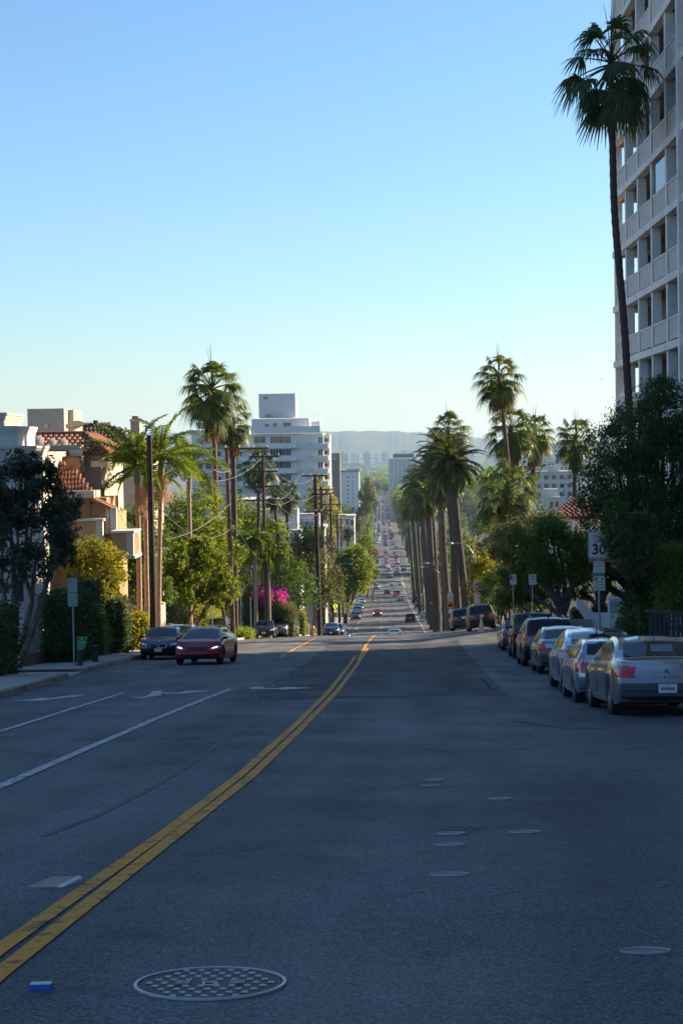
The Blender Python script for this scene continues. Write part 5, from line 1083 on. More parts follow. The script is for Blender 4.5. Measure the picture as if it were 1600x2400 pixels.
def decal(bvh, quad, axis, n=6, m=6, eps=.006, thick=0.):
    """bilinear patch of 4 corners given in a plane, dropped on to the body along axis ('r' from the rear, 'f' front, 'l','s' sides, 't' top)"""
    D = {'r':((0,1,0),lambda u,v:(u,-6,v)),'f':((0,-1,0),lambda u,v:(u,6,v)),'s':((-1,0,0),lambda u,v:(4,u,v)),'l':((1,0,0),lambda u,v:(-4,u,v)),'t':((0,0,-1),lambda u,v:(u,v,6))}[axis]
    d = Vector(D[0]); (a, b, c, e) = quad; mb = MB(); idx = {}
    for i in range(n+1):
        for j in range(m+1):
            s, t = i/n, j/m; u = (a[0]*(1-s)+b[0]*s)*(1-t)+(e[0]*(1-s)+c[0]*s)*t; v = (a[1]*(1-s)+b[1]*s)*(1-t)+(e[1]*(1-s)+c[1]*s)*t
            h, nn, _, _ = bvh.ray_cast(Vector(D[1](u, v)), d)
            if h is None: continue
            if nn.dot(d) > 0: nn = -nn
            idx[i, j] = len(mb.v); mb.v.append(tuple(h+nn*eps))
    for i in range(n):
        for j in range(m):
            q = [(i,j),(i+1,j),(i+1,j+1),(i,j+1)]
            if all(k in idx for k in q): mb.f.append(tuple(idx[k] for k in q)); mb.m.append(0)
    return mb
_carmesh = {}
def wheel_meshes(R, dark, key):
    k = ('w', R, dark)
    if k in _carmesh: return _carmesh[k]
    w = .10
    ty = MB().lathe([(R*.62,-w),(R*.9,-w*1.02),(R*.985,-w*.85),(R,-w*.4),(R,w*.4),(R*.985,w*.85),(R*.9,w*1.02),(R*.62,w)], 24, axis='x'); ty.f = [f for f in ty.f if len(f) == 4]; ty.m = [0]*len(ty.f); ty = ty.mesh('tyre', MT['rubber'], smooth=40)
    rm = MB().lathe([(R*.66,-w*.9),(R*.66,w*.93),(R*.6,w*.93),(R*.57,w*.2)], 24, m=0, axis='x')
    rm.lathe([(R*.16,w*.1),(R*.16,w*.85),(R*.06,w*.95)], 12, axis='x')
    for q in range(6):
        a = q*PI/3; c = Vector((w*.78, math.cos(a)*R*.36, math.sin(a)*R*.36)); u = Vector((0, math.cos(a), math.sin(a)))
        rm.obox(c, u*R*.25, Vector((0,-math.sin(a),math.cos(a)))*R*.075, Vector((.012,0,0)))
    rm = rm.mesh('rim', MT['dmetal'] if dark else MT['rim'], smooth=35)
    _carmesh[k] = (ty, rm); return ty, rm
def make_car(kind, pm, label, group, lamps='off', brake=False, darkrim=False, detail=2, name=None, plate=True, roof=None, cat='car'):
    """a vehicle with its parts, standing at the origin"""
    sp = SPEC[kind]; W2 = sp['W']/2; mb = car_body(sp); bv = bvh_of(mb); L2r, L2f = sp['top'][0][0], sp['top'][-1][0]
    t = thing(name or 'parked_car', (0,0,0), label, cat, group)
    def put(nm, mm, m, par=None, smooth=30): return mm.build(nm, m, par or t, world=False, smooth=smooth) if mm.f else None
    put('body', mb, [pm, MT['black']])
    ys, zt, zs = car_fields(sp); top = lambda y: float(np.interp(y, ys, zt)); sho = lambda y: float(np.interp(y, ys, zs)); hwY = lambda z, s: max(.45*W2, W2*.955-sp['tum']*max(0, z-s))
    # glass
    ya, yb = sp['ws']; za, zb = sho(ya), top(yb)
    xa, xb = W2*.80, hwY(zb, sho(yb))*.80
    put('windscreen', decal(bv, [(-xa,ya-.04),(xa,ya-.04),(xb,yb+.03),(-xb,yb+.03)], 't', 8, 8), MT['glass'])
    rg = sp.get('rg')
    if sp.get('rw'):
        yc, yd = sp['rw']; xd = hwY(top(yd), sho(yd))*.82
        rwo = put('rear_window', decal(bv, [(-W2*.74,yc),(W2*.74,yc),(xd,yd),(-xd,yd)], 't', 8, 8), MT['glass'])
    else:
        if len(rg) > 4:
            z0, z1, x0, x1, yy = rg; rwo = put('rear_window', MB().box(-x0,x0,yy-.012,yy-.004,z0,z1), MT['glass'], smooth=False)
        else:
            z0, z1, x0, x1 = rg; rwo = put('rear_window', decal(bv, [(-x0,z0),(x0,z0),(x1,z1),(-x1,z1)], 'r', 8, 6), MT['glass'])
    sa, sb_ = sp['side']; dm = sp['door'][1]
    for ax in ('s', 'l'):
        for p0, p1 in ((sa, dm-.04), (dm+.04, sb_)):
            m2 = MB(); N = 10; idx = {}
            for i in range(N+1):
                y = lerp(p0, p1, i/N); zb0 = sho(y)+.045; zt0 = top(y)-.085
                if zt0 < zb0+.03: zt0 = zb0+.004
                for j in range(5):
                    z = lerp(zb0, zt0, j/4); h, nn, _, _ = bv.ray_cast(Vector((4 if ax == 's' else -4, y, z)), Vector((-1 if ax == 's' else 1,0,0)))
                    if h is None: continue
                    idx[i,j] = len(m2.v); m2.v.append(tuple(h+Vector((.006 if ax == 's' else -.006,0,0))))
            for i in range(N):
                for j in range(4):
                    q = [(i,j),(i+1,j),(i+1,j+1),(i,j+1)]
                    if all(k in idx for k in q): m2.f.append(tuple(idx[k] for k in q)); m2.m.append(0)
            if sp.get('bed') and p0 == sa: pass
            put('side_window', m2, MT['glass'])
    # wheels
    ty, rm = wheel_meshes(sp['R'], darkrim, kind)
    for y in (sp['wf'], sp['wr']):
        for sx in (1, -1):
            w = mobj('wheel', ty, t, (sx*(W2-.115), y, sp['R']), (0,0,0 if sx > 0 else PI)); mobj('rim', rm, w)
    # lamps
    lm = {'off':MT['clear'],'on':MT['lit']}[lamps]; tl = MT['redlit'] if brake else MT['redlens']
    zf = sho(L2f-.35)-.06; zr = min(sho(L2r+.2), top(L2r+.1))-.02
    if kind == 'jeep':
        for sx in (-1,1):
            put('headlight', MB().lathe([(.10,0),(.10,.05),(.03,.07)], 16, axis='y', c=(sx*.5,L2f-.03,.92)), lm); put('tail_light', MB().box(sx*.72-.07,sx*.72+.07,L2r-.05,L2r+.02,.80,1.05), tl, smooth=False)
            for y in (sp['wf'], sp['wr']): put('fender', MB().box(sx*W2-.02,sx*W2+.12,y-.5,y+.5,.88,.93) if sx > 0 else MB().box(sx*W2-.12,sx*W2+.02,y-.5,y+.5,.88,.93), MT['black'], smooth=False)
        put('spare_wheel', MB().lathe([(.25,L2r-.22),(.38,L2r-.22),(.40,L2r-.12),(.38,L2r-.02),(.25,L2r-.02)], 22, axis='y', c=(.05,0,.98)), MT['rubber'])
        put('bumper', MB().box(-.8,.8,L2r-.16,L2r+.02,.46,.62), MT['black'], smooth=False)
    else:
        tall = kind in ('suv','bigsuv','wagon','hatch','van')
        for sx in (-1,1):
            put('headlight', decal(bv, [(sx*W2*.56,zf-.11),(sx*W2*.93,zf-.06),(sx*W2*.95,zf+.04),(sx*W2*.62,zf-.03)], 'f', 6, 4, .008), MT['clear'])
            if lamps == 'on': put('lit_lamp', decal(bv, [(sx*W2*.64,zf-.065),(sx*W2*.84,zf-.03),(sx*W2*.85,zf+.015),(sx*W2*.66,zf-.035)], 'f', 4, 3, .014), lm)
            if kind == 'bigsuv': put('tail_light', decal(bv, [(sx*W2*.42,zr-.12),(sx*W2*.95,zr-.14),(sx*W2*.95,zr-.02),(sx*W2*.42,zr-.05)], 'r', 6, 4, .008), tl)
            elif tall:
                put('tail_light', decal(bv, [(sx*W2*.74,zr-.26),(sx*W2*.97,zr-.22),(sx*W2*.93,zr+.30),(sx*W2*.84,zr+.30)], 'r', 4, 8, .008), tl)
                put('tail_light', decal(bv, [(sx*W2*.50,zr-.14),(sx*W2*.80,zr-.16),(sx*W2*.80,zr-.02),(sx*W2*.50,zr-.04)], 'r', 5, 4, .009), tl)
            else: put('tail_light', decal(bv, [(sx*W2*.60,zr-.20),(sx*W2*.97,zr-.19),(sx*W2*.97,zr+.0),(sx*W2*.72,zr+.02)], 'r', 6, 4, .008), tl)
            ys_ = L2r+.30
            put('tail_light', decal(bv, [(L2r+.05,zr-.19),(ys_,zr-.15),(ys_+.03,zr-.02),(L2r+.08,zr-.0)], 's' if sx > 0 else 'l', 4, 4, .008), tl)
        put('grille', decal(bv, [(-W2*.42,zf-.12),(W2*.42,zf-.12),(W2*.46,zf-.0),(-W2*.46,zf-.0)], 'f', 8, 4, .007), MT['black'])
        put('lower_grille', decal(bv, [(-W2*.62,.26),(W2*.62,.26),(W2*.66,.40),(-W2*.66,.40)], 'f', 8, 3, .007), MT['black'])
        put('bumper', decal(bv, [(-W2*.88,.24),(W2*.88,.24),(W2*.90,.36),(-W2*.90,.36)], 'r', 8, 3, .007), MT['black'])
    if plate:
        zp = zr-.16 if kind in ('sedan','fastback') else zr-.10
        if kind == 'sedan': zp = .50
        if kind == 'jeep': zp = .76
        h, nn, _, _ = bv.ray_cast(Vector((0 if kind != 'jeep' else -.55,-6,zp)), Vector((0,1,0)))
        if h:
            pl = MB().box(-.155,.155,-.012,0,-.078,.078).build('rear_plate', MT['plate'], t, world=False); pl.location = h+Vector((0,-.006,0)); t['plate'] = tuple(h)
        h, nn, _, _ = bv.ray_cast(Vector((0,6,.42)), Vector((0,-1,0)))
        if h and detail > 1: pl = MB().box(-.155,.155,0,.012,-.078,.078).build('front_plate', MT['plate'], t, world=False); pl.location = h+Vector((0,.012,0))
    # mirrors, doors, handles, rails
    for sx in (-1,1):
        y = sp['ws'][0]-.28; z = sho(y)+.10; x = W2*.93
        put('mirror', MB().obox((sx*(x+.09),y,z+.0),(.085*sx,.02,0),(0,.045,0),(0,.01,.048)), pm if kind != 'jeep' else MT['black'], smooth=False)
        if detail > 1:
            a, b, c = sp['door']; ax = 's' if sx > 0 else 'l'
            for p0, p1 in ((a, b-.012), (b+.012, c)):
                if sp.get('bed') and p0 == a: pass
                dr = put('door', decal(bv, [(p0+.08,.34),(p1,.34),(p1,sho(p1)-.03),(p0,sho(p0)-.03)], ax, 6, 6, .004), pm)
                if dr:
                    y_ = p0+.16; z_ = sho(y_)-.13; h, nn, _, _ = bv.ray_cast(Vector((4*sx,y_,z_)), Vector((-sx,0,0)))
                    if h: put('handle', MB().box(h.x-.02,h.x+.02,h.y-.09,h.y+.09,h.z-.014,h.z+.014), pm, dr, smooth=False)
            for yy in (a, b, c):
                put('door_seam', decal(bv, [(yy-.007,.30),(yy+.007,.30),(yy+.007,sho(yy)-.01),(yy-.007,sho(yy)-.01)], ax, 1, 6, .005), MT['black'])
    if sp.get('rails') and detail > 1:
        for sx in (-1,1):
            x = hwY(sp['H'], sho(0))*.86; put('roof_rail', MB().tube([(sx*x,sp['side'][0]+.2,top(sp['side'][0]+.2)+.02),(sx*x,-.6,top(-.6)+.05),(sx*x,.1,top(.1)+.03)], .02, 6), MT['chrome'])
    if sp.get('bed'):
        put('bed_floor', MB().box(-W2*.82,W2*.82,-2.66,-.80,1.13,1.165), MT['black'], smooth=False); put('tailgate', decal(bv, [(-W2*.8,.62),(W2*.8,.62),(W2*.8,1.06),(-W2*.8,1.06)], 'r', 4, 4, .01), pm)
    t['_bv'] = 0
    del t['_bv']
    if 'plate' in t: del t['plate']
    return t, bv, sp
def stand(t, x, y, yaw=0.):
    """set a vehicle on the road surface; yaw 0 looks down the street, PI looks back at the camera"""
    fw = Vector((-math.sin(yaw), math.cos(yaw), 0)); rt = Vector((math.cos(yaw), math.sin(yaw), 0)); e = 1.2
    def g(v): return G(v.x, v.y)
    c = Vector((x, y, 0)); f = fw*2*e; f.z = g(c+fw*e)-g(c-fw*e); r = rt*2*.7; r.z = g(c+rt*.7)-g(c-rt*.7); f.normalize(); u = r.cross(f).normalized(); r = f.cross(u)
    Mx = Matrix(((r.x,f.x,u.x),(r.y,f.y,u.y),(r.z,f.z,u.z))); t.rotation_euler = Mx.to_euler(); t.location = (x, y, (g(c+fw*e)+g(c-fw*e))/2+.005); return t
PT = dict(hs=paint('paint_light_silver',(.33,.38,.44),.7,.22), silver=paint('paint_silver',(.30,.31,.33),.8,.22), silverb=paint('paint_pale_blue_silver',(.26,.34,.46),.65,.2), gold=paint('paint_warm_grey',(.14,.125,.105),.6,.32), black=paint('paint_black',(.008,.009,.011),0,.3,.6), jet=paint('paint_matt_black',(.012,.012,.013),0,.4,.5),
    navy=paint('paint_navy',(.012,.02,.05),.2,.28), red=paint('paint_deep_red',(.32,.004,.010),.1,.3,.45), white=paint('paint_white',(.66,.66,.65),0,.35), grey=paint('paint_grey',(.12,.125,.13),.5,.3), blue=paint('paint_blue',(.04,.10,.22),.4,.3), orange=paint('paint_orange_red',(.40,.08,.03),.2,.3), brown=paint('paint_bronze',(.10,.075,.055),.5,.3), red2=paint('paint_red',(.36,.02,.02),.1,.3), tan=paint('paint_champagne',(.42,.38,.31),.6,.3))
# -- parked along the right kerb, nearest first
RG = 'cars parked along the right kerb'
car, bv, sp = make_car('sedan', PT['silver'], 'silver sedan with red and clear tail lamps, nearest car on the right', RG)
stand(car, 4.75, 30.95, .015); car.scale = (1,1,.955)
hb = lambda x, z: bv.ray_cast(Vector((x,-6,z)), Vector((0,1,0)))[0]
pl = [c for c in car.children if c.name.startswith('rear_plate')][0]
text('4UHP685', .082, MT['ink'], pl, (0,-.0135,-.008), (PI/2,0,0), sx=.72, bold=.002); text('California', .026, MT['inkr'], pl, (0,-.0135,.055), (PI/2,0,0))
h = hb(0,.80); em = MB()
for k in range(3):
    a = PI/2+k*2*PI/3; u = Vector((math.cos(a),0,math.sin(a))); v = Vector((-math.sin(a),0,math.cos(a)))
    c0 = Vector((0,0,0)); em.add([c0, u*.026+v*.015, u*.052, u*.026-v*.015], [(0,1,2,3)])
e = em.build('emblem', MT['dmetal'], car, world=False); e.location = h+Vector((0,-.012,0))
for k, ch in enumerate('LANCER'):
    x = -.20+k*.08; hh = hb(x,.70); text(ch, .045, MT['dmetal'], car, hh+Vector((0,-.012,0)), (PI/2-.1,0,0), ext=.002)
hh = hb(.46,.64); text('2', .05, MT['dmetal'], car, hh+Vector((0,-.012,0)), (PI/2-.1,0,0))
MB().tube([(0,-.98,1.35),(.0,-1.0,1.42)],[.012,.004],6).build('antenna', MT['black'], car, world=False)
decal(bv, [(-.12,-1.42),(.26,-1.42),(.28,-1.16),(-.10,-1.16)], 't', 3, 3, .009).build('dashboard_sheet', mat('sheet_paper',(.16,.2,.24),.6,var=.05), car, world=False)
decal(bv, [(-.85,.44),(.85,.44),(.85,.458),(-.85,.458)], 'r', 10, 1, .011).build('bumper_strip', MT['dmetal'], car, world=False)
car, bv, sp = make_car('hatch', PT['hs'], 'small silver hatchback squeezed between the silver sedan and the pale blue hybrid', RG); stand(car, 4.65, 35.3, -.02); car.scale = (1,1,.86)
car, bv, sp = make_car('fastback', PT['silverb'], 'pale blue-silver hybrid liftback, third car on the right', RG); stand(car, 4.95, 40.3, -.02)
MB().tube([(0,-1.0,1.38),(0,-1.14,1.44)],[.02,.006],6).build('antenna', MT['black'], car, world=False)
car, bv, sp = make_car('sedan', PT['gold'], 'warm grey sedan between the pale blue hybrid and the black crossover', RG); stand(car, 5.50, 52.5, -.02)
car, bv, sp = make_car('suv', PT['black'], 'black crossover with tall red tail lamps, parked ahead of the warm grey sedan', RG); stand(car, 5.72, 60.2, -.02)
MB().tube([(0,-1.75,1.66),(0,-1.9,1.73)],[.03,.008],6).build('antenna', MT['black'], car, world=False)
car, bv, sp = make_car('jeep', PT['jet'], 'boxy matt black off-roader with spare wheel on its tail', RG); stand(car, 6.05, 69.9, -.02)
car, bv, sp = make_car('sedan', PT['grey'], 'dark car hidden ahead of the boxy off-roader', RG); stand(car, 6.45, 82.0, -.02)
car, bv, sp = make_car('bigsuv', PT['black'], 'large black sport utility with full-width tail lamp behind the traffic cone', RG); stand(car, 7.0, 121, .0)
car, bv, sp = make_car('suv', PT['black'], 'black crossover parked just past the large black sport utility', RG); stand(car, 6.3, 134, .02)
# -- left side, facing the camera
LG = 'cars parked along the left kerb'
car, bv, sp = make_car('sedan', PT['black'], 'black sedan with twin kidney-shaped chrome grille parked at the left kerb', LG, darkrim=True); stand(car, -9.72, 75.6, PI)
fh = lambda x, z: bv.ray_cast(Vector((x,6,z)), Vector((0,-1,0)))[0]
for sx in (-1,1):
    pts = [];
    for k in range(15):
        a = k/14*2*PI; x = sx*(.19+.165*math.copysign(abs(math.cos(a))**.7, math.cos(a))); z = .60+.095*math.copysign(abs(math.sin(a))**.7, math.sin(a)); hh = fh(x, z); pts.append(hh+Vector((0,.012,0)))
    MB().tube(pts, .014, 5).build('kidney_grille', MT['chrome'], car, world=False)
    decal(bv, [(sx*.05,.52),(sx*.33,.52),(sx*.33,.68),(sx*.05,.68)], 'f', 4, 4, .01).build('grille_slats', MT['black'], car, world=False)
MB().lathe([(.04,0),(.04,.006),(.01,.01)], 14, axis='y', c=tuple(fh(0,.77)+Vector((0,.004,0)))).build('badge', MT['chrome'], car, world=False)
car, bv, sp = make_car('wagon', PT['grey'], 'dark wagon with silver roof rails behind the black sedan', LG); stand(car, -9.85, 82.2, PI)
car, bv, sp = make_car('fastback', PT['red'], 'deep red electric sedan with lit headlights driving toward the camera', None, lamps='on', name='moving_car', darkrim=True, plate=False); stand(car, -7.0, 67.6, PI-.09)
hh = bv.ray_cast(Vector((0,6,.70)), Vector((0,-1,0)))[0]
MB().add([(-.04,0,.035),(.04,0,.035),(.01,0,.01),(0,0,-.045),(-.01,0,.01)],[(0,1,2,3,4)]).build('badge', MT['chrome'], car, world=False).location = hh+Vector((0,.012,0))
car, bv, sp = make_car('suv', PT['brown'], 'bronze-grey crossover at the sunlit side street corner on the left', LG); stand(car, -11.6, 119, PI-.05)
car, bv, sp = make_car('sedan', PT['black'], 'black sedan parked in front of the bougainvillea hedge', LG); stand(car, -9.3, 135, PI)
car, bv, sp = make_car('suv', PT['grey'], 'grey crossover with wide grille behind the black sedan by the bougainvillea', LG); stand(car, -8.85, 144, PI)
car, bv, sp = make_car('bigsuv', PT['silverb'], 'pale sport utility behind the grey crossover near the bougainvillea', LG); stand(car, -8.5, 152, PI)
car, bv, sp = make_car('hatch', PT['navy'], 'dark blue small hatchback with round headlights by the dark timber pole', LG); stand(car, -5.3, 176, PI)
car, bv, sp = make_car('suv', PT['navy'], 'dark blue crossover right behind the small round-lamped hatchback', LG); stand(car, -5.1, 186, PI)
car, bv, sp = make_car('sedan', PT['silver'], 'silver sedan behind the dark blue crossover past the crest', LG); stand(car, -5.0, 199, PI)
car, bv, sp = make_car('pickup', PT['black'], 'black pickup last in the short row just past the crest', LG); stand(car, -5.0, 212, PI)
# -- farther vehicles: prototypes copied with their own paint
protos = {}
def far_proto(kind):
    if kind not in protos:
        t, _, _ = make_car(kind, PT['white'], 'proto', None, detail=1); protos[kind] = t
    return protos[kind]
FAR = [  # kind, paint, x, y, heading(0 away, 1 toward camera), brake, label
 ('sedan','white',1.35,203,0,0,'white sedan dipping over the crest in the right lane'),
 ('suv','silverb',1.55,213,0,0,'blue-glassed car just ahead of the white sedan at the crest'),
 ('suv','black',4.95,303,0,0,'black crossover driving away, left of the solid white lane line'),
 ('sedan','silverb',7.95,322,0,0,'pale blue car at the right kerb below the yellow pedestrian sign'),
 ('hatch','red2',10.0,250,0,1,'small car with glowing red lamps by the right kerb past the crest'),
 ('suv','white',9.3,262,0,0,'white crossover beside the small car with glowing red lamps'),
 ('fastback','red',-1.0,337,1,0,'dark red car with lit headlights coming uphill alone'),
 ('sedan','tan',4.65,427,0,0,'champagne sedan driving away behind the orange pickup'),
 ('pickup','orange',3.9,412+45,0,1,'orange-red pickup with white canopy driving away downhill'),
 ('sedan','navy',8.0,380,0,0,'dark sedan parked on the right below the white off-roader'),
 ('jeep','white',8.0,415,0,0,'white off-roader with spare wheel parked at the right kerb'),
 ('pickup','white',7.9,440,0,0,'white pickup parked at the right kerb ahead of the white off-roader'),
 ('suv','black',-5.0,318,1,0,'black crossover parked on the left below the round ficus'),
 ('pickup','grey',-5.0,345,1,0,'grey pickup parked on the left by the pedestrian sign'),
 ('suv','silver',-5.0,366,1,0,'silver crossover parked on the left ahead of the grey pickup'),
 ('sedan','tan',-4.9,410,1,0,'champagne sedan under the edge of the round ficus'),
 ('suv','grey',2.8,590,0,0,'dark crossover beyond the white car turning across the road'),
 ('suv','white',2.6,640,0,0,'white van-like car, nearest of the long queue'),
 ('sedan','white',2.3,665,0,1,'white sedan with red lamps, second in the long queue'),
 ('sedan','silver',2.1,690,0,0,'silver sedan, third in the long queue'),
 ('hatch','red2',1.9,712,0,1,'red hatchback, fourth in the long queue'),
 ('suv','red2',1.9,738,0,1,'red crossover with brake lamps, fifth in the long queue'),
 ('sedan','white',2.2,765,0,0,'white sedan, sixth in the long queue'),
 ('suv','silver',2.1,790,0,0,'silver crossover, seventh in the long queue'),
 ('sedan','grey',2.0,815,0,0,'grey sedan at the head of the long queue'),
 ('suv','white',6.1,700,0,1,'white crossover in the right lane beside the long queue'),
 ('suv','black',6.3,725,0,0,'black crossover in the right lane beside the long queue'),
 ('sedan','navy',8.2,640,0,0,'navy car by the right kerb under the far yellow sign'),
 ('sedan','red2',6.5,760,0,0,'dark red sedan in the right lane beside the long queue'),
 ('suv','grey',-3.8,790,1,0,'grey crossover coming uphill before the far crossing'),
 ('sedan','silver',-5.0,660,1,0,'silver sedan coming uphill at the left edge under the rust tree'),
 ('sedan','black',1.4,480,0,0,'black sedan driving downhill just left of the orange pickup'),('suv','silver',5.2,610,0,0,'silver crossover in the right lane below the long queue'),
 ('hatch','white',6.0,655,0,1,'white hatchback in the right lane level with the queue tail'),('sedan','blue',6.2,680,0,0,'blue sedan in the right lane level with the queue tail'),('suv','tan',-1.8,520,1,0,'champagne crossover coming uphill past the rust-orange tree'),
 ('sedan','white',-1.7,600,1,0,'white sedan coming uphill below the silver one'),('suv','navy',-1.9,705,1,0,'navy crossover coming uphill beside the long queue'),('sedan','grey',-2.0,745,1,0,'grey sedan coming uphill beside the long queue'),('hatch','tan',6.2,800,0,0,'champagne hatchback in the right lane near the far crossing'),('suv','white',2.2,832,0,1,'white crossover just before the far crossing'),
 ('sedan','red2',2.3,850,0,1,'red sedan at the far crossing'),('suv','white',7.2,860,0,0,'white car turning at the far crossing'),
]
rnd = random.Random(5)
MOREL = [('white','white'),('silver','silver'),('black','black'),('grey','grey'),('red2','red'),('blue','blue'),('navy','navy'),('tan','champagne')]
k = 0
for lane, x, hd in (('oncoming lane nearest the centre',-1.6,1),('oncoming kerb lane',-4.3,1),('downhill centre lane',2.2,0),('downhill kerb lane',5.8,0)):
    y = 905+rnd.uniform(0,40)
    while y < 2100:
        kk = rnd.choice(['sedan','suv','sedan','hatch','bigsuv']); c, cn = rnd.choice(MOREL)
        FAR.append((kk, c, x+rnd.uniform(-.3,.3), y, hd, 1 if (hd == 0 and rnd.random() < .25) else 0, '%s car in the far traffic, %s' % (cn, lane))); y += rnd.uniform(10,42)*(1+(y-900)/1500)
for kind, pc, x, y, hd, brake, lb in FAR:
    pr = far_proto(kind); far = y > 900
    t = thing('distant_car' if far else ('moving_car' if -4.5 < x < 7.0 else 'parked_car'), (0,0,0), lb, 'car', 'far traffic on the lower street' if far else ('vehicles driving on the street' if -4.5 < x < 7 else (RG if x > 0 else LG)))
    for ch in pr.children:
        nm = ch.name.split('.')[0]
        if far and nm in ('mirror','grille','lower_grille','bumper','rear_plate','spare_wheel','side_window','fender','roof_rail'):
            if nm != 'side_window': continue
        c = ch.copy(); COL.objects.link(c); c.parent = t
        if nm in ('body','mirror','tailgate'):
            c.material_slots[0].link = 'OBJECT'; c.material_slots[0].material = PT[pc]
        if nm == 'headlight' and hd and ((far and rnd.random() < .35) or 'lit' in lb): c.material_slots[0].link = 'OBJECT'; c.material_slots[0].material = MT['lit']
        if nm == 'tail_light' and brake: c.material_slots[0].link = 'OBJECT'; c.material_slots[0].material = MT['redlit']
        if not far:
            for g in ch.children: d = g.copy(); COL.objects.link(d); d.parent = c
    stand(t, x, y, PI if hd else rnd.uniform(-.02,.02))
for p_ in protos.values():
    for ch in list(p_.children):
        for g in list(ch.children): bpy.data.objects.remove(g)
        bpy.data.objects.remove(ch)
    bpy.data.objects.remove(p_)
# white crossover turning across the road
car, bv, sp = make_car('suv', PT['white'], 'white crossover turning across the street, seen from its side', None, detail=1, name='moving_car'); stand(car, 4.4, 540, PI/2-.15)
# trucks
def truck(label, x, y, bw, bh, bl, bm, hd=0):
    t = thing('box_truck', (0,0,0), label, 'truck', 'vehicles driving on the street')
    MB().box(-bw/2,bw/2,-bl/2,bl/2-.1,.95,.95+bh).build('cargo_box', bm, t, world=False); MB().box(-bw*.47,bw*.47,bl/2-.02,bl/2+1.6,.5,2.3).build('cab', PT['white'], t, world=False)
    MB().box(-bw*.44,bw*.44,bl/2+1.602,bl/2+1.61,1.4,2.15).build('windscreen', MT['glass'], t, world=False); MB().box(-bw*.42,bw*.42,-bl/2+.05,bl/2+1.4,.55,.94).build('chassis', MT['black'], t, world=False)
    MB().box(-bw*.4,bw*.4,-bl/2-.012,-bl/2-.004,1.05,.9+bh*.95).build('rear_door', bm, t, world=False)
    ty, rm = wheel_meshes(.45, True, 'truck')
    for yy in (-bl*.28, bl/2+.7):
        for sx in (-1,1): w = mobj('wheel', ty, t, (sx*(bw/2-.14),yy,.45), (0,0,0 if sx > 0 else PI)); mobj('rim', rm, w)
    for sx in (-1,1): MB().box(sx*bw*.4-.1,sx*bw*.4+.1,-bl/2-.03,-bl/2-.005,.7,.85).build('tail_light', MT['redlens'], t, world=False)
    stand(t, x, y, PI if hd else 0)
truck('pale box truck waiting at the far crossing, left one of two', 2.3, 985, 2.3, 2.3, 5, PT['silverb']); truck('grey box truck waiting at the far crossing, right one of two', 6.0, 1000, 2.5, 2.8, 6, PT['grey'])
truck('small white truck just before the far crossing in the right lane', 6.2, 905, 2.2, 2.0, 4, PT['white'])
# ---------------------------------------------------------------- street furniture
def rplate(mb, w, h, t, c=(0,0,0), r=.03, m=0):
    """upright rounded plate facing -Y"""
    pts = []
    for cx, cz, a0 in ((w/2-r,h/2-r,0),(-w/2+r,h/2-r,1),(-w/2+r,-h/2+r,2),(w/2-r,-h/2+r,3)):
        for k in range(4): a = (a0+k/3)*PI/2; pts.append((cx+r*math.cos(a)+c[0], cz+r*math.sin(a)+c[2]))
    return mb.prism(pts, c[1]-t/2, c[1]+t/2, 'xz', m)
def ztop(px, py, d): return P(px, py, d).z
def post(t, h, r=.03, m=None, nm='post'): return MB().tube([(0,0,-.1),(0,0,h)], r, 8).build(nm, m or MT['metal'], t, world=False)
def sroot(px, d, label, name='street_sign', cat='sign', grp=None, lift=.15):
    x = PXX(px, d); return thing(name, (x, d, G(x, d)+lift), label, cat, grp)
# sign seen from behind, left pavement
x = hit(175,1560,.15); t = thing('street_sign', x, 'two-panel sign seen from behind on a grey post, left pavement', 'sign'); sc = F_/x.y
h = 222/sc; post(t, h, .035)
for z, hh in ((h-.22*1.0-.25,.50),(h-.22-.78,.50)): rplate(MB(), .36, hh, .012, (0,-.06,z)).build('sign_panel', MT['alu'], t, world=False)
for z in (h-.3, h-.72, h-1.1): MB().box(-.12,.12,-.05,-.03,z-.015,z+.015).build('bracket', MT['metal'], t, world=False)
# perforated bins
MT['perf'] = mat('perforated_steel',(.07,.085,.10),.5,.3,var=.5,scale=60)
for px, py, lb in ((188,1560,'perforated grey steel bollard beside the left sign post'),(224,1551,'perforated grey steel bollard standing alone right of the sign post')):
    x = hit(px,py,.15); t = thing('bollard', x, lb, 'bollard', 'perforated bollards on the left pavement'); r = 7*x.y/F_; h = 39*x.y/F_
    MB().lathe([(r*.98,0),(r,.02),(r,h*.93),(r*1.04,h*.94),(r*1.04,h*.98),(r*.9,h)], 18).build('shell', MT['perf'], t, world=False, smooth=40)
    me = MB().box(-.014,.014,-.004,.004,-.014,.014).mesh('hole', MT['black'])
    for k in range(9):
        for j in range(7): a = PI+ (j+.5+(k % 2)*.5)/7.5*PI; mobj('hole', me, t, (r*1.0*math.cos(a), r*1.0*math.sin(a), h*.08+k*h*.1), (0,PI/4,a+PI/2))
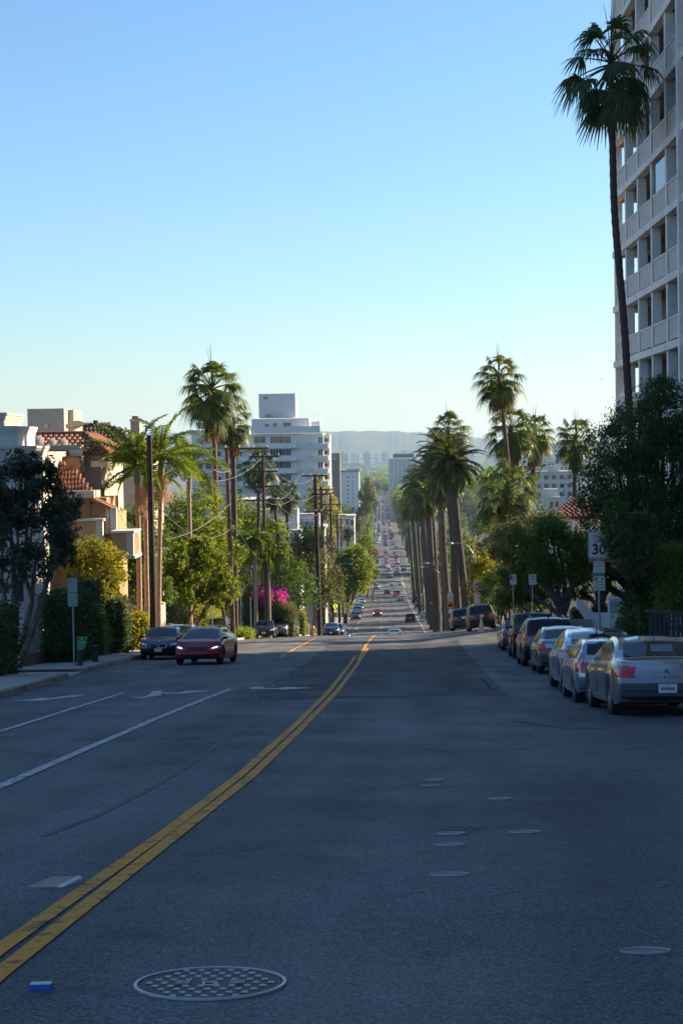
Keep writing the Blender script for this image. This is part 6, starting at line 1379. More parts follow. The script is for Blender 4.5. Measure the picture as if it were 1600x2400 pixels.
# rental bikes
def bike(x, y, yaw, label, lift=.15):
    t = thing('rental_bike', (x, y, G(x, y)+lift), label, 'bicycle', 'green rental bikes'); t.rotation_euler = (0,.06,yaw)
    for yy in (-.52,.55):
        w = MB(); ring = [(0, yy+.31*math.cos(a*PI/10), .33+.31*math.sin(a*PI/10)) for a in range(21)]; w.tube(ring, .028, 6, cap=False); o = w.build('wheel', MT['rubber'], t, world=False, smooth=60)
        s = MB()
        for k in range(8): a = k*PI/4; s.tube([(0,yy,.33),(0,yy+.3*math.cos(a),.33+.3*math.sin(a))], .004, 4)
        s.build('spokes', MT['metal'], o, world=False)
        MB().tube([(0, yy+.36*math.cos(a*PI/10), .33+.36*math.sin(a*PI/10)) for a in range(1,9)], .035, 6).build('mudguard', MT['green'], t, world=False)
    MB().tube([(0,.38,.95),(0,.2,.42),(0,-.1,.36),(0,-.3,.75)], .04, 8).tube([(0,-.1,.36),(0,-.52,.33)], .025, 6).tube([(0,.38,.95),(0,.55,.33)], .028, 6).build('frame', MT['metal'], t, world=False, smooth=60)
    MB().tube([(0,.38,.9),(0,.34,1.08)], .02, 6).tube([(-.3,.24,1.12),(-.12,.36,1.08),(.12,.36,1.08),(.3,.24,1.12)], .016, 6).build('handlebar', MT['black'], t, world=False)
    MB().lathe([(.03,-.02),(.11,0),(.09,.06),(.02,.07)], 12, c=(0,-.34,.86)).build('saddle', MT['black'], t, world=False)
    MB().add([(-.16,.45,.66),(.16,.45,.66),(.13,.72,.66),(-.13,.72,.66),(-.2,.42,.95),(.2,.42,.95),(.17,.78,.95),(-.17,.78,.95)],[(3,2,1,0),(0,1,5,4),(1,2,6,5),(2,3,7,6),(3,0,4,7)]).build('basket', MT['green'], t, world=False)
    MB().box(-.14,.14,-.72,-.30,.66,.90).build('rear_box', MT['green'], t, world=False)
x = hit(181,1557,.15); bike(x.x+.02, x.y+.7, .12, 'green rental bike behind the left sign post')
bike(PXX(1432,57), 57, -.9, 'green rental bike by the ivy on the right pavement')
# cone, yellow post, utility boxes
x = Vector((PXX(1125,113), 113, 0)); t = thing('traffic_cone', (x.x, 113, G(x.x,113)), 'pale tall traffic cone standing behind the black sport utility', 'traffic cone'); MT['cone'] = mat('cone_pale',(.50,.42,.38),.6,var=.12)
MB().lathe([(.20,.04),(.19,.08),(.035,1.02),(.03,1.05)], 18).build('body', MT['cone'], t, world=False, smooth=50); MB().box(-.22,.22,-.22,.22,0,.045).build('base', MT['cone'], t, world=False); MB().lathe([(.125,.45),(.096,.62),(.09,.62)], 18).build('collar', MT['signw'], t, world=False, smooth=50)
x = PXX(731,168); t = thing('hydrant', (x,168,G(x,168)+.14), 'yellow-orange fire hydrant on the left pavement past the crest', 'hydrant'); MT['hyd'] = mat('hydrant_yellow',(.62,.33,.03),.5,var=.1)
MB().lathe([(.2,0),(.2,.06),(.13,.08),(.13,.6),(.17,.62),(.16,.72),(.08,.85),(.03,.9)], 14).build('barrel', MT['hyd'], t, world=False, smooth=40)
for sx in (-1,1): MB().lathe([(.06,sx*.1),(.06,sx*.22),(.03,sx*.24)], 10, axis='x', c=(0,0,.5)).build('outlet', MT['hyd'], t, world=False)
for px, d, w, h, lb in ((714,168,.5,1.0,'pale utility cabinet, left of two near the hydrant'),(722,170,.5,1.05,'pale utility cabinet, right of two near the hydrant')):
    x = PXX(px, d); t = thing('utility_cabinet', (x,d,G(x,d)+.14), lb, 'cabinet', 'utility cabinets past the crest'); MB().box(-w/2,w/2,0,.4,0,h).build('case', MT['stucco'], t, world=False); MB().box(-w/2+.05,w/2-.05,-.012,-.002,.1,h-.1).build('door', MT['stucco'], t, world=False); MB().box(-w/2-.03,w/2+.03,-.03,.43,h,h+.04).build('lid', MT['stucco'], t, world=False)
# speed sign cluster on the right
d = 49.5; t = sroot(1402, d, 'speed limit 30 sign stacked over parking signs, half hidden by leaves', lift=.15); base = t.location
top = ztop(1402,1246,d)-base.z; post(t, top-.05, .032)
def plate(t, z, w, h, m, nm='sign_panel', y=-.05): return rplate(MB(), w, h, .01, (0,y,z), .04).build(nm, m, t, world=False)
sc = F_/d; z = top-31/sc; p1 = plate(t, z, .62, .78, MT['signw'])
rplate(MB(), .59, .75, .003, (0,-.0567,z), .035).build('sign_border', MT['inkb'], p1, world=False); rplate(MB(), .56, .72, .003, (0,-.059,z), .03).build('sign_face', MT['signw'], p1, world=False)
yy = -.063
text('SPEED', .155, MT['inkb'], p1, (0,yy,z+.24), (PI/2,0,0), sx=.85); text('LIMIT', .155, MT['inkb'], p1, (0,yy,z+.10), (PI/2,0,0), sx=.9); text('30', .42, MT['inkb'], p1, (0,yy,z-.14), (PI/2,0,0), sx=1.0, bold=.008)
z = ztop(1402,1330,d)-base.z; p2 = plate(t, z, .33, .36, MT['signw']); text('TOW-AWAY', .06, MT['inkr'], p2, (0,-.057,z+.13), (PI/2,0,0)); text('NO STOPPING', .055, MT['inkr'], p2, (0,-.057,z+.05), (PI/2,0,0), sx=.8); text('7PM-7AM', .05, MT['inkr'], p2, (0,-.057,z-.02), (PI/2,0,0)); text('<   >', .08, MT['inkr'], p2, (0,-.057,z-.11), (PI/2,0,0))
z = ztop(1402,1346,d)-base.z; p3 = plate(t, z, .35, .085, MT['inkg']); text('O  District', .05, MT['signw'], p3, (0,-.057,z), (PI/2,0,0))
z = ztop(1402,1367,d)-base.z; p4 = plate(t, z, .33, .42, MT['signw']); MB().box(-.145,-.045,-.058,-.056,z+.09,z+.185).build('no_block', MT['inkr'], p4, world=False); text('NO', .085, MT['signw'], p4, (-.095,-.06,z+.137), (PI/2,0,0), sx=.8)
MB().box(.06,.125,-.058,-.056,z+.10,z+.165).build('permit_square', MT['inkbl'], p4, world=False)
for s, dz, q in (('PARKING',.045,.085),('10AM-12PM',-.045,.07),('WEDNESDAY',-.125,.068)): text(s, q, MT['inkr'], p4, (0,-.057,z+dz), (PI/2,0,0), sx=.78)
MB().box(-.12,.12,-.058,-.056,z-.185,z-.175).build('underline', MT['inkr'], p4, world=False)
# small parking signs farther on
for px, lb, red, w, txt in ((1201,'small red and white tow-away sign on a thin post before the ficus',1,.32,('NO','PARKING','<->')),(1246,'white parking sign with blue lettering on a thin post before the ficus',0,.36,('PERMIT','PARKING','ONLY'))):
    d = 82; t = sroot(px, d, lb); base = t.location; z = ztop(px,1358,d)-base.z; post(t, z+.1, .028); p1 = plate(t, z, w, .50, MT['signw'])
    for k, s in enumerate(txt): text(s, .10, MT['inkr'] if red else MT['ink'], p1, (0 if not (red and k == 0) else .06,-.057,z+.14-k*.13), (PI/2,0,0), sx=.72)
    if red: MB().box(-.145,-.04,-.058,-.056,z+.02,z+.22).build('red_block', MT['inkr'], p1, world=False)
# no-left-turn sign
d = 127; t = sroot(1118, d, 'square no left turn sign with red ring above small white panels', lift=.14); base = t.location; z = ztop(1118,1373,d)-base.z; post(t, z+.2, .045)
p1 = plate(t, z, .66, .66, MT['signw']); n = 28; ring = MB()
for k in range(n):
    a, b = 2*PI*k/n, 2*PI*(k+1)/n
    ring.add([(.29*math.cos(a),-.06,z+.29*math.sin(a)),(.29*math.cos(b),-.06,z+.29*math.sin(b)),(.235*math.cos(b),-.06,z+.235*math.sin(b)),(.235*math.cos(a),-.06,z+.235*math.sin(a))],[(0,1,2,3)])
ring.build('red_ring', MT['inkr'], p1, world=False); MB().obox((0,-.064,z),(.18,0,-.18),(.02,0,.02),(0,.001,0)).build('red_bar', MT['inkr'], p1, world=False)
MB().add([(.06,-.062,z-.16),(.12,-.062,z-.16),(.12,-.062,z+.07),(.07,-.062,z+.11),(-.06,-.062,z+.11),(-.06,-.062,z+.16),(-.17,-.062,z+.08),(-.06,-.062,z),(-.06,-.062,z+.05),(.06,-.062,z+.05)],[tuple(range(10))]).build('arrow', MT['inkb'], p1, world=False)
for k, dz in enumerate((1395,1410)):
    zz = ztop(1118,dz,d)-base.z; q = plate(t, zz, .30, .42, MT['signw'], 'parking_panel'); text('NO', .16, MT['inkr'], q, (0,-.057,zz+.08), (PI/2,0,0)); MB().box(-.1,.1,-.058,-.056,zz-.14,zz-.10).build('arrow_bar', MT['inkr'], q, world=False)
# speed 35 with orange radar panel
d = 170; t = sroot(1053, d, 'speed limit 35 sign with orange display panel below it', lift=.14); base = t.location; z = ztop(1053,1399,d)-base.z; post(t, z+.4, .05)
p1 = plate(t, z, .56, .75, MT['signw']); text('SPEED', .13, MT['inkb'], p1, (0,-.06,z+.25), (PI/2,0,0)); text('LIMIT', .13, MT['inkb'], p1, (0,-.06,z+.12), (PI/2,0,0)); text('35', .42, MT['inkb'], p1, (0,-.06,z-.14), (PI/2,0,0), bold=.006)
z = ztop(1053,1416,d)-base.z; p1 = plate(t, z, .60, .74, MT['signo']); rplate(MB(), .46, .34, .01, (0,-.06,z-.12)).build('display', MT['black'], p1, world=False); text('YOUR', .11, MT['inkb'], p1, (0,-.06,z+.28), (PI/2,0,0)); text('SPEED', .11, MT['inkb'], p1, (0,-.06,z+.16), (PI/2,0,0))
z = ztop(1055,1433,d)-base.z; plate(t, z, .4, .4, MT['signw'])
# pedestrian crossing signs
def ped_sign(px, py, d, label, size=.76, back=False, turn=0.):
    t = sroot(px, d, label, 'pedestrian_sign', 'sign', 'yellow pedestrian crossing signs', .14); base = t.location; z = ztop(px,py,d)-base.z; post(t, z+size*.5, .04); t.rotation_euler = (0,0,turn)
    s = size*.5*1.41; p1 = MB().prism([(0,z+s),(s,z),(0,z-s),(-s,z)], -.06, -.045, 'xz').build('diamond', MT['signy'], t, world=False)
    k = size*.42
    def L(pts): MB().prism([(a*k, z+b*k) for a, b in pts], -.066, -.062, 'xz').build('walker', MT['inkb'], p1, world=False)
    L([(-.1,.95),(.1,.95),(.14,.78),(0,.68),(-.14,.78)]); L([(-.2,.62),(.15,.62),(.45,.2),(.36,.12),(.15,.36),(.12,-.05),(-.14,-.05),(-.16,.35),(-.38,.15),(-.45,.22)]); L([(-.14,-.06),(0,-.06),(-.2,-.9),(-.42,-.9)]); L([(0,-.06),(.12,-.06),(.25,-.45),(.42,-.85),(.26,-.9),(.05,-.45)])
    rplate(MB(), size*.66, size*.36, .012, (0,-.05,z-s-size*.24), .02).build('arrow_plate', MT['signy'], t, world=False); MB().obox((0,-.062,z-s-size*.24),(size*.2,0,-size*.07),(.012,0,.03),(0,.002,0)).build('arrow', MT['inkb'], t, world=False)
ped_sign(1017,1414,255,'yellow-green walking figure sign, nearest on the right',.95); ped_sign(1044,1428,225,'yellow-green sign turned edge-on beside the radar sign',.95,turn=1.1)
ped_sign(812,1421,262,'yellow-green walking figure sign on the left kerb',.95); ped_sign(962,1357,520,'small yellow-green walking sign far down the right kerb',.95); ped_sign(974,1366,500,'small yellow-green sign beside the far walking sign',.95,turn=.7)
ped_sign(783,1420,240,'yellow-green sign panel half hidden by the left trees',.8,turn=.9)
# backs of parking signs on the left
for px, top_, d, lb, n in ((495,1390,114,'small brown-backed parking sign before the yellow hedge',1),(532,1385,118,'narrow sign back beside the first timber pole',1),(623,1402,141,'two tall pale sign backs on the second pole',2),(724,1410,168,'pair of tall pale sign backs on the magnolia pavement',2),(585,1398,140,'thin bare sign post before the bougainvillea',0),(562,1392,134,'thin timber-coloured post left of the bougainvillea',0)):
    t = sroot(px, d, lb, 'sign_post', 'sign', None, .14); h = ztop(px,top_,d)-t.location.z; post(t, h, .035)
    for k in range(n): rplate(MB(), .36, .62, .012, (0,.04,h-.35-k*.66)).build('sign_back', MT['stucco'] if n > 1 else MT['barkd'], t, world=False)
for px, py, d, lb in ((986,1390,330,'small white parking sign between the date palm trunks'),(1004,1395,300,'white parking sign by the far right palms'),(1031,1422,232,'white route panel on the lamp post near the walking sign'),(961,1385,470,'tiny white sign far along the right kerb')):
    t = sroot(px, d, lb, 'street_sign', 'sign', None, .14); h = ztop(px,py,d)-t.location.z; post(t, h, .04); q = plate(t, h-.3, .45, .6, MT['signw']); MB().box(-.12,.12,-.06,-.058,h-.34,h-.28).build('marking', MT['inkg'], q, world=False)
# ---------------------------------------------------------------- street lamps
def lamp(px, d, ytop, arm, label, sgn=-1):
    x = PXX(px, d); t = thing('street_lamp', (x,d,G(x,d)+.14), label, 'street lamp', 'street lamps with curved arms'); h = ztop(px,ytop,d)-t.location.z
    MB().tube([(0,0,-.1),(0,0,h*.5),(0,0,h-.2)], [.13,.10,.075], 10).build('pole', MT['pole'], t, world=False, smooth=60)
    MB().tube([(0,0,h-.5),(sgn*arm*.25,0,h+.25),(sgn*arm*.6,0,h+.55),(sgn*arm,0,h+.55)], [.05,.045,.04,.035], 7).build('arm', MT['metal'], t, world=False, smooth=60)
    MB().lathe([(.03,-.36),(.11,-.2),(.15,0),(.12,.24),(.03,.32)], 12, axis='x', c=(sgn*(arm+.25),0,h+.53)).build('lantern', MT['metal'], t, world=False, smooth=60)
lamp(1112,130,1290,1.7,'nearest street lamp with curved arm, right of the date palms'); lamp(1053,205,1330,2.6,'second street lamp on the right beside the speed 35 sign'); lamp(1030,235,1338,2.4,'third street lamp on the right, by the walking sign'); lamp(978,390,1330,2.4,'fourth street lamp on the right, far along the palms'); lamp(962,480,1308,2.4,'fifth street lamp on the right, far along the palms'); lamp(943,640,1262,2.4,'farthest street lamp showing on the right')
# ---------------------------------------------------------------- timber poles and cables on the left
def upole(px0, px1, ytop, d, r, arms, label, m=None, lampy=None):
    a = Vector(gp(px0, d)); b = P(px1, ytop, d); t = thing('utility_pole', a, label, 'utility pole', 'timber utility poles along the left'); m = m or MT['wood']
    MB().tube([a-Vector((0,0,.3)), a.lerp(b,.5), b], [r*1.15,r,r*.8], 10).build('pole', m, t, smooth=60); pts = []
    for y_, l0, l1 in arms:
        f = (P(px1,y_,d).z-a.z)/(b.z-a.z); c = a.lerp(b, f)+Vector((0,-r-.06,0)); ar = MB().box(c.x-l0,c.x+l1,c.y-.06,c.y+.06,c.z-.07,c.z+.07).build('crossarm', m, t); k = 4
        for i in range(k):
            x = lerp(c.x-l0+.1, c.x+l1-.1, i/(k-1)); MB().lathe([(.03,0),(.055,.06),(.035,.1),(.05,.15),(.02,.18)], 8, c=(x,c.y,c.z+.07)).build('insulator', MT['signw'], ar); pts.append(Vector((x,c.y,c.z+.2)))
        MB().tube([c+Vector((-l0*.6,.0,-.05)), c+Vector((0,.02,-.7))], .025, 5).build('brace', MT['dmetal'], ar); MB().tube([c+Vector((l1*.6,.0,-.05)), c+Vector((0,.02,-.7))], .025, 5).build('brace', MT['dmetal'], ar)
    if lampy:
        c = P(px1, lampy[0], d); e = P(lampy[1], lampy[2], d); MB().tube([Vector((c.x,d-.1,c.z)), Vector((lerp(c.x,e.x,.4),d-.1,e.z+.05)), Vector((e.x,d-.1,e.z+.02))], .035, 6).build('lamp_arm', MT['metal'], t); s = 1 if e.x > c.x else -1; MB().lathe([(.03,-.3),(.1,-.15),(.14,0),(.03,.3)], 10, axis='x', c=(e.x+s*.2,d-.1,e.z)).build('lantern', MT['metal'], t, smooth=60)
    return t, pts
u0, w0 = upole(357,350,1020,88,.17,[],'smooth dark pole rising among the slender feather palms',MT['woodd'])
u1, w1 = upole(543,531,1046,118,.17,[(1052,.15,2.9)],'first timber pole, with one long crossarm above the queen palm',lampy=(1105,462,1103))
u2, w2 = upole(622,616,1066,141,.15,[(1070,1.1,1.4),(1105,1.4,1.2),(1140,1.5,1.3),(1172,1.6,1.3)],'second timber pole, with four crossarms behind the queen palm',lampy=(1160,612,1147))
u3, w3 = upole(746,738,1112,166,.2,[(1115,1.3,1.2),(1158,.4,1.4),(1200,1.2,.6)],'third timber pole, dark, beside the magnolia',MT['woodd'])
u4, w4 = upole(756,752,1142,205,.2,[(1147,.5,1.6),(1196,.4,1.4)],'fourth timber pole just right of the dark one',MT['woodd'],lampy=(1300,803,1298))
u5, w5 = upole(778,774,1155,250,.2,[(1182,1.6,1.6),(1275,1.4,.3)],'fifth timber pole, above the round ficus',MT['woodd'],lampy=(1330,820,1322))
u6, w6 = upole(793,790,1205,300,.22,[(1208,.6,1.6),(1235,.6,1.6)],'sixth timber pole among the tall yellow-green trees',MT['woodd']); u7, w7 = upole(802,799,1214,330,.22,[(1218,.4,1.8),(1240,.4,1.8)],'seventh timber pole, smallest, beside the sixth')
MT['cable'] = mat('cable_pale',(.13,.128,.12),.6,var=.2); MT['cabled'] = mat('cable_dark',(.06,.06,.06),.6,var=.1)
def wire(a, b, sag, r, label, m=None):
    a, b = Vector(a), Vector(b); n = 14; t = thing('overhead_cable', (a+b)/2-Vector((0,0,sag)), label, 'cable', 'overhead cables'); MB().tube([a.lerp(b,k/n)-Vector((0,0,4*sag*(k/n)*(1-k/n))) for k in range(n+1)], r, 5).build('strand', m or MT['cable'], t)
W_ = lambda px, py, d: P(px, py, d)
wire(W_(350,1160,88), W_(540,1240,118), 1.3, .016, 'thick pale cable from the dark pole to the first timber pole, low')
wire(W_(390,1098,90), W_(612,1075,141), 1.2, .015, 'pale cable sagging past the tallest left palm to the second pole')
wire(W_(540,1180,118), W_(390,1265,88), .4, .018, 'thin cable crossing the umbrella tree')
wire(W_(540,1100,118), W_(500,1100,100), .2, .03, 'short cable running left of the first timber pole')
for i, (a, b, s) in enumerate((((618,1073,141),(738,1118,166),1.3),((618,1110,141),(738,1160,166),1.3),((618,1145,141),(745,1205,166),1.2),((618,1200,141),(758,1345,205),1.0),((545,1215,118),(620,1320,141),.5),((620,1150,141),(700,1115,170),1.4),((620,1175,141),(690,1165,170),.5),((620,1205,141),(695,1210,170),.8))):
    wire(W_(*a), W_(*b), s, .016, ['uppermost','second','third','lowest long','steep short','upper looping','middle looping','lower looping'][i]+' pale cable leaving the second timber pole')
for i, (a, b) in enumerate((((738,1160,166),(752,1196,205)),((752,1147,205),(776,1182,250)),((776,1182,250),(792,1208,300)),((776,1275,250),(800,1240,330)))): wire(W_(*a), W_(*b), 1.2, .015, ['cable between the third and fourth timber poles','cable between the fourth and fifth timber poles','cable between the fifth and sixth timber poles','low cable between the fifth and seventh timber poles'][i])
for k in range(3): wire(W_(930,1226+k*5,330), W_(1135,1203+k*4,140), .3, .02, ['upper','middle','lower'][k]+' of three thin wires crossing the date palm trunks')
wire(W_(800,1336,330), W_(1120,1328,330), .4, .035, 'long thin wire crossing the far street', MT['cabled'])
# ---------------------------------------------------------------- pedestrian on the right pavement
def person(x, y, yaw, label):
    z0 = G(x, y)+.15; t = thing('person', (x, y, z0), label, 'person'); me = bpy.data.meshes.new('body')
    J = [(0,0,.95,.15),(0,.02,1.15,.15),(0,.03,1.38,.17),(0,.03,1.50,.07),(0,.05,1.58,.07),(0,.07,1.66,.105),(0,.07,1.75,.09),
         (.1,.06,.9,.11),(.11,.22,.50,.075),(.11,.12,.10,.05),(.11,.28,.04,.045),(-.1,-.02,.9,.11),(-.11,-.1,.50,.075),(-.11,-.32,.14,.05),(-.11,-.2,.04,.045),
         (.21,.03,1.42,.07),(.27,-.04,1.15,.055),(.26,.10,.92,.042),(.26,.16,.84,.035),(-.21,.03,1.42,.07),(-.27,.08,1.15,.055),(-.24,.25,.98,.042),(-.23,.32,.93,.035)]
    E_ = [(0,1),(1,2),(2,3),(3,4),(4,5),(5,6),(0,7),(7,8),(8,9),(9,10),(0,11),(11,12),(12,13),(13,14),(2,15),(15,16),(16,17),(17,18),(2,19),(19,20),(20,21),(21,22)]
    me.from_pydata([j[:3] for j in J], E_, []); o = bpy.data.objects.new('body', me); COL.objects.link(o); o.parent = t; sk = o.modifiers.new('skin', 'SKIN')
    for i, j in enumerate(J): me.skin_vertices[0].data[i].radius = (j[3], j[3]*.85)
    me.skin_vertices[0].data[0].use_root = True; o.modifiers.new('sub', 'SUBSURF').levels = 2; o.modifiers['sub'].render_levels = 2; me.materials.append(mat('clothes_black',(.012,.012,.014),.9,var=.2)); t.rotation_euler = (0,0,yaw)
    MB().lathe([(.03,1.56),(.095,1.60),(.108,1.68),(.09,1.76),(.03,1.80)], 14, c=(0,.07,0)).build('head', mat('skin',(.36,.22,.15),.6,var=.1), t, world=False, smooth=60)
    MB().lathe([(.112,1.68),(.115,1.73),(.085,1.81),(.02,1.835)], 14, c=(0,.06,0)).build('hat', mat('cap_pale',(.45,.45,.46),.8,var=.1), t, world=False, smooth=60)
    for s in (-1,1):
        for k in range(5): MB().tube([(s*(.25 if s > 0 else .22),(.17 if s > 0 else .33)+k*.008,(.85 if s > 0 else .93)-k*.004),(s*(.25 if s > 0 else .22)+.01*(k-2),(.19 if s > 0 else .36),(.77 if s > 0 else .87))], [.011,.008], 5).build('finger', mat('skin_hand',(.36,.22,.15),.6,var=.1) if k == 0 and s == -1 else bpy.data.materials['skin_hand'], t, world=False)
    MB().box(.14,.34,-.22,.02,.72,1.02).build('bag', mat('bag_dark_teal',(.02,.05,.055),.8,var=.2), t, world=False)
person(PXX(1176,106), 106, -.4, 'person in black clothes and pale cap walking on the right pavement')
# ---------------------------------------------------------------- buildings farther down the street
def wbox(par, name, x0, x1, y0, y1, z0, z1, m): return MB().box(x0,x1,y0,y1,z0,z1).build(name, m, par)
# white stepped apartment block on the left
D = 420; s = D/F_; wa = thing('apartment_block', (P(680,1200,D).x, D, G(-20,D)), 'white stepped apartment block with long balconies and a rooftop box on the left', 'apartment block')
gz0 = G(-20,D)-1
def wb(name, x0, y0, x1, y1, dep, m, dd=0, zb=None): 
    a, b = P(x0,y1,D+dd), P(x1,y0,D+dd); return wbox(wa, name, a.x, b.x, D+dd, D+dd+dep, a.z if zb is None else zb, b.z, m)
wb('main_wall', 580,1015,757,1200,16,MT['white_wall'],0,gz0); wb('terrace_storey', 590,980,724,1014,13,MT['white_wall'],1.5); wb('parapet', 588,998,750,1016.5,1,MT['white_wall'],-1.2); wb('rooftop_box', 607,922,692,979,9,MT['white_wall'],3); wb('side_storey', 728,988,750,998,4,MT['white_wall'],2)
wb('end_bay', 758,1018,772,1200,12,MT['stuccow'],3,gz0); wb('left_wing', 452,1006,579,1200,14,MT['white_wall'],6,gz0); wb('left_penthouse', 462,990,520,1005,6,MT['stuccog'],10); wb('roof_duct', 650,960,654,978,.4,MT['white_wall'],2.5); wb('roof_vent', 618,930,627,936,.1,MT['stuccog'],2.9); wb('cooling_unit', 622,971,634,980,1,MT['stuccog'],1)
for i in range(7):
    y_ = 1039+i*29.3
    if y_ > 1190: break
    b = wb('balcony', 560,y_,696,y_+13.5,1.6,MT['white_wall'],-1.6); wb('balcony_slab', 558,y_+13.6,698,y_+15,1.9,MT['stuccow'],-1.9)
    for x0, x1 in ((596,622),(634,646),(648,660),(661,669),(671,681)): w = wb('window', x0,y_-16,x1,y_-1,.15,MT['wglass'],-.08); wb('window_frame', (x0+x1)/2-.5,y_-16,(x0+x1)/2+.5,y_-1,.1,MT['stuccow'],-.14)
    if i < 5:
        wb('corner_balcony', 734,y_+.5,769,y_+13,2.2,MT['white_wall'],-1.5); c = wb('end_balcony', 757,y_-2,771,y_+11,3,MT['white_wall'],.8); wb('light_line', 721,y_+1,735,y_+2.2,.3,MT['stuccow'],-.2)
        for x0, x1 in ((746,750),(752,756)): wb('window', x0,y_-14,x1,y_-1,.15,MT['wglass'],-.09)
        wb('window', 760,y_-12,768,y_-4,.15,MT['wglass'],2.9)
    for x0 in (462,482,505,530,552): wb('window', x0,y_-10,x0+13,y_+1,.15,MT['wglass'],5.9)
    wb('wing_balcony', 455,y_+3,576,y_+11,1.0,MT['white_wall'],4.9)
for x0, y0, x1, y1 in ((620,994,630,999),(640,991,648,1001),(665,990,673,1001),(674,990,681,1001)): wb('window', x0,y0,x1,y1,.15,MT['wglass'],1.42)
# second white slab with small square windows
D = 1200; sb = thing('white_slab_building', (P(810,1170,D).x, D, G(-20,D)), 'white slab building with two columns of small windows, beyond the stepped block', 'building')
def wb2(name, x0, y0, x1, y1, dep, m, dd=0, zb=None): a, b = P(x0,y1,D+dd), P(x1,y0,D+dd); return wbox(sb, name, a.x, b.x, D+dd, D+dd+dep, a.z if zb is None else zb, b.z, m)
g2 = G(-20,D)-1
wb2('wall', 795,1106,841,1170,25,MT['white_wall'],0,g2); wb2('roof_band', 791,1101,843,1106,27,MT['stuccog'],-1); wb2('left_wing', 768,1102,794,1170,25,MT['stuccow'],4,g2); wb2('roof_box', 764,1086,797,1101,12,MT['stuccow'],8); wb2('lift_tower', 812,1092,815,1101,4,MT['stuccow'],6); wb2('penthouse', 815,1097,846,1101,10,MT['stucco'],6)
for i in range(7):
    y_ = 1117+i*9.8
    for x0, w in ((813,4),(825,2.6)): wb2('window', x0,y_,x0+w,y_+3,.3,MT['wglass'],-.15)
    for k in range(7): wb2('window', 770+k*3.4,y_-9,772.4+k*3.4,y_-5,.3,MT['wglass'],3.85)
D = 1000; bb = thing('brown_roof_building', (P(782,1090,D).x, D, G(-20,D)), 'brown-grey building top between the two white blocks', 'building'); a, b = P(770,1092,D), P(796,1062,D); wbox(bb,'wall',a.x,b.x,D,D+15,G(-20,D)-1,b.z,mat('wall_brown',(.20,.15,.12),.9,var=.1)); a, b = P(770,1078,D-2), P(787,1074,D-2); wbox(bb,'ledge',a.x,b.x,D-2,D-.1,a.z,b.z,MT['stucco'])
for k in range(3): a, b = P(773+k*6,1072,D-.2), P(777+k*6,1066,D-.2); wbox(bb,'window',a.x,b.x,D-.2,D-.05,a.z,b.z,MT['wglass'])
# office tower with vertical fins
D = 2250; ot = thing('office_tower', (P(942,1130,D).x, D, G(30,D)), 'grey office tower with white vertical fins and dark flat top', 'office tower')
def wb3(name, x0, y0, x1, y1, dep, m, dd=0, zb=None): a, b = P(x0,y1,D+dd), P(x1,y0,D+dd); return wbox(ot, name, a.x, b.x, D+dd, D+dd+dep, a.z if zb is None else zb, b.z, m)
MT['navyglass'] = mat('tower_glass_navy',(.012,.02,.05),.3,var=.2,scale=.05)
g3 = G(30,D)-1; wb3('glazing', 911,1075,976,1150,35,MT['navyglass'],1,g3); wb3('roof_slab', 909.5,1073.5,977,1075,38,MT['stuccow'],-.5); wb3('plant_room', 921,1063,969,1073,20,mat('plant_room_dark',(.04,.05,.07),.8,var=.1),6); wb3('mast', 927.5,1060,929,1063,2,MT['dmetal'],8)
for k in range(22): x = 911+k*65/21; wb3('fin', x-.38,1075.2,x+.38,1150,1.2,MT['white_wall'],-.4,g3)
for k in range(10): wb3('floor_band', 911,1081+k*6.6,976,1082+k*6.6,.6,MT['stuccog'],.3)
# pale buildings on the right slope
rnd = random.Random(44)
def flats(px0, px1, yt, d, label, m, rows, cols, dep=14, cat='building', wy=None, group='pale buildings on the right slope'):
    a, b = P(px0,yt,d), P(px1,yt,d); cx = (a.x+b.x)/2; t = thing('apartment_building', (cx,d,GT(cx,d)), label, cat, group); z1 = a.z; z0 = min(GT(a.x,d), GT(b.x,d))-2
    wbox(t,'wall',a.x,b.x,d,d+dep,z0,z1,m); wbox(t,'roof_edge',a.x-.3,b.x+.3,d-.3,d+dep,z1,z1+.45,MT['stuccow'])
    fh = 3.2
    for r in range(rows):
        for c in range(cols):
            x = lerp(a.x,b.x,(c+.5)/cols); w = (b.x-a.x)/cols*.28; z = z1-1.0-r*fh
            wbox(t,'window',x-w,x+w,d-.12,d-.02,z-1.5,z,MT['wglass'])
    if rnd.random() < .7: x = lerp(a.x,b.x,rnd.uniform(.3,.7)); wbox(t,'roof_hut',x-2,x+2,d+2,d+6,z1+.45,z1+2.6,MT['stuccow'])
    return t
flats(1252,1342,1108,640,'cream flats with tall windows just left of the bell-skirted palm',MT['stuccow'],3,5); flats(1240,1300,1082,800,'pale flats behind the cream flats, left one',MT['white_wall'],3,6); flats(1300,1370,1076,900,'pale flats behind the cream flats, right one',MT['white_wall'],3,7)
flats(1360,1420,1085,820,'white terraced flats right of the bell-skirted palm',MT['white_wall'],4,5); flats(1265,1330,1052,1250,'white low block on the skyline left of the bell-skirted palm',MT['white_wall'],3,8); flats(1362,1430,1050,1350,'white low block on the skyline right of the bell-skirted palm',MT['white_wall'],3,8)
flats(1375,1440,1066,1050,'grey-white block stacked behind the white terraced flats',MT['stuccow'],3,7); flats(1225,1262,1100,700,'small white house behind the ivy-clad palm',MT['white_wall'],2,3); flats(1285,1310,1168,480,'tiny cream roof hut above the rust bush',MT['stucco'],1,2,5)
flats(1290,1345,1040,2000,'faint pale block near the horizon, left of the bell-skirted palm top',MT['white_wall'],3,8); flats(1380,1450,1038,2300,'faint pale block near the horizon beside the pepper tree',MT['stuccow'],3,8)
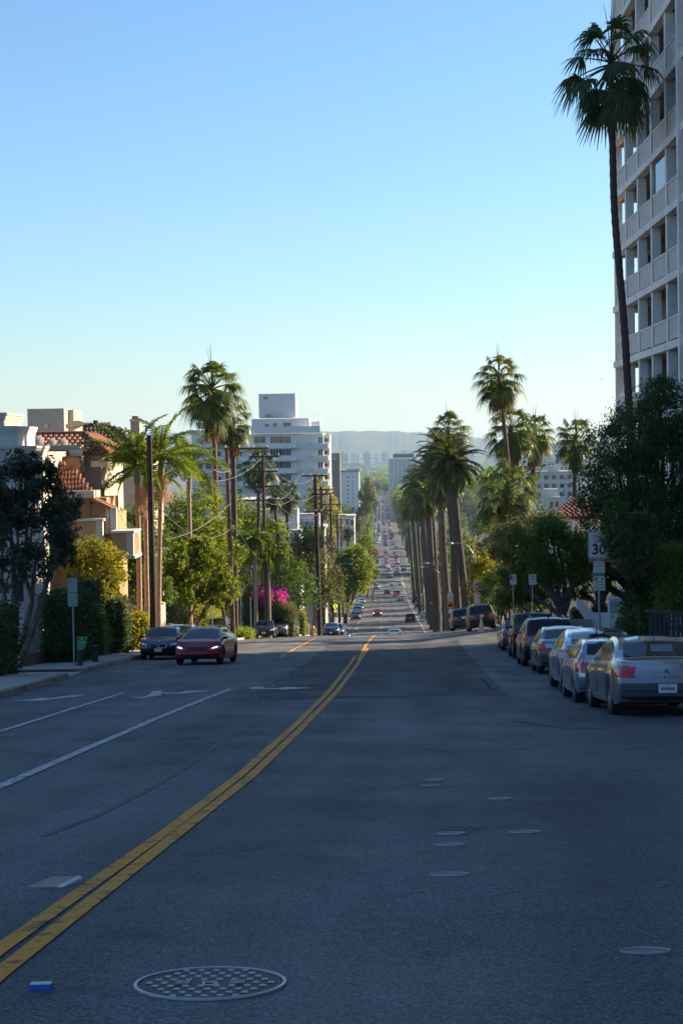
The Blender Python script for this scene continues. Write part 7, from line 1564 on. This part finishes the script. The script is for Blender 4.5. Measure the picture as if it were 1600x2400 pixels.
# houses among the left trees
LH = 'pale houses among the left trees'
flats(628,700,1252,185,'pale flat-roofed house with columns behind the leaning palm',MT['stuccow'],2,3,10,group=LH); flats(560,640,1180,195,'grey-roofed cream building behind the queen palm',MT['stucco'],3,4,10,group=LH); flats(540,590,1320,165,'cream wall glimpsed behind the lit tree by the first pole',MT['stucco'],2,3,6,group=LH); flats(785,830,1212,520,'white low building behind the smallest timber poles',MT['white_wall'],2,4,12,group=LH); flats(690,760,1240,300,'cream building behind the third timber pole',MT['stucco'],3,5,10,group=LH)
# ---------------------------------------------------------------- city on the plain
SK = 'hazy blocks on the plain'; MT['blockg'] = mat('block_grey',(.26,.27,.28),.9,var=.1,scale=.02)
for i, (x0, x1, yt, d) in enumerate(((793,817,1053,6200),(822,843,1053,6400),(852,868,1050,6000),(878,886,1053,6600),(893,908,1050,6900),(922,938,1050,6600),(940,957,1044,7000),(962,976,1047,6800),(983,993,1053,6000),(770,782,1056,6200),(700,730,1052,6500),(1010,1040,1048,6800),(1080,1110,1050,6400),(1150,1180,1049,6600),(1230,1262,1047,6900),(1450,1480,1046,6600))):
    yt = 1061+(yt-1050)*.6; a, b = P(x0,yt,d), P(x1,yt,d); t = thing('distant_block', ((a.x+b.x)/2,d,gz(d)), ['hazy grey office block on the plain below the hills','hazy pale office block on the plain below the hills'][i % 2], 'building', SK); m = MT['stuccow'] if i % 2 else MT['blockg']
    wbox(t,'wall',a.x,b.x,d,d+60,gz(d)-1,a.z,m); w = b.x-a.x; wbox(t,'roof_plant',a.x+w*.3,a.x+w*.6,d+10,d+40,a.z,a.z+5,m)
for i, (x0, x1, yt, d) in enumerate(((868,884,1071,3300),(803,850,1086,2900),(866,880,1094,2600),(845,858,1090,2500),(900,912,1110,2300),(880,905,1083,3000))):
    d = min(7600, 4000*56/(yt-1048)); a, b = P(x0,yt,d), P(x1,yt,d); t = thing('distant_block', ((a.x+b.x)/2,d,gz(d)), ['white low block in the middle of the plain','long grey shed on the plain behind the white slab','pale low block on the plain above the far trees','grey low block on the plain left of the pale one','dark low block beside the office tower','pale blue low roof on the plain'][i], 'building'); wbox(t,'wall',a.x,b.x,d,d+40,gz(d)-1,a.z,MT['white_wall'] if i in (0,2,5) else MT['stuccog']); wbox(t,'roof_plant',a.x+2,(a.x+b.x)/2,d+8,d+20,a.z,a.z+3,MT['stuccow'])
    for k in range(2): wbox(t,'window_band',a.x+1,b.x-1,d-.5,d-.1,a.z-4-k*4,a.z-2.5-k*4,MT['wglass'])
# unnumbered roofs and treetops on the plain
rs = np.random.RandomState(3)
def field(n, y0, y1, wmax, sz):
    y = np.exp(rs.uniform(np.log(y0), np.log(y1), n)); x = rs.uniform(-.055, .135, n)*y; return x, y
mb = MB(); x, y = field(1500, 1700, 7800, 1, 1)
for a, b in zip(x, y):
    if abs(a-2) < 24: continue
    w, dp, h = rs.uniform(4,11), rs.uniform(6,18), rs.uniform(4,9); z = GT(a, b); mb.box(a-w,a+w,b,b+dp,z-1,z+h)
mb.build('rooftops', mat('far_roofs',(.42,.40,.37),.9,var=.5,scale=.012,obj=False,dark=(.25,.14,.10),damt=.7,dscale=.01), kind='stuff', label='countless pale roofs spread over the plain', cat='rooftops')
x, y = field(7000, 1300, 7800, 1, 1); pts = []; nr = []
for a, b in zip(x, y):
    if abs(a-2) < 16 and b < 2300: continue
    z = GT(a, b); n = 26; r = rs.uniform(5,9.5); p_ = rs.normal(size=(n,3))*np.array([r*.5,r*.5,r*.4])+np.array([a,b,z+r*.9]); pts.append(p_); nr.append(norm(rs.normal(size=(n,3))+np.array([0,0,.5])))
pts, nr = np.concatenate(pts), np.concatenate(nr); o = mobj('treetops', quads_mesh('treetops', leaf_quads(pts, nr, 4.2, rs, .7), MT['l_mid']), kind='stuff', label='countless treetops spread over the plain', cat='treetops')
# two birds
for i, (px, py) in enumerate(((1408,887),(1411,891))):
    c = P(px, py, 160); t = thing('bird', c, ['upper of two tiny birds in the sky','lower of two tiny birds in the sky'][i], 'bird', 'birds in the sky'); MB().lathe([(.01,-.14),(.04,-.05),(.045,.04),(.025,.1),(.01,.14)], 8, axis='y').build('body', MT['inkb'], t, world=False); MB().add([(0,-.04,.02),(0,.06,.02),(.22,.0,.09),(.2,-.05,.08),(-.22,.0,.09),(-.2,-.05,.08)],[(0,1,2,3),(0,5,4,1)]).build('wings', MT['inkb'], t, world=False)
# ---------------------------------------------------------------- haze
mb = MB().box(-9000,9000,-120,13500,-95,190); hz = mb.build('haze', [], kind='stuff', label='pale haze lying over the plain', cat='haze') if False else None
me = mb.mesh('haze', []); hz = bpy.data.objects.new('haze', me); COL.objects.link(hz); tag(hz, 'pale blue haze lying over the whole plain', 'haze', None, 'stuff')
m = bpy.data.materials.new('haze'); m.use_nodes = True; n = m.node_tree; n.nodes.clear(); v = n.nodes.new('ShaderNodeVolumePrincipled'); v.inputs['Color'].default_value = (.52,.77,1,1); v.inputs['Density'].default_value = HAZE; v.inputs['Anisotropy'].default_value = .2
o_ = n.nodes.new('ShaderNodeOutputMaterial'); n.links.new(v.outputs[0], o_.inputs['Volume']); me.materials.append(m)
